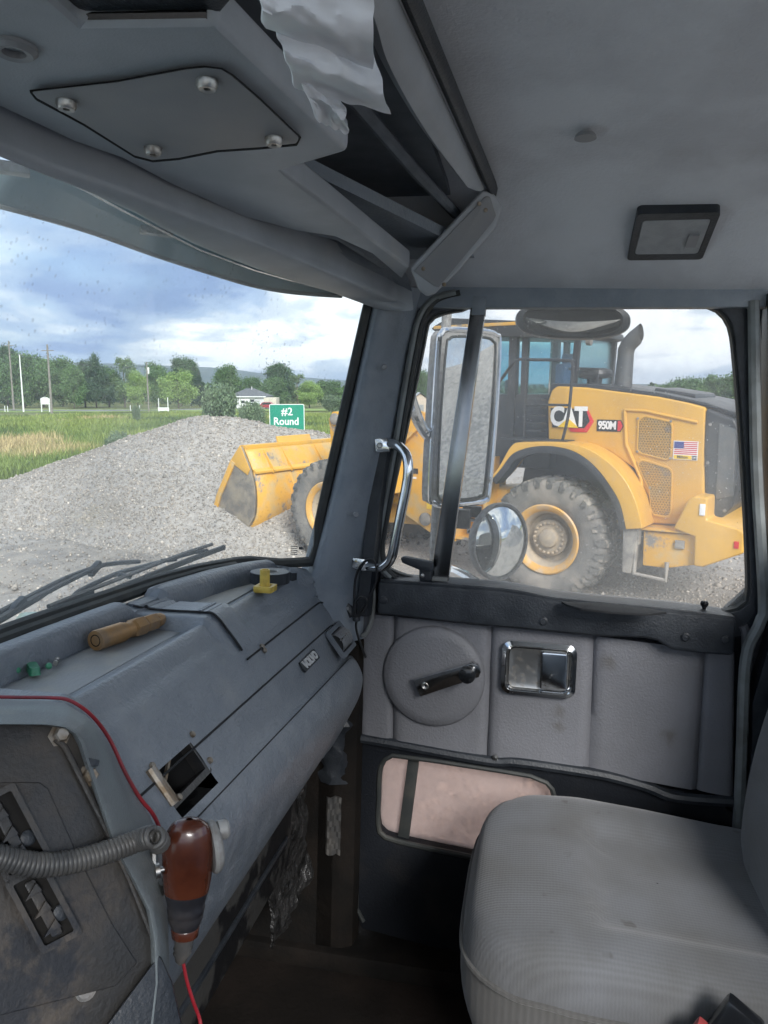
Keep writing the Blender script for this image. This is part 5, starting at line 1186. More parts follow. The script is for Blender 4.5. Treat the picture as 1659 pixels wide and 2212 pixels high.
# stones scattered over the yard, thinner on the muddy tracks
n = 95000; a = rng.uniform(R(20), R(118), n); r_ = 4.0+26*rng.uniform(0, 1, n)**1.35
P = np.column_stack((r_*np.sin(a), r_*np.cos(a), np.zeros(n)))
mud = np.array([mnoise.noise(Vector((p[0]*.35+11, p[1]*.35, 3))) for p in P])
mc1 = gp(30, 1225); md_ = np.hypot((P[:, 0]-mc1[0])*.9-(P[:, 1]-mc1[1])*.45, (P[:, 1]-mc1[1])*.9+(P[:, 0]-mc1[0])*.45)
keep = ((mud < .12) & (md_ > 1.9+mud*2)) | (rng.uniform(0, 1, n) < .5)
inside = (P[:, 1] < np.interp(P[:, 0], [0, 12, 17, 19.5, 22, 24.5, 26, 30, 40], [30, 23, 17, 14, 11.5, 8, 5, 1, -2]))
P = P[keep & inside]; P[:, 2] = np.where(np.hypot(P[:, 0]-mc1[0], P[:, 1]-mc1[1]) < 2.4, .045, .010)
o = stones('scattered_gravel', P, .021, GC); tag(o, 'loose grey stones scattered over the yard', 'gravel', kind='stuff')
M['mud'] = mk('wet_mud', (.30,.27,.235), .85, c2=(.19,.165,.14), nscale=1.8, ndetail=8, lo=.42, hi=.62, rough2=.38, bscale=9, bump=.8, bdist=.03, c3=(.30,.275,.245), n3=3.5, lo3=.55, hi3=.68)
rg_ = []
for t in np.linspace(0, 2*math.pi, 121)[:-1]:
    q = (1+.22*mnoise.noise(Vector((math.cos(t)*1.5, math.sin(t)*1.5, 4))))*np.array((3.0*math.cos(t), 1.7*math.sin(t))); rg_.append((mc1[0]+q[0]*.9+q[1]*.45, mc1[1]+q[1]*.9-q[0]*.45))
mb = MB().grid([[(mc1[0]+(p[0]-mc1[0])*k, mc1[1]+(p[1]-mc1[1])*k, .036+.020*mnoise.noise(Vector(((mc1[0]+(p[0]-mc1[0])*k)*1.1, (mc1[1]+(p[1]-mc1[1])*k)*1.1, 2)))+.012*mnoise.noise(Vector(((mc1[0]+(p[0]-mc1[0])*k)*3.1, (mc1[1]+(p[1]-mc1[1])*k)*3.1, 6)))-.05*k**8) for p in rg_] for k in np.linspace(.001, 1, 34)], True)
struct('mud_track', mb, 'mud', (mc1[0], mc1[1], 0), 'world', smooth=80)
# ---- heap of dark crushed rock beyond the loader, and the stockpile that the wing mirror shows
def mound2(cx, cy, h, rr, seed, slope=.72):
    c = np.array((cx, cy)); 
    def f(s_, t):
        p = rgt[:2]*s_+fwh[:2]*t; d = np.linalg.norm(p-c)
        return h-slope*d+.20*h*mnoise.noise(Vector((p[0]*.9, p[1]*.9, seed)))+.06*mnoise.noise(Vector((p[0]*3, p[1]*3, seed)))
    return f
M['dark_rock'] = mk('dark_crushed_rock', (.075,.07,.066), .9, c2=(.13,.12,.11), nscale=9, ndetail=9, bscale=16, bump=1.0, bdist=.06)
dc = dep(868, 1165, 15.4); f = mound2(dc[0], dc[1], 1.15, 1.6, 3)
s0, t0 = float(dc@rgt), float((dc-EYE)@fwh)
V, F = mound('', '', s0-2, s0+2.2, t0-1.9, t0+1.9, f, .12, -.02); mb = MB(); mb.v = V; mb.f = F
dh = thing('rock_heap', 'small heap of dark crushed rock behind the front wheel of the loader', 'rock heap', (dc[0], dc[1], 0), 'world'); part('heap_body', mb, 'dark_rock', dh, smooth=25)
n = 2600; q = rng.normal(0, .85, (n, 2)); P = np.array([rgt*(s0+a)+fwh*(t0+b) for a, b in q]); P[:, 2] = [max(.02, f(s0+a, t0+b))+.01 for a, b in q]
stones('rocks', P, .05, [(.07,.066,.062), (.13,.12,.112), (.05,.048,.047)], dh)
bcx, bcy = 9.0, -17.0
V = []; F = []; S2 = np.linspace(-12, 12, 60); T2 = np.linspace(-9, 9, 46)
for a in S2:
    for b in T2:
        d = math.hypot(a*.75, b); V.append((bcx+a, bcy+b, max(-.05, 5.6-.68*d+.5*mnoise.noise(Vector((a*.5, b*.5, 7)))+.12*mnoise.noise(Vector((a*2, b*2, 1))))))
F = [(i*46+j, i*46+j+1, (i+1)*46+j+1, (i+1)*46+j) for i in range(59) for j in range(45)]
M['stock'] = mk('stockpile_gravel', (.40,.38,.36), .9, c2=(.26,.25,.24), nscale=12, ndetail=12, lo=.42, hi=.6, bscale=14, bump=.8, bdist=.1)
mb = MB(); mb.v = V; mb.f = F; solo('gravel_stockpile', mb, 'stock', 'tall grey gravel stockpile seen only in the truck mirrors', 'gravel pile', (bcx, bcy, 0), 'world', smooth=80)
# ---- grass blades over the near field
n = 230000; a = np.concatenate((rng.uniform(R(36), R(80), n*3//4), rng.uniform(R(80), R(112), n//4))); a = a[:n]; n = len(a); r_ = 19+75*rng.uniform(0, 1, n)**1.9
P = np.column_stack((r_*np.sin(a), r_*np.cos(a)))
out = P[:, 1] > np.interp(P[:, 0], [0, 12, 17, 19.5, 22, 24.5, 26, 30, 40, 60], [30, 24, 18, 15.2, 12.7, 9.3, 5.6, 1.4, -1.6, -7.5])
P = P[out]; r_ = r_[out]; n = len(P)
patch = np.array([mnoise.noise(Vector((p[0]*.07+3, p[1]*.20, 3)))+.5*mnoise.noise(Vector((p[0]*.3, p[1]*.3, 9))) for p in P])
tan_ = np.array([mnoise.noise(Vector((p[0]*.10+20, p[1]*.22, 13)))+.4*mnoise.noise(Vector((p[0]*.5, p[1]*.5, 2))) for p in P])
tc_ = gp(55, 968); dd = np.hypot((P[:, 0]-tc_[0])/4.2, (P[:, 1]-tc_[1])/3.2); tan_ += 1.4*np.exp(-dd*dd)
hgt = np.clip(.38+.30*patch+rng.normal(0, .09, n), .12, 1.1)*(1+.35*np.exp(-dd*dd)); wdt = .010+.00050*r_+rng.uniform(0, .006, n)
zb = np.array([tz(p[0], p[1]) for p in P])-.03
ang = rng.uniform(0, 2*math.pi, n); lean = rng.normal(0, .20, (n, 2))*hgt[:, None]
dx = np.column_stack((np.cos(ang), np.sin(ang)))*wdt[:, None]
v = np.zeros((n, 5, 3)); 
v[:, 0, :2] = P-dx; v[:, 1, :2] = P+dx; v[:, 2, :2] = P+dx*.75+lean*.4; v[:, 3, :2] = P-dx*.75+lean*.4; v[:, 4, :2] = P+lean*1.2
v[:, 0, 2] = zb; v[:, 1, 2] = zb; v[:, 2, 2] = zb+hgt*.55; v[:, 3, 2] = zb+hgt*.55; v[:, 4, 2] = zb+hgt
F = (np.array([(0,1,2), (0,2,3), (3,2,4)])[None]+5*np.arange(n)[:, None, None]).reshape(-1, 3)
g1, g2, g3, g4 = np.array((.115,.18,.045)), np.array((.22,.275,.075)), np.array((.075,.115,.045)), np.array((.48,.38,.20))
w = np.clip(patch*1.4+.5, 0, 1)[:, None]; c = g1*(1-w)+g2*w; w = np.clip(-patch*2.2-.1, 0, 1)[:, None]; c = c*(1-w)+g3*w
w = np.clip((tan_-.42)*4, 0, .92)[:, None]; c = c*(1-w)+g4*w; c = c*np.exp(rng.normal(0, .18, (n, 1)))
me = np_mesh('meadow_grass', v.reshape(-1, 3), F, 'grass', np.repeat(c[:, None], 5, 1).reshape(-1, 3)); o = link_mesh('meadow_grass', me)
tag(o, 'tall green and straw coloured meadow grass beyond the gravel', 'grass', kind='stuff')
# ================================================================== WHEEL LOADER
M['cat_yellow'] = mk('loader_yellow', (.66,.365,.05), .36, c2=(.58,.33,.07), nscale=3, lo=.4, hi=.75, coat=.15, c3=(.46,.33,.17), n3=2.2, lo3=.58, hi3=.8, rough2=.6, bscale=90, bump=.05)
M['cat_worn'] = mk('worn_yellow_steel', (.66,.35,.05), .45, c2=(.5,.36,.17), nscale=4, lo=.42, hi=.7, c3=(.22,.20,.18), n3=3.2, lo3=.57, hi3=.66, rough2=.7)
M['cat_scraped'] = mk('scraped_bucket_steel', (.20,.18,.16), .5, .3, c2=(.34,.29,.22), nscale=5, c3=(.6,.33,.06), n3=2.4, lo3=.60, hi3=.70)
M['cat_black'] = mk('loader_black', (.022,.023,.026), .42, c2=(.06,.058,.055), nscale=6, lo=.45, hi=.85, rough2=.7)
M['tyre'] = mk('dusty_tyre', (.15,.142,.132), .85, c2=(.30,.265,.225), nscale=3.5, lo=.38, hi=.75, bscale=30, bump=.3, bdist=.01)
M['tread'] = mk('tread_blocks', (.10,.097,.092), .85, c2=(.34,.30,.25), nscale=9, lo=.5, hi=.7)
M['rim'] = mk('rim_yellow', (.62,.34,.08), .5, c2=(.50,.37,.24), nscale=7, lo=.42, hi=.7)
M['hub'] = mk('dusty_hub', (.42,.34,.24), .7, c2=(.33,.28,.22), nscale=9)
M['grey_steel'] = mk('grimy_steel', (.20,.19,.175), .6, .3, c2=(.36,.33,.29), nscale=8)
M['stack'] = mk('exhaust_steel', (.085,.09,.095), .55, .3, c2=(.13,.125,.12), nscale=6)
M['decal_white'] = mk('decal_white', (.80,.80,.80), .4)
M['decal_black'] = mk('decal_black', (.015,.015,.016), .4)
M['decal_red'] = mk('decal_red', (.60,.02,.025), .4)
M['decal_blue'] = mk('decal_blue', (.02,.035,.22), .4)
M['decal_yellow'] = mk('decal_yellow', (.85,.55,.02), .4)
M['mesh_back'] = mk('grille_screen', (.16,.10,.03), .7)
M['seat_blue'] = mk('cab_seat', (.03,.09,.22), .8)
wl_ = thing('wheel_loader', 'big yellow wheel loader with its bucket against the gravel pile', 'wheel loader', (0,0,0), 'loader')
A = lambda *p: np.array(p, float)
def yel(name, mb, parent=wl_, mat='cat_yellow', bev=.02, seg=3, **k): return part(name, mb, mat, parent, bev=bev, seg=seg, **k)
# wheels
TRD, RIMR, TW = .795, .425, .60
def wheel(x, yc, zc, side):
    w = part('wheel', MB().lathe([(RIMR+.01, -TW*.42), (RIMR+.06, -TW*.46), (TRD*.80, -TW*.50), (TRD*.92, -TW*.485), (TRD*.955, -TW*.44), (TRD*.955, TW*.44), (TRD*.92, TW*.485), (TRD*.80, TW*.50), (TRD*.68, TW*.49), (RIMR+.06, TW*.46), (RIMR+.01, TW*.42)], A(x, yc, zc), (0,1,0), 56, None, False), 'tyre', wl_, smooth=50)
    o = TW/2
    s_ = side
    part('rim', MB().lathe([(RIMR+.015, s_*(o-.055)), (RIMR+.03, s_*(o-.02)), (RIMR+.012, s_*(o-.005)), (RIMR-.02, s_*(o-.012)), (RIMR-.05, s_*(o-.04)), (RIMR-.065, s_*(o-.06)), (RIMR-.06, s_*(o-.075))], A(x, yc, zc), (0,1,0), 48, None, False), 'rim', w, smooth=40)
    part('rim_barrel', MB().lathe([(RIMR-.058, s_*(o-.074)), (RIMR-.085, s_*(o-.10)), (RIMR-.105, s_*(o-.15)), (RIMR-.115, s_*(o-.24))], A(x, yc, zc), (0,1,0), 48, None, False), 'hub', w, smooth=40)
    part('hub', MB().lathe([(RIMR-.11, s_*(o-.24)), (.24, s_*(o-.25)), (.235, s_*(o-.17)), (.20, s_*(o-.15)), (.13, s_*(o-.15)), (.115, s_*(o-.10)), (.085, s_*(o-.085)), (0, s_*(o-.08))], A(x, yc, zc), (0,1,0), 40, None, False), 'hub', w, smooth=35)
    for k in range(20):
        a = 2*math.pi*k/20; part('wheel_nut', MB().lathe([(.019, 0), (.019, .025), (.012, .034), (0, .034)], A(x+.195*math.cos(a), yc+s_*(o-.155), zc+.195*math.sin(a)), (0, s_, 0), 6), 'hub', w, smooth=20)
    # chevron lugs
    for sd in (-1, 1):
        for k in range(26):
            a = 2*math.pi*(k+.25*(1+sd))/26
            m_ = np.array(Matrix.Rotation(-a, 3, 'Y'))
            loc = [(-.055, .02, TRD*.93), (.055, .02, TRD*.93), (.095, .285, TRD*.925), (-.020, .285, TRD*.925), (-.045, .03, TRD+.002), (.045, .03, TRD+.002), (.082, .272, TRD-.012), (-.012, .272, TRD-.012)]
            sh = [(-.012, .285, TRD*.925), (.087, .285, TRD*.925), (.078, .302, TRD*.80), (.0, .302, TRD*.80), ]
            vs = [m_@A(p[0], sd*p[1], p[2])+A(x, yc, zc) for p in loc]
            mb = MB().add(vs, [(0,1,2,3), (4,7,6,5), (0,4,5,1), (1,5,6,2), (2,6,7,3), (3,7,4,0)])
            vs = [m_@A(p[0], sd*p[1], p[2])+A(x, yc, zc) for p in [(-.012, .270, TRD-.012), (.082, .270, TRD-.012), (.074, .312, TRD*.90), (.062, .308, TRD*.82), (.006, .308, TRD*.82), (-.008, .312, TRD*.90)]]
            mb.add(vs, [(0,1,2,3,4,5)])
            if (k*2+sd) % 1 == 0: part('tread_lug', mb, 'tread', w, smooth=0)
    return w
wheel(0, 1.07, .73, 1); wheel(3.60, 1.07, .76, 1); wheel(0, -1.07, .73, -1); wheel(3.60, -1.07, .76, -1)
# rear frame and axle
yel('rear_frame', MB().ext([(1.5, .55), (1.5, 1.15), (.6, 1.25), (-1.9, 1.15), (-1.9, .62), (.3, .55)], 1, -.45, .45), mat='cat_worn')
part('rear_axle', MB().tube([A(0, -.85, .73), A(0, .85, .73)], .17, 16), 'grey_steel', wl_)
part('front_axle', MB().tube([A(3.60, -.85, .76), A(3.60, .85, .76)], .17, 16), 'grey_steel', wl_)
part('undertray', MB().box(A(-.9, 0, .62), (1.7, 1.5, .10)), 'cat_black', wl_, bev=.02)
# hood
hood_side = [(.19, 1.96), (.215, 2.46), (.17, 2.60), (.10, 2.655), (-.3, 2.638), (-.61, 2.60), (-1.19, 2.53), (-1.55, 2.46), (-1.735, 2.412), (-1.75, 1.9), (-1.80, 1.30), (-1.60, 1.02), (-1.20, 1.0), (-1.14, 1.33), (-.95, 1.66), (-.62, 1.86), (-.3, 1.94), (0, 1.955)]
hood = yel('hood', MB().ext(hood_side, 1, -.93, .93), bev=.035)
part('hood_top', MB().ext([(.22, 2.60), (.20, 2.69), (-.3, 2.685), (-.7, 2.64), (-1.2, 2.575), (-1.72, 2.47), (-2.06, 2.36), (-2.06, 2.30), (-1.72, 2.43), (-1.2, 2.52), (-.6, 2.59)], 1, -.86, .88), 'cat_black', wl_, bev=.02)
part('hood_top', MB().ext([(-1.0, 2.58), (-1.02, 2.64), (-1.5, 2.565), (-1.52, 2.50)], 1, -.5, .5), 'cat_black', wl_, bev=.03)
# black rear grille housing
gr = part('rear_grille', MB().ext([(-1.742, 2.405), (-2.06, 2.29), (-2.10, 2.2), (-2.13, 1.5), (-2.10, 1.28), (-1.95, 1.10), (-1.80, 1.10), (-1.80, 1.35), (-1.75, 1.9)], 1, -.92, .935), 'cat_black', wl_, bev=.05, seg=4)
part('grille_column', MB().ext([(-1.90, 2.24), (-2.08, 2.18), (-2.11, 1.42), (-1.92, 1.36)], 1, .925, .965), 'stack', gr, bev=.02)
for k in range(9): part('grille_slat', MB().box(A(-2.115, 0, 1.45+k*.085), (.03, 1.5, .035)), 'cat_black', gr)
for x, z in ((-1.80, 2.22), (-1.80, 1.78), (-1.81, 1.33), (-2.02, 1.24)): part('grille_bolt', MB().lathe([(.02, 0), (.018, .012), (0, .014)], A(x, .935, z), (0,1,0), 10), 'grey_steel', gr)
# hood details: recessed panel line, mesh screens
def plate(pts, y0, y1): return MB().ext(pts, 1, y0, y1)
part('panel_crease', MB().tube([A(x, .935, z) for x, z in ((-.80, 2.36), (-.84, 1.95), (-1.04, 1.55), (-1.12, 1.08))], .022, 8), 'cat_yellow', hood)
part('panel_crease', MB().tube([A(x, .935, z) for x, z in ((-.80, 2.37), (-1.05, 2.36), (-1.66, 2.24))], .018, 8), 'cat_yellow', hood)
def hexgrille(name, outline, screws):
    g = part(name, plate(outline, .925, .938), 'mesh_back', wl_)
    ctr = np.mean(outline, axis=0)
    big = [tuple(ctr+(np.array(p)-ctr)*1.09) for p in outline]; i_, o_ = radial(outline, ctr, 48), radial(big, ctr, 48)
    part('screen_frame', MB().ring(i_, o_, 1, .928, .948), 'cat_yellow', g, bev=.004)
    # punched screen: staggered bars between the holes
    xs_ = [p[0] for p in outline]; zs_ = [p[1] for p in outline]; mb = MB(); pit = .034; row = 0; zz = min(zs_)+.02
    poly = [np.array(p) for p in outline]
    def inside(x, z):
        c = False; j = len(poly)-1
        for i in range(len(poly)):
            if (poly[i][1] > z) != (poly[j][1] > z) and x < (poly[j][0]-poly[i][0])*(z-poly[i][1])/(poly[j][1]-poly[i][1])+poly[i][0]: c = not c
            j = i
        return c
    while zz < max(zs_):
        x = min(xs_)+(pit/2 if row % 2 else 0)
        while x < max(xs_):
            if inside(x, zz):
                hexo = [(x+.0185*math.cos(a), zz+.0185*math.sin(a)) for a in np.linspace(0, 2*math.pi, 7)[:-1]]; hexi = [(x+.0125*math.cos(a), zz+.0125*math.sin(a)) for a in np.linspace(0, 2*math.pi, 7)[:-1]]
                b0 = len(mb.v); mb.v += [(p[0], .944, p[1]) for p in hexo]+[(p[0], .944, p[1]) for p in hexi]; mb.f += [(b0+i, b0+(i+1) % 6, b0+6+(i+1) % 6, b0+6+i) for i in range(6)]
            x += pit
        zz += pit*.87; row += 1
    sc = part('punched_screen', mb, 'cat_worn', g, smooth=0); sc['kind'] = 'stuff'
    for x, z in screws: part('screen_bolt', MB().lathe([(.017, 0), (.014, .012), (0, .013)], A(x, .946, z), (0,1,0), 8), 'grey_steel', g)
    return g
hexgrille('upper_screen', [(-.985, 2.24), (-1.05, 2.29), (-1.34, 2.235), (-1.37, 2.18), (-1.375, 1.84), (-1.33, 1.80), (-1.03, 1.86), (-.99, 1.90)], [(-.97, 2.27), (-1.36, 2.245), (-1.38, 1.81), (-.985, 1.87)])
hexgrille('lower_screen', [(-1.0, 1.75), (-1.06, 1.76), (-1.37, 1.68), (-1.40, 1.63), (-1.415, 1.14), (-1.38, 1.11), (-1.22, 1.13), (-1.19, 1.17), (-1.155, 1.42), (-1.02, 1.66)], [(-1.16, 1.44)])
# emblems
em = part('brand_emblem', plate([(-.335, 2.37), (-.42, 2.22), (-.335, 2.08), (-.12, 2.08), (-.05, 2.18), (-.18, 2.37)], .932, .942), 'decal_red', wl_, bev=.004)
part('emblem_field', plate([(-.32, 2.35), (-.37, 2.22), (-.30, 2.13), (-.10, 2.13), (.13, 2.13), (.165, 2.38), (-.10, 2.38)], .940, .946), 'decal_black', em, bev=.003)
text_part('emblem_lettering', 'CAT', .335, 'decal_white', em, A(-.085, .949, 2.262), (-1,0,0), (0,0,1), .003, .013, .86, .80)
part('emblem_triangle', plate([(.055, 2.135), (-.225, 2.135), (-.085, 2.255)], .949, .956), 'decal_yellow', em)
mn_ = part('model_badge', plate([(-.46, 2.245), (-.46, 2.10), (-.76, 2.10), (-.80, 2.17), (-.76, 2.245)], .932, .937), 'decal_black', wl_)
part('badge_tip', plate([(-.725, 2.235), (-.725, 2.11), (-.755, 2.11), (-.79, 2.172), (-.755, 2.235)], .937, .941), 'decal_red', mn_)
text_part('model_lettering', '950M', .138, 'decal_white', mn_, A(-.592, .940, 2.172), (-1,0,0), (0,0,1), .002, .0045, .88, .80)
fl_ = part('flag_decal', plate([(-1.405, 2.02), (-1.405, 1.80), (-1.685, 1.80), (-1.685, 2.02)], .934, .938), 'decal_white', wl_)
for k in range(7): part('stripe', plate([(-1.415, 2.010-.0225*k), (-1.415, 1.999-.0225*k), (-1.675, 1.999-.0225*k), (-1.675, 2.010-.0225*k)], .938, .940), 'decal_red', fl_)
part('canton', plate([(-1.415, 2.011), (-1.415, 1.932), (-1.525, 1.932), (-1.525, 2.011)], .9405, .9425), 'decal_blue', fl_)
part('yellow_strip', plate([(-1.415, 1.852), (-1.415, 1.806), (-1.618, 1.806), (-1.618, 1.852)], .938, .940), 'decal_yellow', fl_)
text_part('strip_lettering', 'Milton', .048, 'decal_black', fl_, A(-1.515, .942, 1.830), (-1,0,0), (0,0,1), .001, .0006)
part('mini_emblem', plate([(-1.622, 1.852), (-1.622, 1.806), (-1.675, 1.806), (-1.675, 1.852)], .938, .940), 'decal_black', fl_)
text_part('mini_lettering', 'CAT', .028, 'decal_white', fl_, A(-1.648, .942, 1.830), (-1,0,0), (0,0,1), .001, .0008)
# fender
def band(inner, outer, y0, y1): return MB().ext(list(inner)+list(outer)[::-1], 1, y0, y1)
fo = cat_rom([(.78, 1.47), (.66, 1.62), (.48, 1.91), (.30, 1.95), (.03, 1.965), (-.25, 1.965), (-.48, 1.925), (-.72, 1.81), (-.91, 1.66), (-1.04, 1.50), (-1.13, 1.33), (-1.19, 1.16), (-1.23, 1.01)], 4)
fi = cat_rom([(.76, 1.44), (.62, 1.60), (.47, 1.79), (.28, 1.875), (.08, 1.912), (-.12, 1.912), (-.33, 1.874), (-.52, 1.78), (-.68, 1.645), (-.82, 1.48), (-.93, 1.315), (-.99, 1.15), (-1.035, .98)], 4)
for sg in (1, -1):
    y0, y1 = (.86, 1.38) if sg > 0 else (-1.38, -.86)
    fd = yel('fender', band(fi, fo, y0, y1), bev=.012)
    fi2 = [p+(np.array((-.13, .78))-p)*.075 for p in map(np.array, fi)]
    part('fender_lip', band(fi2, [p+(np.array((-.13, .78))-p)*-.004 for p in map(np.array, fi)], y0+.3 if sg > 0 else y0-.01, y1+.012 if sg > 0 else y1-.3), 'cat_black', fd, bev=.008)
part('inner_guard', MB().ext([(.8, 1.0), (.7, 1.6), (.3, 1.86), (-.4, 1.84), (-.9, 1.4), (-1.1, .95)], 1, .44, .50), 'cat_black', wl_)
# battery box, steps, counterweight
yel('battery_box', MB().ext([(-1.19, .95), (-1.80, .965), (-1.81, .62), (-1.48, .535), (-1.20, .53)], 1, .5, 1.20), mat='cat_worn', bev=.015)
part('box_lid', MB().ext([(-1.17, .965), (-1.82, .98), (-1.82, 1.0), (-1.17, .99)], 1, .5, 1.24), 'cat_worn', wl_, bev=.008)
part('box_latch', MB().box(A(-1.62, 1.215, .84), (.11, .03, .10)), 'grey_steel', wl_, bev=.01)
part('mud_flap', MB().ext([(-.98, 1.0), (-1.16, 1.0), (-1.10, .44), (-1.0, .44)], 1, .9, 1.32), 'grey_steel', wl_, bev=.01)
part('rear_step', MB().tube([A(-1.13, 1.28, .88), A(-1.13, 1.28, .44), A(-1.50, 1.26, .40), A(-1.50, 1.26, .62)], .028, 8), 'grey_steel', wl_)
part('step_bracket', MB().box(A(-1.10, 1.25, .90), (.14, .1, .22)), 'grey_steel', wl_, bev=.012)
yel('counterweight', MB().ext([(-1.55, 1.03), (-1.69, 1.37), (-1.76, 1.425), (-1.905, 1.418), (-1.91, 1.17), (-2.24, 1.10), (-2.31, 1.07), (-2.315, .83), (-1.90, .62), (-1.80, .62), (-1.79, .96)], 1, -1.25, 1.28), bev=.03)
part('tail_lamp', MB().box(A(-1.86, 1.285, 1.28), (.06, .02, .13)), 'decal_white', wl_, bev=.006)
part('side_reflector', MB().box(A(-2.24, 1.284, .92), (.05, .012, .08)), 'decal_red', wl_, bev=.003)
# exhaust, intake
part('exhaust_stack', MB().prism([A(-.42, y, 2.62) if False else A(x, y, 2.62) for x, y in [( -.545+.115*math.cos(a), .3+.115*math.sin(a)) for a in np.linspace(0, 2*math.pi, 25)[:-1]]], [A(-.565+.10*math.cos(a), .3+.10*math.sin(a), 3.13+.0*a) for a in np.linspace(0, 2*math.pi, 25)[:-1]]), 'stack', wl_, smooth=40)
path = [A(-.565, .3, 3.08), A(-.567, .3, 3.12), A(-.60, .3, 3.19), A(-.67, .3, 3.26), A(-.745, .3, 3.335)]
ex = MB()
rows = []
for c_, d_ in zip(path, ((0,1), (.12,1), (.55,.85), (.72,.7), (1.0, .12))):
    d_ = unit((-d_[0], 0, d_[1])); n1 = np.cross((0,1,0), d_)
    rows.append([c_+n1*.105*math.cos(a)+A(0,1,0)*.105*math.sin(a) for a in np.linspace(0, 2*math.pi, 25)[:-1]])
part('exhaust_tip', MB().grid(rows, True), 'stack', wl_, smooth=50)
part('air_cleaner', MB().lathe([(.10, 0), (.10, .08), (.22, .10), (.235, .14), (.22, .19), (.14, .22), (0, .225)], A(-.16, .3, 2.67), (0,0,1), 20), 'cat_black', wl_, smooth=30)
part('intake_rail', MB().tube([A(-.30, .55, 2.68), A(-.30, .55, 2.87), A(-.05, .55, 2.88), A(.1, .55, 2.88)], .018, 6), 'cat_black', wl_)
# cab
cabn = part('cab_body', MB().ext([(.25, 1.55), (.25, 1.98), (.05, 2.25), (.05, 2.55), (1.15, 2.55), (1.9, 2.2), (1.9, 1.55)], 1, -.72, .72), 'cat_black', wl_, bev=.03)
def post(a, b, w=.05, name='cab_pillar'): return part(name, MB().tube([a, b], w, 4), 'cat_black', wl_, smooth=0)
for y in (-.72, .72):
    post(A(-.02, y*.95, 2.5), A(-.06, y*.92, 3.30)); post(A(.66, y, 1.6), A(.66, y*.95, 3.34), .055); post(A(.83, y, 1.6), A(.83, y*.95, 3.36), .075); post(A(1.92, y, 1.6), A(1.80, y*.95, 3.38), .06)
rf = part('cab_roof', MB().ext([(-.16, 3.30), (-.14, 3.38), (.1, 3.46), (1.8, 3.60), (2.03, 3.50), (2.08, 3.46), (1.9, 3.36), (0, 3.26)], 1, -.82, .84), 'cat_black', wl_, bev=.03)
part('roof_stripe', MB().box(A(1.15, .835, 3.475), (1.75, .03, .045)), 'cat_worn', rf, bev=.01)
part('rear_glass', MB().box(A(-.04, 0, 2.9), (.012, 1.28, .78)), 'cab_glass', wl_)
part('quarter_glass', MB().ext([(-.02, 2.52), (-.04, 3.28), (.64, 3.32), (.64, 2.52)], 1, .690, .700), 'cab_glass', wl_)
part('quarter_glass', MB().ext([(-.02, 2.52), (-.04, 3.28), (.64, 3.32), (.64, 2.52)], 1, -.700, -.690), 'cab_glass', wl_)
part('door_glass', MB().ext([(.90, 1.75), (.90, 3.32), (1.78, 3.36), (1.88, 1.75)], 1, .695, .705), 'cab_glass', wl_)
part('door_glass', MB().ext([(.90, 2.2), (.90, 3.32), (1.78, 3.36), (1.88, 2.2)], 1, -.705, -.695), 'cab_glass', wl_)
part('front_glass', MB().ext([(1.93, 1.9), (1.82, 3.36), (1.84, 3.36), (1.95, 1.9)], 1, -.66, .66), 'cab_glass', wl_)
os_ = part('operator_seat', MB().box(A(.62, .0, 2.32), (.5, .5, .14)).box(A(.36, 0, 2.66), (.14, .5, .60)).box(A(.34, 0, 3.02), (.10, .28, .16)), 'seat_blue', wl_, bev=.04)
part('steering_console', MB().box(A(1.35, 0, 2.3), (.25, .3, .5)).box(A(1.2, .0, 2.58), (.06, .36, .34)), 'cat_black', wl_, bev=.03)
part('inner_stripe', MB().tube([A(.30, .70, 2.5), A(.30, .66, 3.3)], .014, 6), 'grey_steel', wl_)
part('work_lamp', MB().lathe([(.05, 0), (.055, .06), (.04, .065), (0, .06)], A(-.16, .62, 3.22), (-1,0,0), 12), 'grey_steel', wl_)
# handrails, ladder
part('handrail', MB().tube(cat_rom([A(1.2, 1.02, 2.35), A(.84, 1.1, 2.70), A(.66, 1.1, 2.92), A(.58, 1.1, 2.99), A(.40, 1.1, 2.99), A(-.10, 1.1, 2.97), A(-.17, 1.1, 2.94), A(-.18, 1.1, 2.84), A(-.15, 1.1, 2.32), A(-.08, 1.1, 1.97)], 5), .020, 8), 'cat_black', wl_)
part('handrail', MB().tube([A(.45, 1.1, 2.98), A(.48, 1.05, 2.0)], .018, 8), 'cat_black', wl_)
part('handrail', MB().tube([A(.46, 1.07, 2.42), A(-.15, 1.1, 2.42)], .016, 8), 'cat_black', wl_)
for k in range(6): part('ladder_step', MB().box(A(.36, .98, 1.98+k*.10), (.24, .16, .022)), 'cat_black', wl_)
part('platform', MB().box(A(.30, 1.0, 1.965), (.95, .40, .03)), 'cat_black', wl_, bev=.006)
part('mirror_arm', MB().tube([A(1.7, .8, 3.3), A(1.9, 1.1, 3.1), A(1.9, 1.1, 2.6)], .02, 6), 'cat_black', wl_)
part('access_ladder', MB().ext([(.95, .5), (.95, 1.7), (1.0, 1.7), (1.0, .5)], 1, .80, 1.15).ext([(1.45, .5), (1.45, 1.7), (1.5, 1.7), (1.5, .5)], 1, .80, 1.15).box(A(1.22, .97, .55), (.5, .3, .03)).box(A(1.22, .97, .9), (.5, .3, .03)).box(A(1.22, .97, 1.25), (.5, .3, .03)), 'cat_worn', wl_)
part('fuel_tank', MB().box(A(1.2, .6, .95), (.8, .5, .6)), 'cat_worn', wl_, bev=.03)
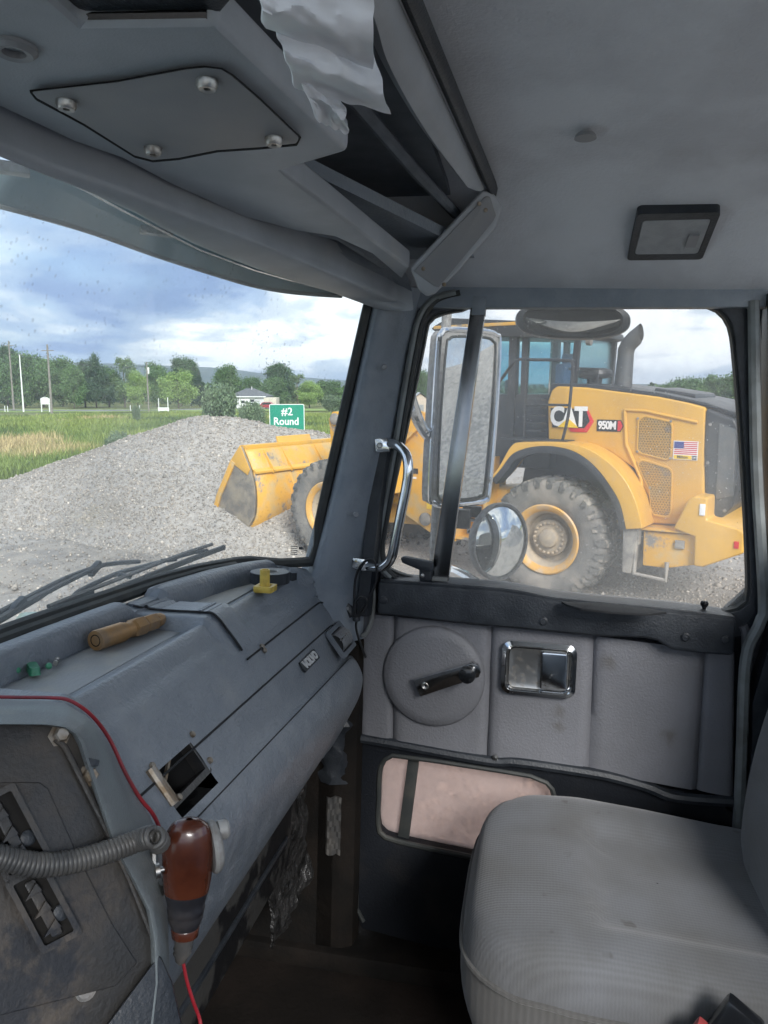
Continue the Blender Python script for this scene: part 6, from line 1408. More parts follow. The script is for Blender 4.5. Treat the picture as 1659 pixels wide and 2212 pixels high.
# front frame and loader tower
yel('front_frame', MB().ext([(1.9, .55), (1.95, 1.2), (2.25, 1.7), (2.35, 2.2), (2.60, 2.30), (2.85, 2.1), (3.1, 1.4), (3.9, 1.05), (3.9, .65), (3.1, .5)], 1, .30, .46), mat='cat_worn')
yel('front_frame', MB().ext([(1.9, .55), (1.95, 1.2), (2.25, 1.7), (2.35, 2.2), (2.60, 2.30), (2.85, 2.1), (3.1, 1.4), (3.9, 1.05), (3.9, .65), (3.1, .5)], 1, -.46, -.30), mat='cat_worn')
yel('hitch', MB().ext([(1.4, .6), (1.4, 1.4), (2.2, 1.5), (2.3, .6)], 1, -.3, .3), mat='cat_worn')
yel('tower_plate', MB().ext([(2.2, .45), (2.15, 1.0), (2.05, 1.7), (2.2, 2.25), (2.62, 2.30), (2.75, 1.9), (2.9, 1.2), (2.7, .7)], 1, .50, .60), mat='cat_worn')
for x, z in ((2.45, 2.12), (2.28, .66)): part('pivot_pin', MB().lathe([(.10, 0), (.10, .04), (.06, .055), (0, .055)], A(x, .60, z), (0,1,0), 18), 'grey_steel', wl_, smooth=30)
part('warning_label', plate([(2.17, 1.0), (2.17, .82), (2.27, .82), (2.27, 1.0)], .601, .604), 'decal_yellow', wl_)
part('warning_label', plate([(2.43, 1.42), (2.43, 1.34), (2.55, 1.34), (2.55, 1.42)], .601, .604), 'decal_black', wl_)
part('warning_label', plate([(2.46, 1.29), (2.46, 1.26), (2.55, 1.26), (2.55, 1.29)], .601, .604), 'decal_white', wl_)
part('front_fender', band([np.array(p) for p in cat_rom([(2.5, 1.1), (2.65, 1.5), (3.0, 1.72), (3.35, 1.78)], 4)], [np.array(p) for p in cat_rom([(2.46, 1.1), (2.62, 1.54), (2.98, 1.77), (3.35, 1.83)], 4)], .75, 1.38), 'cat_yellow', wl_, bev=.01)
part('hydraulic_hose', MB().tube(cat_rom([A(1.95, .5, 2.0), A(2.1, .62, 1.75), A(2.12, .62, 1.4), A(2.2, .6, 1.2)], 6), .022, 6), 'cat_black', wl_)
for y in (-.62, .62):
    yel('lift_arm', MB().ext([(2.35, 2.28), (2.62, 2.32), (3.6, 1.55), (4.5, .72), (4.75, .50), (4.60, .34), (4.2, .55), (3.3, 1.25), (2.35, 2.05)], 1, y-.07, y+.07), mat='cat_worn', bev=.015)
    part('lift_cylinder', MB().tube([A(2.3, y*.8, .85), A(3.9, y*.8, .95)], .075, 12), 'cat_yellow', wl_, smooth=40)
yel('bell_crank', MB().ext([(4.02, 1.48), (4.28, 1.50), (4.34, 2.12), (4.26, 2.24), (4.14, 2.24), (4.04, 2.10), (3.9, 1.0), (4.1, .9)], 1, .20, .42), mat='cat_worn', bev=.012)
part('crank_pin', MB().lathe([(.095, 0), (.095, .03), (.055, .04), (0, .04)], A(4.20, .42, 2.12), (0,1,0), 20), 'grey_steel', wl_, smooth=30)
part('tilt_cylinder', MB().tube([A(2.6, .3, 2.2), A(4.15, .3, 2.12)], .085, 14), 'cat_yellow', wl_, smooth=40)
part('tilt_link', MB().tube([A(4.0, .3, .98), A(4.95, .3, .75)], .07, 10), 'cat_worn', wl_)
# bucket
bk_ = part('bucket', MB().grid([[A(x, y, z) for y in np.linspace(-1.45, 1.45, 8)] for x, z in cat_rom([(5.30, 1.63), (5.13, 1.31), (5.05, 1.05), (5.03, .80), (5.07, .55), (5.20, .36), (5.42, .26), (6.12, .20)], 4)]), 'cat_worn', wl_, smooth=40)
md = bk_.modifiers.new('thick', 'SOLIDIFY'); md.thickness = .035
side_pl = [(5.32, 1.68), (5.13, 1.31), (5.05, 1.05), (5.03, .80), (5.07, .55), (5.20, .36), (5.42, .26), (6.12, .20), (6.12, .30), (5.90, .84), (5.54, 1.43)]
for sg in (1, -1):
    yy = 1.45*sg; sp_ = part('side_plate', MB().ext(side_pl, 1, min(yy, yy+.035*sg), max(yy, yy+.035*sg)), 'cat_scraped', bk_, bev=.006)
    part('side_cutter', MB().ext([(5.56, 1.45), (5.93, .84), (6.15, .30), (6.05, .30), (5.83, .82), (5.46, 1.40)], 1, min(yy+.03*sg, yy+.06*sg), max(yy+.03*sg, yy+.06*sg)), 'cat_worn', sp_, bev=.006)
    part('upper_corner', MB().ext([(5.34, 1.70), (5.13, 1.31), (5.18, 1.22), (5.50, 1.38), (5.56, 1.45)], 1, min(yy+.03*sg, yy+.05*sg), max(yy+.03*sg, yy+.05*sg)), 'cat_yellow', sp_, bev=.004)
yel('spill_guard', MB().ext([(5.28, 1.58), (5.36, 1.80), (5.40, 1.80), (5.34, 1.58)], 1, -.25, .60), parent=bk_, bev=.008)
part('top_flange', MB().ext([(5.26, 1.62), (5.26, 1.70), (5.38, 1.70), (5.38, 1.66)], 1, -1.45, 1.45), 'cat_yellow', bk_, bev=.008)
for y in (1.05, .60, -.25, -.9):
    part('gusset', MB().ext([(5.28, 1.66), (5.12, 1.30), (5.02, 1.22), (5.00, 1.28)], 1, y-.012, y+.012), 'cat_yellow', bk_)
part('back_lip', MB().ext([(5.14, 1.34), (5.02, 1.28), (5.02, 1.24), (5.12, 1.26)], 1, -1.45, 1.45), 'cat_yellow', bk_, bev=.008)
for y in (.62, .42, -.42, -.62): part('hinge_plate', MB().ext([(5.05, 1.2), (4.93, .95), (4.72, .60), (4.66, .42), (4.78, .28), (5.2, .26), (5.3, .38)], 1, y-.025, y+.025), 'cat_worn', bk_, bev=.008)
part('weld_seam', MB().tube([A(5.018, y, .86) for y in np.linspace(-1.45, 1.45, 4)], .010, 6), 'cat_worn', bk_)
part('wear_shoe', MB().ext([(4.98, .36), (5.10, .20), (5.5, .17), (5.5, .26), (5.2, .34)], 1, .75, 1.1), 'grey_steel', bk_, bev=.02)
# ================================================================== SIGN, FIELD EDGE, TREES, HOUSES
M['sign_green'] = mk('sign_green', (.005,.27,.16), .35, c2=(.01,.24,.15), nscale=3)
M['sign_white'] = mk('sign_white', (.82,.84,.82), .4)
M['post_steel'] = mk('galvanised', (.35,.36,.36), .5, .6)
M['wood_pole'] = mk('weathered_pole', (.26,.24,.21), .85, c2=(.18,.165,.145), nscale=3)
M['white_paint'] = mk('white_paint', (.78,.79,.78), .5)
M['siding'] = mk('pale_siding', (.62,.62,.62), .6, c2=(.56,.56,.57), nscale=.6)
M['shingle'] = mk('grey_shingle', (.10,.105,.115), .85, c2=(.14,.145,.15), nscale=2)
M['cream'] = mk('cream_panel', (.55,.50,.40), .6)
M['beige'] = mk('beige_siding', (.60,.50,.40), .65)
M['window_dark'] = mk('window_dark', (.03,.035,.04), .15)
M['car_red'] = mk('car_red', (.30,.02,.03), .3, coat=.5)
M['asphalt'] = mk('asphalt', (.20,.20,.20), .9, c2=(.25,.245,.235), nscale=.3)
M['mown'] = mk('mown_verge', (.17,.26,.05), .9, c2=(.22,.29,.07), nscale=.2)
M['bark'] = mk('bark', (.09,.075,.06), .9, c2=(.14,.12,.10), nscale=6)
M['leaf'] = mk('leaf', (.06,.1,.03), .6, attr='tint', spec=.3)
M['hill'] = mk('far_forest', (.035,.060,.035), .95, c2=(.05,.075,.04), nscale=.004)
M['block'] = mk('concrete_block', (.40,.36,.31), .85, c2=(.30,.28,.25), nscale=2.2, bscale=20, bump=.3)
# green stockpile sign
sd = 18.6; sp0 = dep(620, 905, sd); sb = thing('stockpile_sign', 'green sign reading #2 Round behind the gravel pile', 'sign', (sp0[0], sp0[1], 0), 'world')
sx = rgt; sn = -fwh; su = A(0,0,1); sw = (657.5-582.5)*sd/FPX/2; sz1 = float(dep(620, 873, sd)[2]); sz0 = sz1-.68
scn = A(sp0[0], sp0[1], (sz0+sz1)/2); shh = (sz1-sz0)/2
def sgn(u_, v_, h): return scn+sx*u_+su*v_+sn*h
part('border', MB().prism([sgn(x, y, 0) for x, y in rrect(2*sw, 2*shh, .04)], [sgn(x, y, .006) for x, y in rrect(2*sw, 2*shh, .04)]), 'sign_white', sb)
part('panel', MB().prism([sgn(x, y, .005) for x, y in rrect(2*sw-.03, 2*shh-.03, .03)], [sgn(x, y, .009) for x, y in rrect(2*sw-.03, 2*shh-.03, .03)]), 'sign_green', sb)
text_part('lettering', '#2', .255, 'sign_white', sb, sgn(.005, shh-.185, .011), sx, su, .002, .0025)
text_part('lettering', 'Round', .250, 'sign_white', sb, sgn(-.02, shh-.415, .011), sx, su, .002, .004, 1.0, .92)
for u_ in (-.25, .25): part('post', MB().box(scn+sx*u_-sn*.03+A(0,0,-sz0*.5-.12), (.05, .05, 2*shh+sz0+.0)), 'post_steel', sb)

# block wall at the edge of the yard, glimpsed past the loader's tail
bw = thing('block_wall', 'stacked tan concrete block wall behind the rear of the loader', 'wall', tuple(gp(1640, 1085)), 'world')
b0 = gp(1575, 1088); bdir = unit(rgt*.86+fwh*.5); bn = A(-bdir[1], bdir[0], 0)
blk = None
for r_ in range(4):
    for c_ in range(4):
        m_ = Matrix((tuple(bdir), tuple(bn), (0,0,1))).transposed().to_4x4(); m_.translation = Vector(b0)+Vector(bdir)*(c_*1.22+(.6 if r_ % 2 else 0))+Vector((0,0,.28+.545*r_))-base_of(bw)
        if blk is None:
            me = bpy.data.meshes.new('block'); q = MB().box((0,0,0), (1.19, .6, .52)); me.from_pydata(q.v, [], q.f); finish(me, .04, 2); me.materials.append(M['block']); blk = bpy.data.objects.new('block', me); col.objects.link(blk); blk.parent = bw; blk.matrix_local = m_
        else: share('block', blk, bw, m_)

# ---- trees
def leaf_cloud(blobs, n, size, cols, seed, droop=0.0):
    r = np.random.default_rng(seed); blobs = np.array(blobs, float); vol = blobs[:, 3]*blobs[:, 4]*blobs[:, 5]; k = r.choice(len(blobs), n, p=vol**.67/np.sum(vol**.67))
    d = r.normal(size=(n, 3)); d /= np.linalg.norm(d, axis=1)[:, None]; rad_ = r.uniform(.55, 1.06, n)**.6
    P = blobs[k, :3]+d*blobs[k, 3:6]*rad_[:, None]
    # clump the leaves: pull towards random twig centres
    tw = blobs[r.choice(len(blobs), n//28, p=vol**.67/np.sum(vol**.67))]; td = r.normal(size=(len(tw), 3)); td /= np.linalg.norm(td, axis=1)[:, None]; TC = tw[:, :3]+td*tw[:, 3:6]*r.uniform(.7, 1.08, (len(tw), 1))
    idx = r.integers(0, len(TC), n); use = r.uniform(0, 1, n) < .72
    P[use] = TC[idx[use]]+r.normal(0, .42*np.mean(blobs[:, 3:6]), (use.sum(), 3))
    u_ = r.normal(size=(n, 3)); u_ /= np.linalg.norm(u_, axis=1)[:, None]; w_ = r.normal(size=(n, 3)); w_ = np.cross(u_, w_); w_ /= np.linalg.norm(w_, axis=1)[:, None]
    s_ = size*r.uniform(.6, 1.4, n)[:, None]
    v = np.stack((P-u_*s_, P+w_*s_*.55, P+u_*s_, P-w_*s_*.55), 1)
    cols = np.array(cols); w = r.dirichlet(np.ones(len(cols))*.7, max(1, len(TC))); ct = w@cols; c = ct[idx]*np.exp(r.normal(0, .18, (n, 1)))
    F = np.arange(4*n).reshape(n, 4); return v.reshape(-1, 3), F, np.repeat(c[:, None], 4, 1).reshape(-1, 3)
TREE_MESH = {}
def tree_proto(kind):
    if kind in TREE_MESH: return TREE_MESH[kind]
    r = random.Random(hash(kind) % 1000 if False else sum(map(ord, kind)))
    bl = []; trunk = MB()
    if kind in ('broad', 'broad_b', 'loose', 'willow', 'tall'):
        H = 1.0
        nb = {'broad': 20, 'broad_b': 24, 'loose': 13, 'willow': 22, 'tall': 18}[kind]
        for i in range(nb):
            f_ = (i+.5)/nb; z = .24+.70*f_
            env = {'broad': .34, 'broad_b': .42, 'loose': .38, 'willow': .52, 'tall': .26}[kind]*math.sqrt(max(.05, 1-((f_-.42)/.62)**2))
            a = r.uniform(0, 6.28); q = env*math.sqrt(r.uniform(.05, 1)); s_ = r.uniform(.085, .15)*(.7 if kind == 'loose' else 1.0)
            bl.append((q*math.cos(a), q*math.sin(a), z, s_*1.25, s_*1.25, s_*.85))
        limbs = bl
        trunk.tube([(0,0,-.03), (.005,.0,.2), (.0,.008,.45), (.01,0,.8)], [.03, .024, .016, .006], 8)
        for b in limbs[::2]: trunk.tube([(0,0,max(.16, b[2]-.22)), (b[0]*.5, b[1]*.5, b[2]-.06), (b[0], b[1], b[2])], [.012, .008, .003], 6)
    elif kind == 'conifer':
        for i in range(26):
            f_ = i/25; z = .10+.88*f_; env = .23*(1-f_)**.8+.01
            for k in range(4):
                a = r.uniform(0, 6.28); bl.append((env*.75*math.cos(a), env*.75*math.sin(a), z, env*.6+.012, env*.6+.012, .020))
        trunk.tube([(0,0,-.03), (0,0,.5), (0,0,.97)], [.02, .014, .003], 8)
        for b in bl[::3]: trunk.tube([(0,0,b[2]+.01), (b[0], b[1], b[2])], [.005, .002], 5)
    elif kind == 'pine':
        for i in range(15):
            f_ = i/14; z = .22+.76*f_; env = .34*(1-f_)**.6*(.8+.4*r.random())+.03
            for k in range(4):
                a = r.uniform(0, 6.28); bl.append((env*.8*math.cos(a), env*.8*math.sin(a), z+r.uniform(-.02, .02), env*.5+.02, env*.5+.02, .030))
        trunk.tube([(0,0,-.03), (0,0,.5), (0,0,.97)], [.024, .016, .004], 8)
        for b in bl[::2]: trunk.tube([(0,0,b[2]-.02), (b[0], b[1], b[2])], [.006, .002], 5)
    else:   # shrub
        for i in range(26):
            a = r.uniform(0, 6.28); q = .5*math.sqrt(r.random()); z = r.uniform(.12, .86)*(1-.7*q); bl.append((q*math.cos(a), q*math.sin(a), z, .15, .15, .14))
        trunk.tube([(0,0,-.05), (.02,0,.3), (.0,.02,.6)], [.03, .02, .008], 6)
        for b in bl[::2]: trunk.tube([(0,0,.02), (b[0]*.6, b[1]*.6, b[2]*.7), b[:3]], [.015, .01, .004], 5)
    cols = {'broad': [(.045,.085,.03), (.07,.12,.04), (.03,.06,.025)], 'broad_b': [(.05,.095,.035), (.085,.14,.045), (.035,.07,.03)], 'loose': [(.07,.11,.05), (.05,.085,.04), (.10,.14,.06)],
            'willow': [(.12,.19,.05), (.09,.15,.04), (.16,.22,.07)], 'tall': [(.03,.06,.028), (.045,.08,.03), (.025,.05,.025)], 'conifer': [(.02,.042,.024), (.03,.055,.028), (.018,.034,.02)],
            'pine': [(.035,.06,.035), (.05,.08,.042), (.025,.048,.03)], 'shrub': [(.07,.105,.055), (.10,.135,.075), (.05,.08,.045)]}[kind]
    n = {'loose': 8000, 'conifer': 9000, 'pine': 12000, 'shrub': 12000, 'willow': 15000}.get(kind, 14000)
    sz = {'conifer': .014, 'pine': .017, 'shrub': .030, 'willow': .022}.get(kind, .021)
    cols = np.array(cols)*1.75
    V, F, C = leaf_cloud(bl, n, sz, cols, len(kind)*7+ord(kind[0]))
    cm = np_mesh('crown_'+kind, V, F, 'leaf', C)
    tm = bpy.data.meshes.new('trunk_'+kind); tm.from_pydata(trunk.v, [], trunk.f); finish(tm, smooth=50); tm.materials.append(M['bark'])
    TREE_MESH[kind] = (cm, tm); return TREE_MESH[kind]
NAMES = {'broad': 'broadleaf_tree', 'broad_b': 'broadleaf_tree', 'loose': 'broadleaf_tree', 'willow': 'willow_tree', 'tall': 'broadleaf_tree', 'conifer': 'spruce_tree', 'pine': 'pine_tree', 'shrub': 'shrub'}
def tree(px, top, dist, width_px, kind, label, group='trees beyond the field', spin=None):
    p = dep(px, 835, dist); z0 = tz(p[0], p[1]); h = float(dep(px, top, dist)[2])-z0
    cm, tm = tree_proto(kind); w = width_px*dist/FPX
    ext_ = {'broad': .92, 'broad_b': 1.1, 'loose': .95, 'willow': 1.3, 'tall': .74, 'conifer': .44, 'pine': .80, 'shrub': 1.25}[kind]
    o = bpy.data.objects.new(NAMES[kind], None); col.objects.link(o); o.location = (p[0], p[1], z0); o.rotation_euler = (0, 0, spin if spin is not None else random.uniform(0, 6.28)); o.scale = (w/ext_, w/ext_, h*(1.32 if kind == 'shrub' else .92))
    tag(o, label, 'shrub' if kind == 'shrub' else 'tree', group); link_mesh('crown', cm, o); link_mesh('trunk', tm, o); return o
TL = [
 (-30, 742, 190, 90, 'broad_b', 'broadleaf tree in the wood behind the tall utility pole'), (14, 738, 205, 60, 'tall', 'dark slim tree rising over the wood by the tall utility pole'),
 (50, 758, 186, 85, 'broad', 'dark broadleaf tree in the wood behind the pale lamp post'), (92, 762, 200, 80, 'broad_b', 'rounded tree in the wood behind the white sign board'),
 (134, 768, 205, 70, 'broad', 'dense dark tree in the wood right behind the wooden pole'), (158, 786, 178, 60, 'broad_b', 'lower rounded tree at the front of the wood'),
 (182, 772, 192, 70, 'pine', 'spreading pine with layered boughs in the wood'), (206, 757, 186, 62, 'pine', 'tall dark pine standing highest in the wood'),
 (234, 790, 196, 66, 'broad', 'mid-green tree between the tall pine and the open-crowned tree'), (268, 760, 190, 66, 'loose', 'open-crowned tree with sky showing through its branches'),
 (296, 800, 176, 58, 'willow', 'low rounded olive-green tree beside the thin utility pole'), (338, 778, 196, 62, 'broad_b', 'light broadleaf tree just past the thin utility pole'),
 (384, 798, 172, 86, 'willow', 'bright yellow-green willow dome at the edge of the lawn'), (390, 766, 200, 52, 'tall', 'dark tall tree behind the bright willow'),
 (412, 770, 205, 36, 'tall', 'dark narrow tree beside the tall one behind the willow'), (430, 790, 190, 26, 'conifer', 'narrow dark spruce at the end of the wood'),
 (494, 784, 200, 62, 'broad', 'rounded tree standing behind the pale house'), (546, 812, 235, 52, 'broad', 'small tree behind the roof of the pale house'),
 (605, 779, 190, 64, 'tall', 'big dark tree behind the green sign'), (590, 812, 185, 70, 'broad_b', 'wide low tree beside the cream trailer'), (642, 800, 195, 60, 'loose', 'sparse tree to the side of the big dark tree'),
 (668, 822, 180, 66, 'willow', 'yellow-green tree beyond the green sign'), (716, 820, 200, 70, 'broad', 'broad tree near the end of the field'), (752, 832, 205, 60, 'broad_b', 'low tree at the far end of the field'),
 (910, 796, 120, 46, 'broad', 'tree behind the beige shed'), (938, 810, 130, 40, 'broad_b', 'smaller tree at the side of the beige shed'),
 (1442, 824, 90, 60, 'broad_b', 'tree just behind the hood of the loader'), (1490, 812, 85, 84, 'broad', 'tree above the rear end of the loader'), (1540, 806, 88, 84, 'broad_b', 'tree over the tail of the loader'), (1600, 800, 86, 100, 'broad', 'tree beside the rear pillar past the loader'), (1390, 848, 95, 60, 'tall', 'low tree under the exhaust of the loader')]
for a in TL: tree(*a)
tree(468, 836, 42, 84, 'shrub', 'big silvery-green shrub behind the gravel pile', 'shrubs in the field', .4)
tree(540, 872, 40, 62, 'shrub', 'low shrub trailing beside the big silvery shrub', 'shrubs in the field', 1.4)
tree(725, 856, 110, 60, 'shrub', 'round shrub at the end of the far lawn', 'shrubs in the field', 2.4)
tree(245, 936, 27, 60, 'shrub', 'bright weedy bush at the foot of the gravel pile', 'shrubs in the field', .9)
tree(292, 878, 60, 18, 'shrub', 'tiny dark bush alone in the meadow', 'shrubs in the field', 3.1)
# ---- road, mown verges
def ribbon(name, pts, w, mat, dz):
    rows = []
    P2 = cat_rom(pts, 8)
    for i, p in enumerate(P2):
        d = P2[min(i+1, len(P2)-1)]-P2[max(i-1, 0)]; nrm = unit((-d[1], d[0])); rows.append([(p[0]+nrm[0]*w*k, p[1]+nrm[1]*w*k, tz(p[0]+nrm[0]*w*k, p[1]+nrm[1]*w*k)+dz) for k in (-.5, 0, .5)])
    return struct(name, MB().grid(rows), mat, (0,0,0), 'world')
far = lambda px, d: dep(px, 835, d)[:2]
ribbon('mown_verge', [far(-300, 160), far(0, 148), far(200, 140), far(420, 134), far(700, 140), far(1000, 150)], 34, 'mown', .10)
ribbon('road', [far(-400, 170), far(-100, 158), far(100, 148), far(240, 136), far(330, 132)], 9, 'asphalt', .16)
ribbon('drive', [far(330, 132), far(430, 150), far(560, 160), far(640, 165)], 6, 'asphalt', .15)
# ---- poles and wires
def pole(px, ytop, ybase, dist, r_, mat, label, name='utility_pole', extra=None):
    p = dep(px, 835, dist); z0 = tz(p[0], p[1]); z1 = float(dep(px, ytop, dist)[2])
    t = thing(name, label, 'pole', (p[0], p[1], z0), 'world')
    part('shaft', MB().tube([A(p[0], p[1], z0-.3), A(p[0], p[1], z1)], [r_*1.2, r_*.8], 10), mat, t, smooth=50)
    if extra: extra(t, A(p[0], p[1], z1))
    return A(p[0], p[1], z1)
def arm_(t, p): part('crossarm', MB().box(p-A(0,0,.9), (.12, 2.0, .12)), 'wood_pole', t)
pA = pole(26, 736, 838, 150, .16, 'wood_pole', 'tall weathered utility pole standing farthest along the road', extra=arm_)
pB = pole(108, 744, 862, 118, .16, 'wood_pole', 'weathered wooden utility pole beside the white sign board', extra=arm_)
pole(47, 766, 852, 128, .11, 'white_paint', 'pale smooth lamp post between the two wooden poles', 'lamp_post', lambda t, p: part('lamp_head', MB().box(p+A(.3,0,.05), (.9, .25, .12)), 'post_steel', t))
pC = pole(319, 782, 860, 120, .12, 'wood_pole', 'slim utility pole with a grey transformer can', extra=lambda t, p: part('transformer', MB().lathe([(.22, -1.8), (.25, -1.75), (.25, -.9), (.2, -.8)], p+A(.25,0,0), (0,0,1), 12), 'white_paint', t))
def wire(a, b, sag, label):
    pts = [a*(1-t)+b*t-A(0,0,sag*4*t*(1-t)) for t in np.linspace(0, 1, 18)]; solo('overhead_wire', MB().tube(pts, .028, 5), 'cable', label, 'wire', tuple(a), 'world')
wire(pA-A(0,0,1.9), pB-A(0,0,1.6), .7, 'overhead wire between the two wooden poles by the road'); wire(pB-A(0,0,1.6), pC-A(0,0,.6), .9, 'overhead wire from the wooden pole to the slim pole with the can')
q_ = far(-420, 190); wire(A(q_[0], q_[1], pA[2]), pA-A(0,0,1.9), .6, 'overhead wire arriving at the farthest tall pole')
# small white board on two legs, and two white marker posts
p = dep(96, 848, 128); z0 = tz(p[0], p[1]); wb = thing('notice_board', 'small white notice board on two legs beside the road', 'sign', (p[0], p[1], z0), 'world')
part('board', MB().prism([A(p[0], p[1], 0)+rgt*x+A(0,0,z0+1.85+y) for x, y in rrect(1.5, 1.0, .1)], [A(p[0], p[1], 0)+rgt*x+fwh*.06+A(0,0,z0+1.85+y) for x, y in rrect(1.5, 1.0, .1)]), 'white_paint', wb)
part('top_moulding', MB().tube([A(p[0], p[1], z0+2.38)+rgt*-.5, A(p[0], p[1], z0+2.5), A(p[0], p[1], z0+2.38)+rgt*.5], .07, 6), 'white_paint', wb)
for s_ in (-.65, .65): part('leg', MB().box(A(p[0], p[1], z0+1.0)+rgt*s_, (.12, .12, 2.2)), 'white_paint', wb)
p = dep(352, 858, 118); z0 = tz(p[0], p[1]); gt_ = thing('white_gateway', 'low white rail between two marker posts on the lawn', 'gate', (p[0], p[1], z0), 'world')
for s_, h in ((-.7, 2.1), (.7, 2.2)): part('post', MB().box(A(p[0], p[1], z0+h/2)+rgt*s_, (.10, .10, h)), 'white_paint', gt_)
part('rail', MB().prism([A(p[0], p[1], 0)+rgt*x+A(0,0,z0+.45+y) for x, y in rrect(1.7, .5, .05)], [A(p[0], p[1], 0)+rgt*x+fwh*.06+A(0,0,z0+.45+y) for x, y in rrect(1.7, .5, .05)]), 'white_paint', gt_)
for k, px in enumerate((8, 14, 280, 300)):
    p = dep(px, 850, 130); z0 = tz(p[0], p[1]); solo('marker_stake', MB().box((p[0], p[1], z0+.5), (.09, .09, 1.1)), 'white_paint', ('thin white marker stake near the tall weathered pole' if k < 2 else 'thin white marker stake near the slim pole with the can'), 'stake', (p[0], p[1], z0), 'world', group='stakes near the tall pole' if k < 2 else 'stakes near the slim pole')
# ---- pale house with garage
hd_ = 172.0; HSE = dep(536, 870, hd_); hz = tz(HSE[0], HSE[1]); ho = thing('house', 'pale single-storey house with a grey hip roof and garage', 'house', (HSE[0], HSE[1], hz), 'world')
def hh(u_, d, z): return A(HSE[0], HSE[1], hz)+rgt*u_+fwh*d+A(0,0,z)
S_ = hd_/FPX
ul, ur = (498-536)*S_, (574-536)*S_; eave = float(dep(536, 856, hd_)[2])-hz; ridge = float(dep(536, 839, hd_)[2])-hz
part('wall', MB().prism([hh(u_, d, 0) for u_, d in ((ul, 0), (ur, 0), (ur, 8), (ul, 8))], [hh(u_, d, eave) for u_, d in ((ul, 0), (ur, 0), (ur, 8), (ul, 8))]), 'siding', ho)
e_ = .5; mb = MB().add([hh(ul-e_, -e_, eave), hh(ur+e_, -e_, eave), hh(ur+e_, 8+e_, eave), hh(ul-e_, 8+e_, eave), hh((532-536)*S_-.6, 4, ridge), hh((532-536)*S_+1.2, 4, ridge), hh(ul-e_, -e_, eave-.2), hh(ur+e_, -e_, eave-.2), hh(ur+e_, 8+e_, eave-.2), hh(ul-e_, 8+e_, eave-.2)], [(0,1,5,4), (1,2,5), (2,3,4,5), (3,0,4), (0,6,7,1), (1,7,8,2), (2,8,9,3), (3,9,6,0)])
rfh = part('roof', mb, 'shingle', ho, smooth=0); part('vent_pipe', MB().tube([hh(.3, 3.4, ridge-.3), hh(.3, 3.4, ridge+.4)], .12, 8), 'siding', rfh)
def hrect(name, x0, x1, y0, y1, mat, d=-.05, par=ho): return part(name, MB().prism([hh((x0-536)*S_, 0, float(dep(536, y0, hd_)[2])-hz), hh((x1-536)*S_, 0, float(dep(536, y0, hd_)[2])-hz), hh((x1-536)*S_, 0, float(dep(536, y1, hd_)[2])-hz), hh((x0-536)*S_, 0, float(dep(536, y1, hd_)[2])-hz)], [hh((x0-536)*S_, d, float(dep(536, y0, hd_)[2])-hz), hh((x1-536)*S_, d, float(dep(536, y0, hd_)[2])-hz), hh((x1-536)*S_, d, float(dep(536, y1, hd_)[2])-hz), hh((x0-536)*S_, d, float(dep(536, y1, hd_)[2])-hz)]), mat, par)
gd = hrect('garage_door', 518, 538, 862, 877, 'white_paint'); hrect('window', 521, 529, 865, 871, 'window_dark', -.09); hrect('window', 541, 549, 863, 868, 'window_dark'); hrect('fascia', 500, 575, 856, 858, 'white_paint', -.55)
# trailer and two parked cars by the house
tp_ = dep(583, 868, 160); tzz = tz(tp_[0], tp_[1]); tr2 = thing('box_trailer', 'cream box trailer parked beside the pale house', 'trailer', (tp_[0], tp_[1], tzz), 'world')
tq = lambda u_, d, z: A(tp_[0], tp_[1], tzz)+rgt*u_+fwh*d+A(0,0,z)
def tbox(u0, u1, d0, d1, z0, z1, f=tq): return MB().prism([f(u0, d0, z0), f(u1, d0, z0), f(u1, d1, z0), f(u0, d1, z0)], [f(u0, d0, z1), f(u1, d0, z1), f(u1, d1, z1), f(u0, d1, z1)])
part('body', tbox(-1.25, 1.3, 0, 5, .55, 2.35), 'cream', tr2, bev=.05); part('door_seam', tbox(-.03, .03, -.03, .0, .6, 2.3), 'post_steel', tr2)
for u_ in (-1.0, 1.0): part('wheel', MB().lathe([(.35, -.12), (.35, .12)], tq(u_, .8, .35), tuple(rgt), 14), 'tyre', tr2)
def car(px, py, dist, mat, label):
    p = dep(px, py, dist); z = tz(p[0], p[1]); f = lambda u_, d, zz: A(p[0], p[1], z)+rgt*u_+fwh*d+A(0,0,zz); c = thing('parked_car', label, 'car', (p[0], p[1], z), 'world', 'cars parked by the house')
    prof_ = [(-2.1, .35), (-2.1, .8), (-1.4, .92), (-.9, 1.4), (.6, 1.45), (1.3, .95), (2.1, .85), (2.1, .35)]
    part('body', MB().prism([f(a, 0, b) for a, b in prof_], [f(a, 1.7, b) for a, b in prof_]), mat, c, bev=.08)
    part('window', MB().prism([f(a, -.02, b) for a, b in ((-1.1, .95), (-.8, 1.32), (.5, 1.36), (1.0, .97))], [f(a, .02, b) for a, b in ((-1.1, .95), (-.8, 1.32), (.5, 1.36), (1.0, .97))]), 'window_dark', c)
    for u_ in (-1.3, 1.3): part('wheel', MB().lathe([(.32, -.1), (.32, .1)], f(u_, .05, .32), tuple(fwh), 14), 'tyre', c)
car(549, 872, 166, 'white_paint', 'white car parked in front of the pale house'); car(577, 875, 152, 'car_red', 'dark red car parked near the cream trailer')
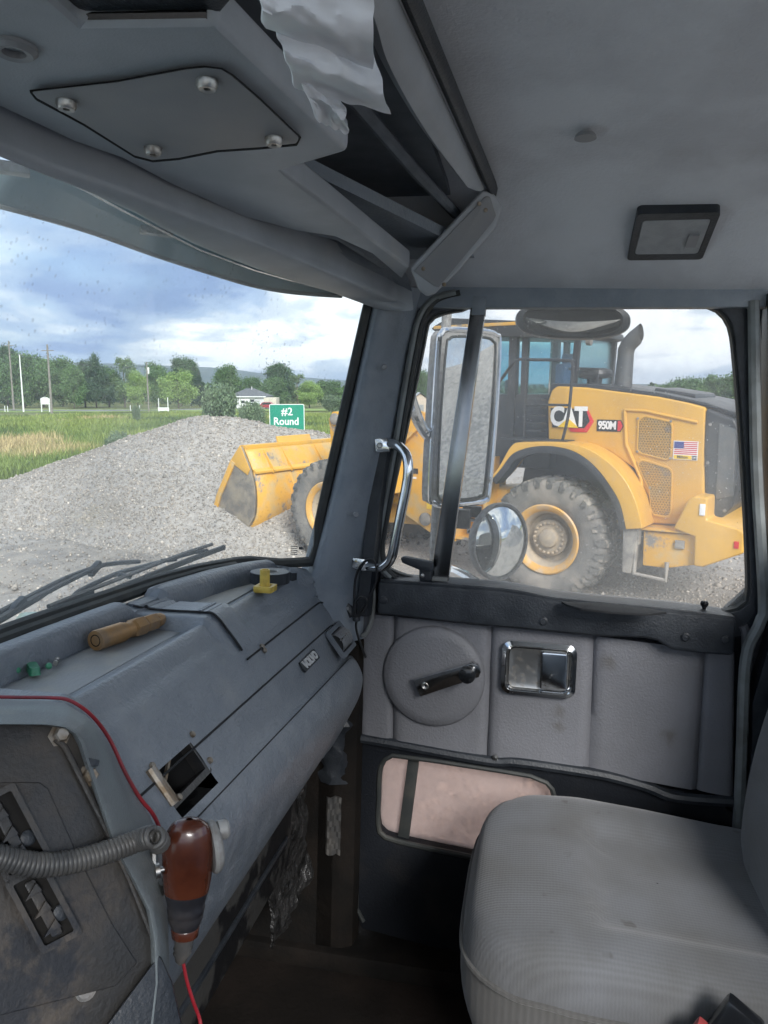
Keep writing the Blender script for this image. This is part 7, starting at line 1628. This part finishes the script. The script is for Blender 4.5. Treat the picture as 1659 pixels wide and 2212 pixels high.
# beige shed glimpsed through the vent window
bp2 = dep(912, 880, 70); bz = tz(bp2[0], bp2[1]); bs = thing('shed', 'beige gabled shed behind the loader', 'shed', (bp2[0], bp2[1], bz), 'world')
bq = lambda u_, d, z: A(bp2[0], bp2[1], bz)+rgt*u_+fwh*d+A(0,0,z)
s7 = 70/FPX; u0, u1 = -26*s7, 22*s7; ez = float(dep(912, 868, 70)[2])-bz; rz = float(dep(912, 850, 70)[2])-bz
part('wall', MB().prism([bq(u0, 0, 0), bq(u1, 0, 0), bq(u1, 0, ez), bq(-4*s7, 0, rz), bq(u0, 0, ez)], [bq(u0, 5, 0), bq(u1, 5, 0), bq(u1, 5, ez), bq(-4*s7, 5, rz), bq(u0, 5, ez)]), 'beige', bs)
part('roof', MB().add([bq(u0-.2, -.2, ez-.05), bq(-4*s7, -.2, rz+.08), bq(u1+.2, -.2, ez-.05), bq(u0-.2, 5.2, ez-.05), bq(-4*s7, 5.2, rz+.08), bq(u1+.2, 5.2, ez-.05)], [(0,1,4,3), (1,2,5,4)]), 'siding', bs)
part('door', MB().prism([bq(-10*s7, -.03, 0), bq(3*s7, -.03, 0), bq(3*s7, -.03, ez*.85), bq(-10*s7, -.03, ez*.85)], [bq(-10*s7, -.06, 0), bq(3*s7, -.06, 0), bq(3*s7, -.06, ez*.85), bq(-10*s7, -.06, ez*.85)]), 'post_steel', bs)
# ---- distant wooded ridge
rows = []
for i, a in enumerate(np.linspace(R(28), R(125), 90)):
    h = float(np.interp(math.degrees(a), [28, 50, 58, 65, 70, 75.6, 82, 95, 125], [120, 165, 160, 142, 96, 44, 26, 20, 16]))
    h *= 1+.10*mnoise.noise(Vector((a*14, 0, 3)))+.04*mnoise.noise(Vector((a*50, 0, 5)))
    rows.append([(r_*math.sin(a), r_*math.cos(a), z) for r_, z in ((4600, -30), (5000, h*.55), (5600, h), (6600, h*.9), (7500, -40))])
struct('hills', MB().grid(rows), 'hill', (0,0,0), 'world', smooth=80)
# far tree line that reads as one mass along the field's end
V = []; C_ = []; r2 = np.random.default_rng(5); n = 26000
a = r2.uniform(R(30), R(118), n); d = r2.uniform(235, 300, n); hmx = 5.5+3.2*np.array([mnoise.noise(Vector((q*26, 0, 1)))+.6*mnoise.noise(Vector((q*80, 0, 2))) for q in a]); z = -2.7+hmx*r2.uniform(0, 1, n)**.7
P = np.column_stack((d*np.sin(a), d*np.cos(a), z)); u_ = r2.normal(size=(n, 3)); u_ /= np.linalg.norm(u_, axis=1)[:, None]; w_ = np.cross(u_, r2.normal(size=(n, 3))); w_ /= np.linalg.norm(w_, axis=1)[:, None]; s_ = r2.uniform(.35, .9, n)[:, None]
v = np.stack((P-u_*s_, P+w_*s_*.6, P+u_*s_, P-w_*s_*.6), 1).reshape(-1, 3); c = np.array((.05,.085,.035))*np.exp(r2.normal(0, .3, (n, 1)))
me = np_mesh('far_wood', v, np.arange(4*n).reshape(n, 4), 'leaf', np.repeat(c[:, None], 4, 1).reshape(-1, 3)); o = link_mesh('far_wood', me); tag(o, 'far line of woodland beyond the houses', 'woodland', kind='stuff')

# ---- the air between: one closed box round everything below the sky
M['haze'], N_h, L_h = newmat('haze_air')
o_h = N_h.new('ShaderNodeOutputMaterial'); v_h = N_h.new('ShaderNodeVolumePrincipled'); L_h.new(v_h.outputs[0], o_h.inputs['Volume'])
v_h.inputs['Color'].default_value = (.72, .84, 1.0, 1); v_h.inputs['Density'].default_value = .00011; v_h.inputs['Anisotropy'].default_value = .2
mb = MB().box((0, 0, 75), (26000, 26000, 235)); hz_ = part('haze', mb, 'haze', None, (0,0,0), 'world', smooth=0); hz_['kind'] = 'stuff'; hz_['label'] = 'thin blue summer haze over the far fields'; hz_['category'] = 'haze'
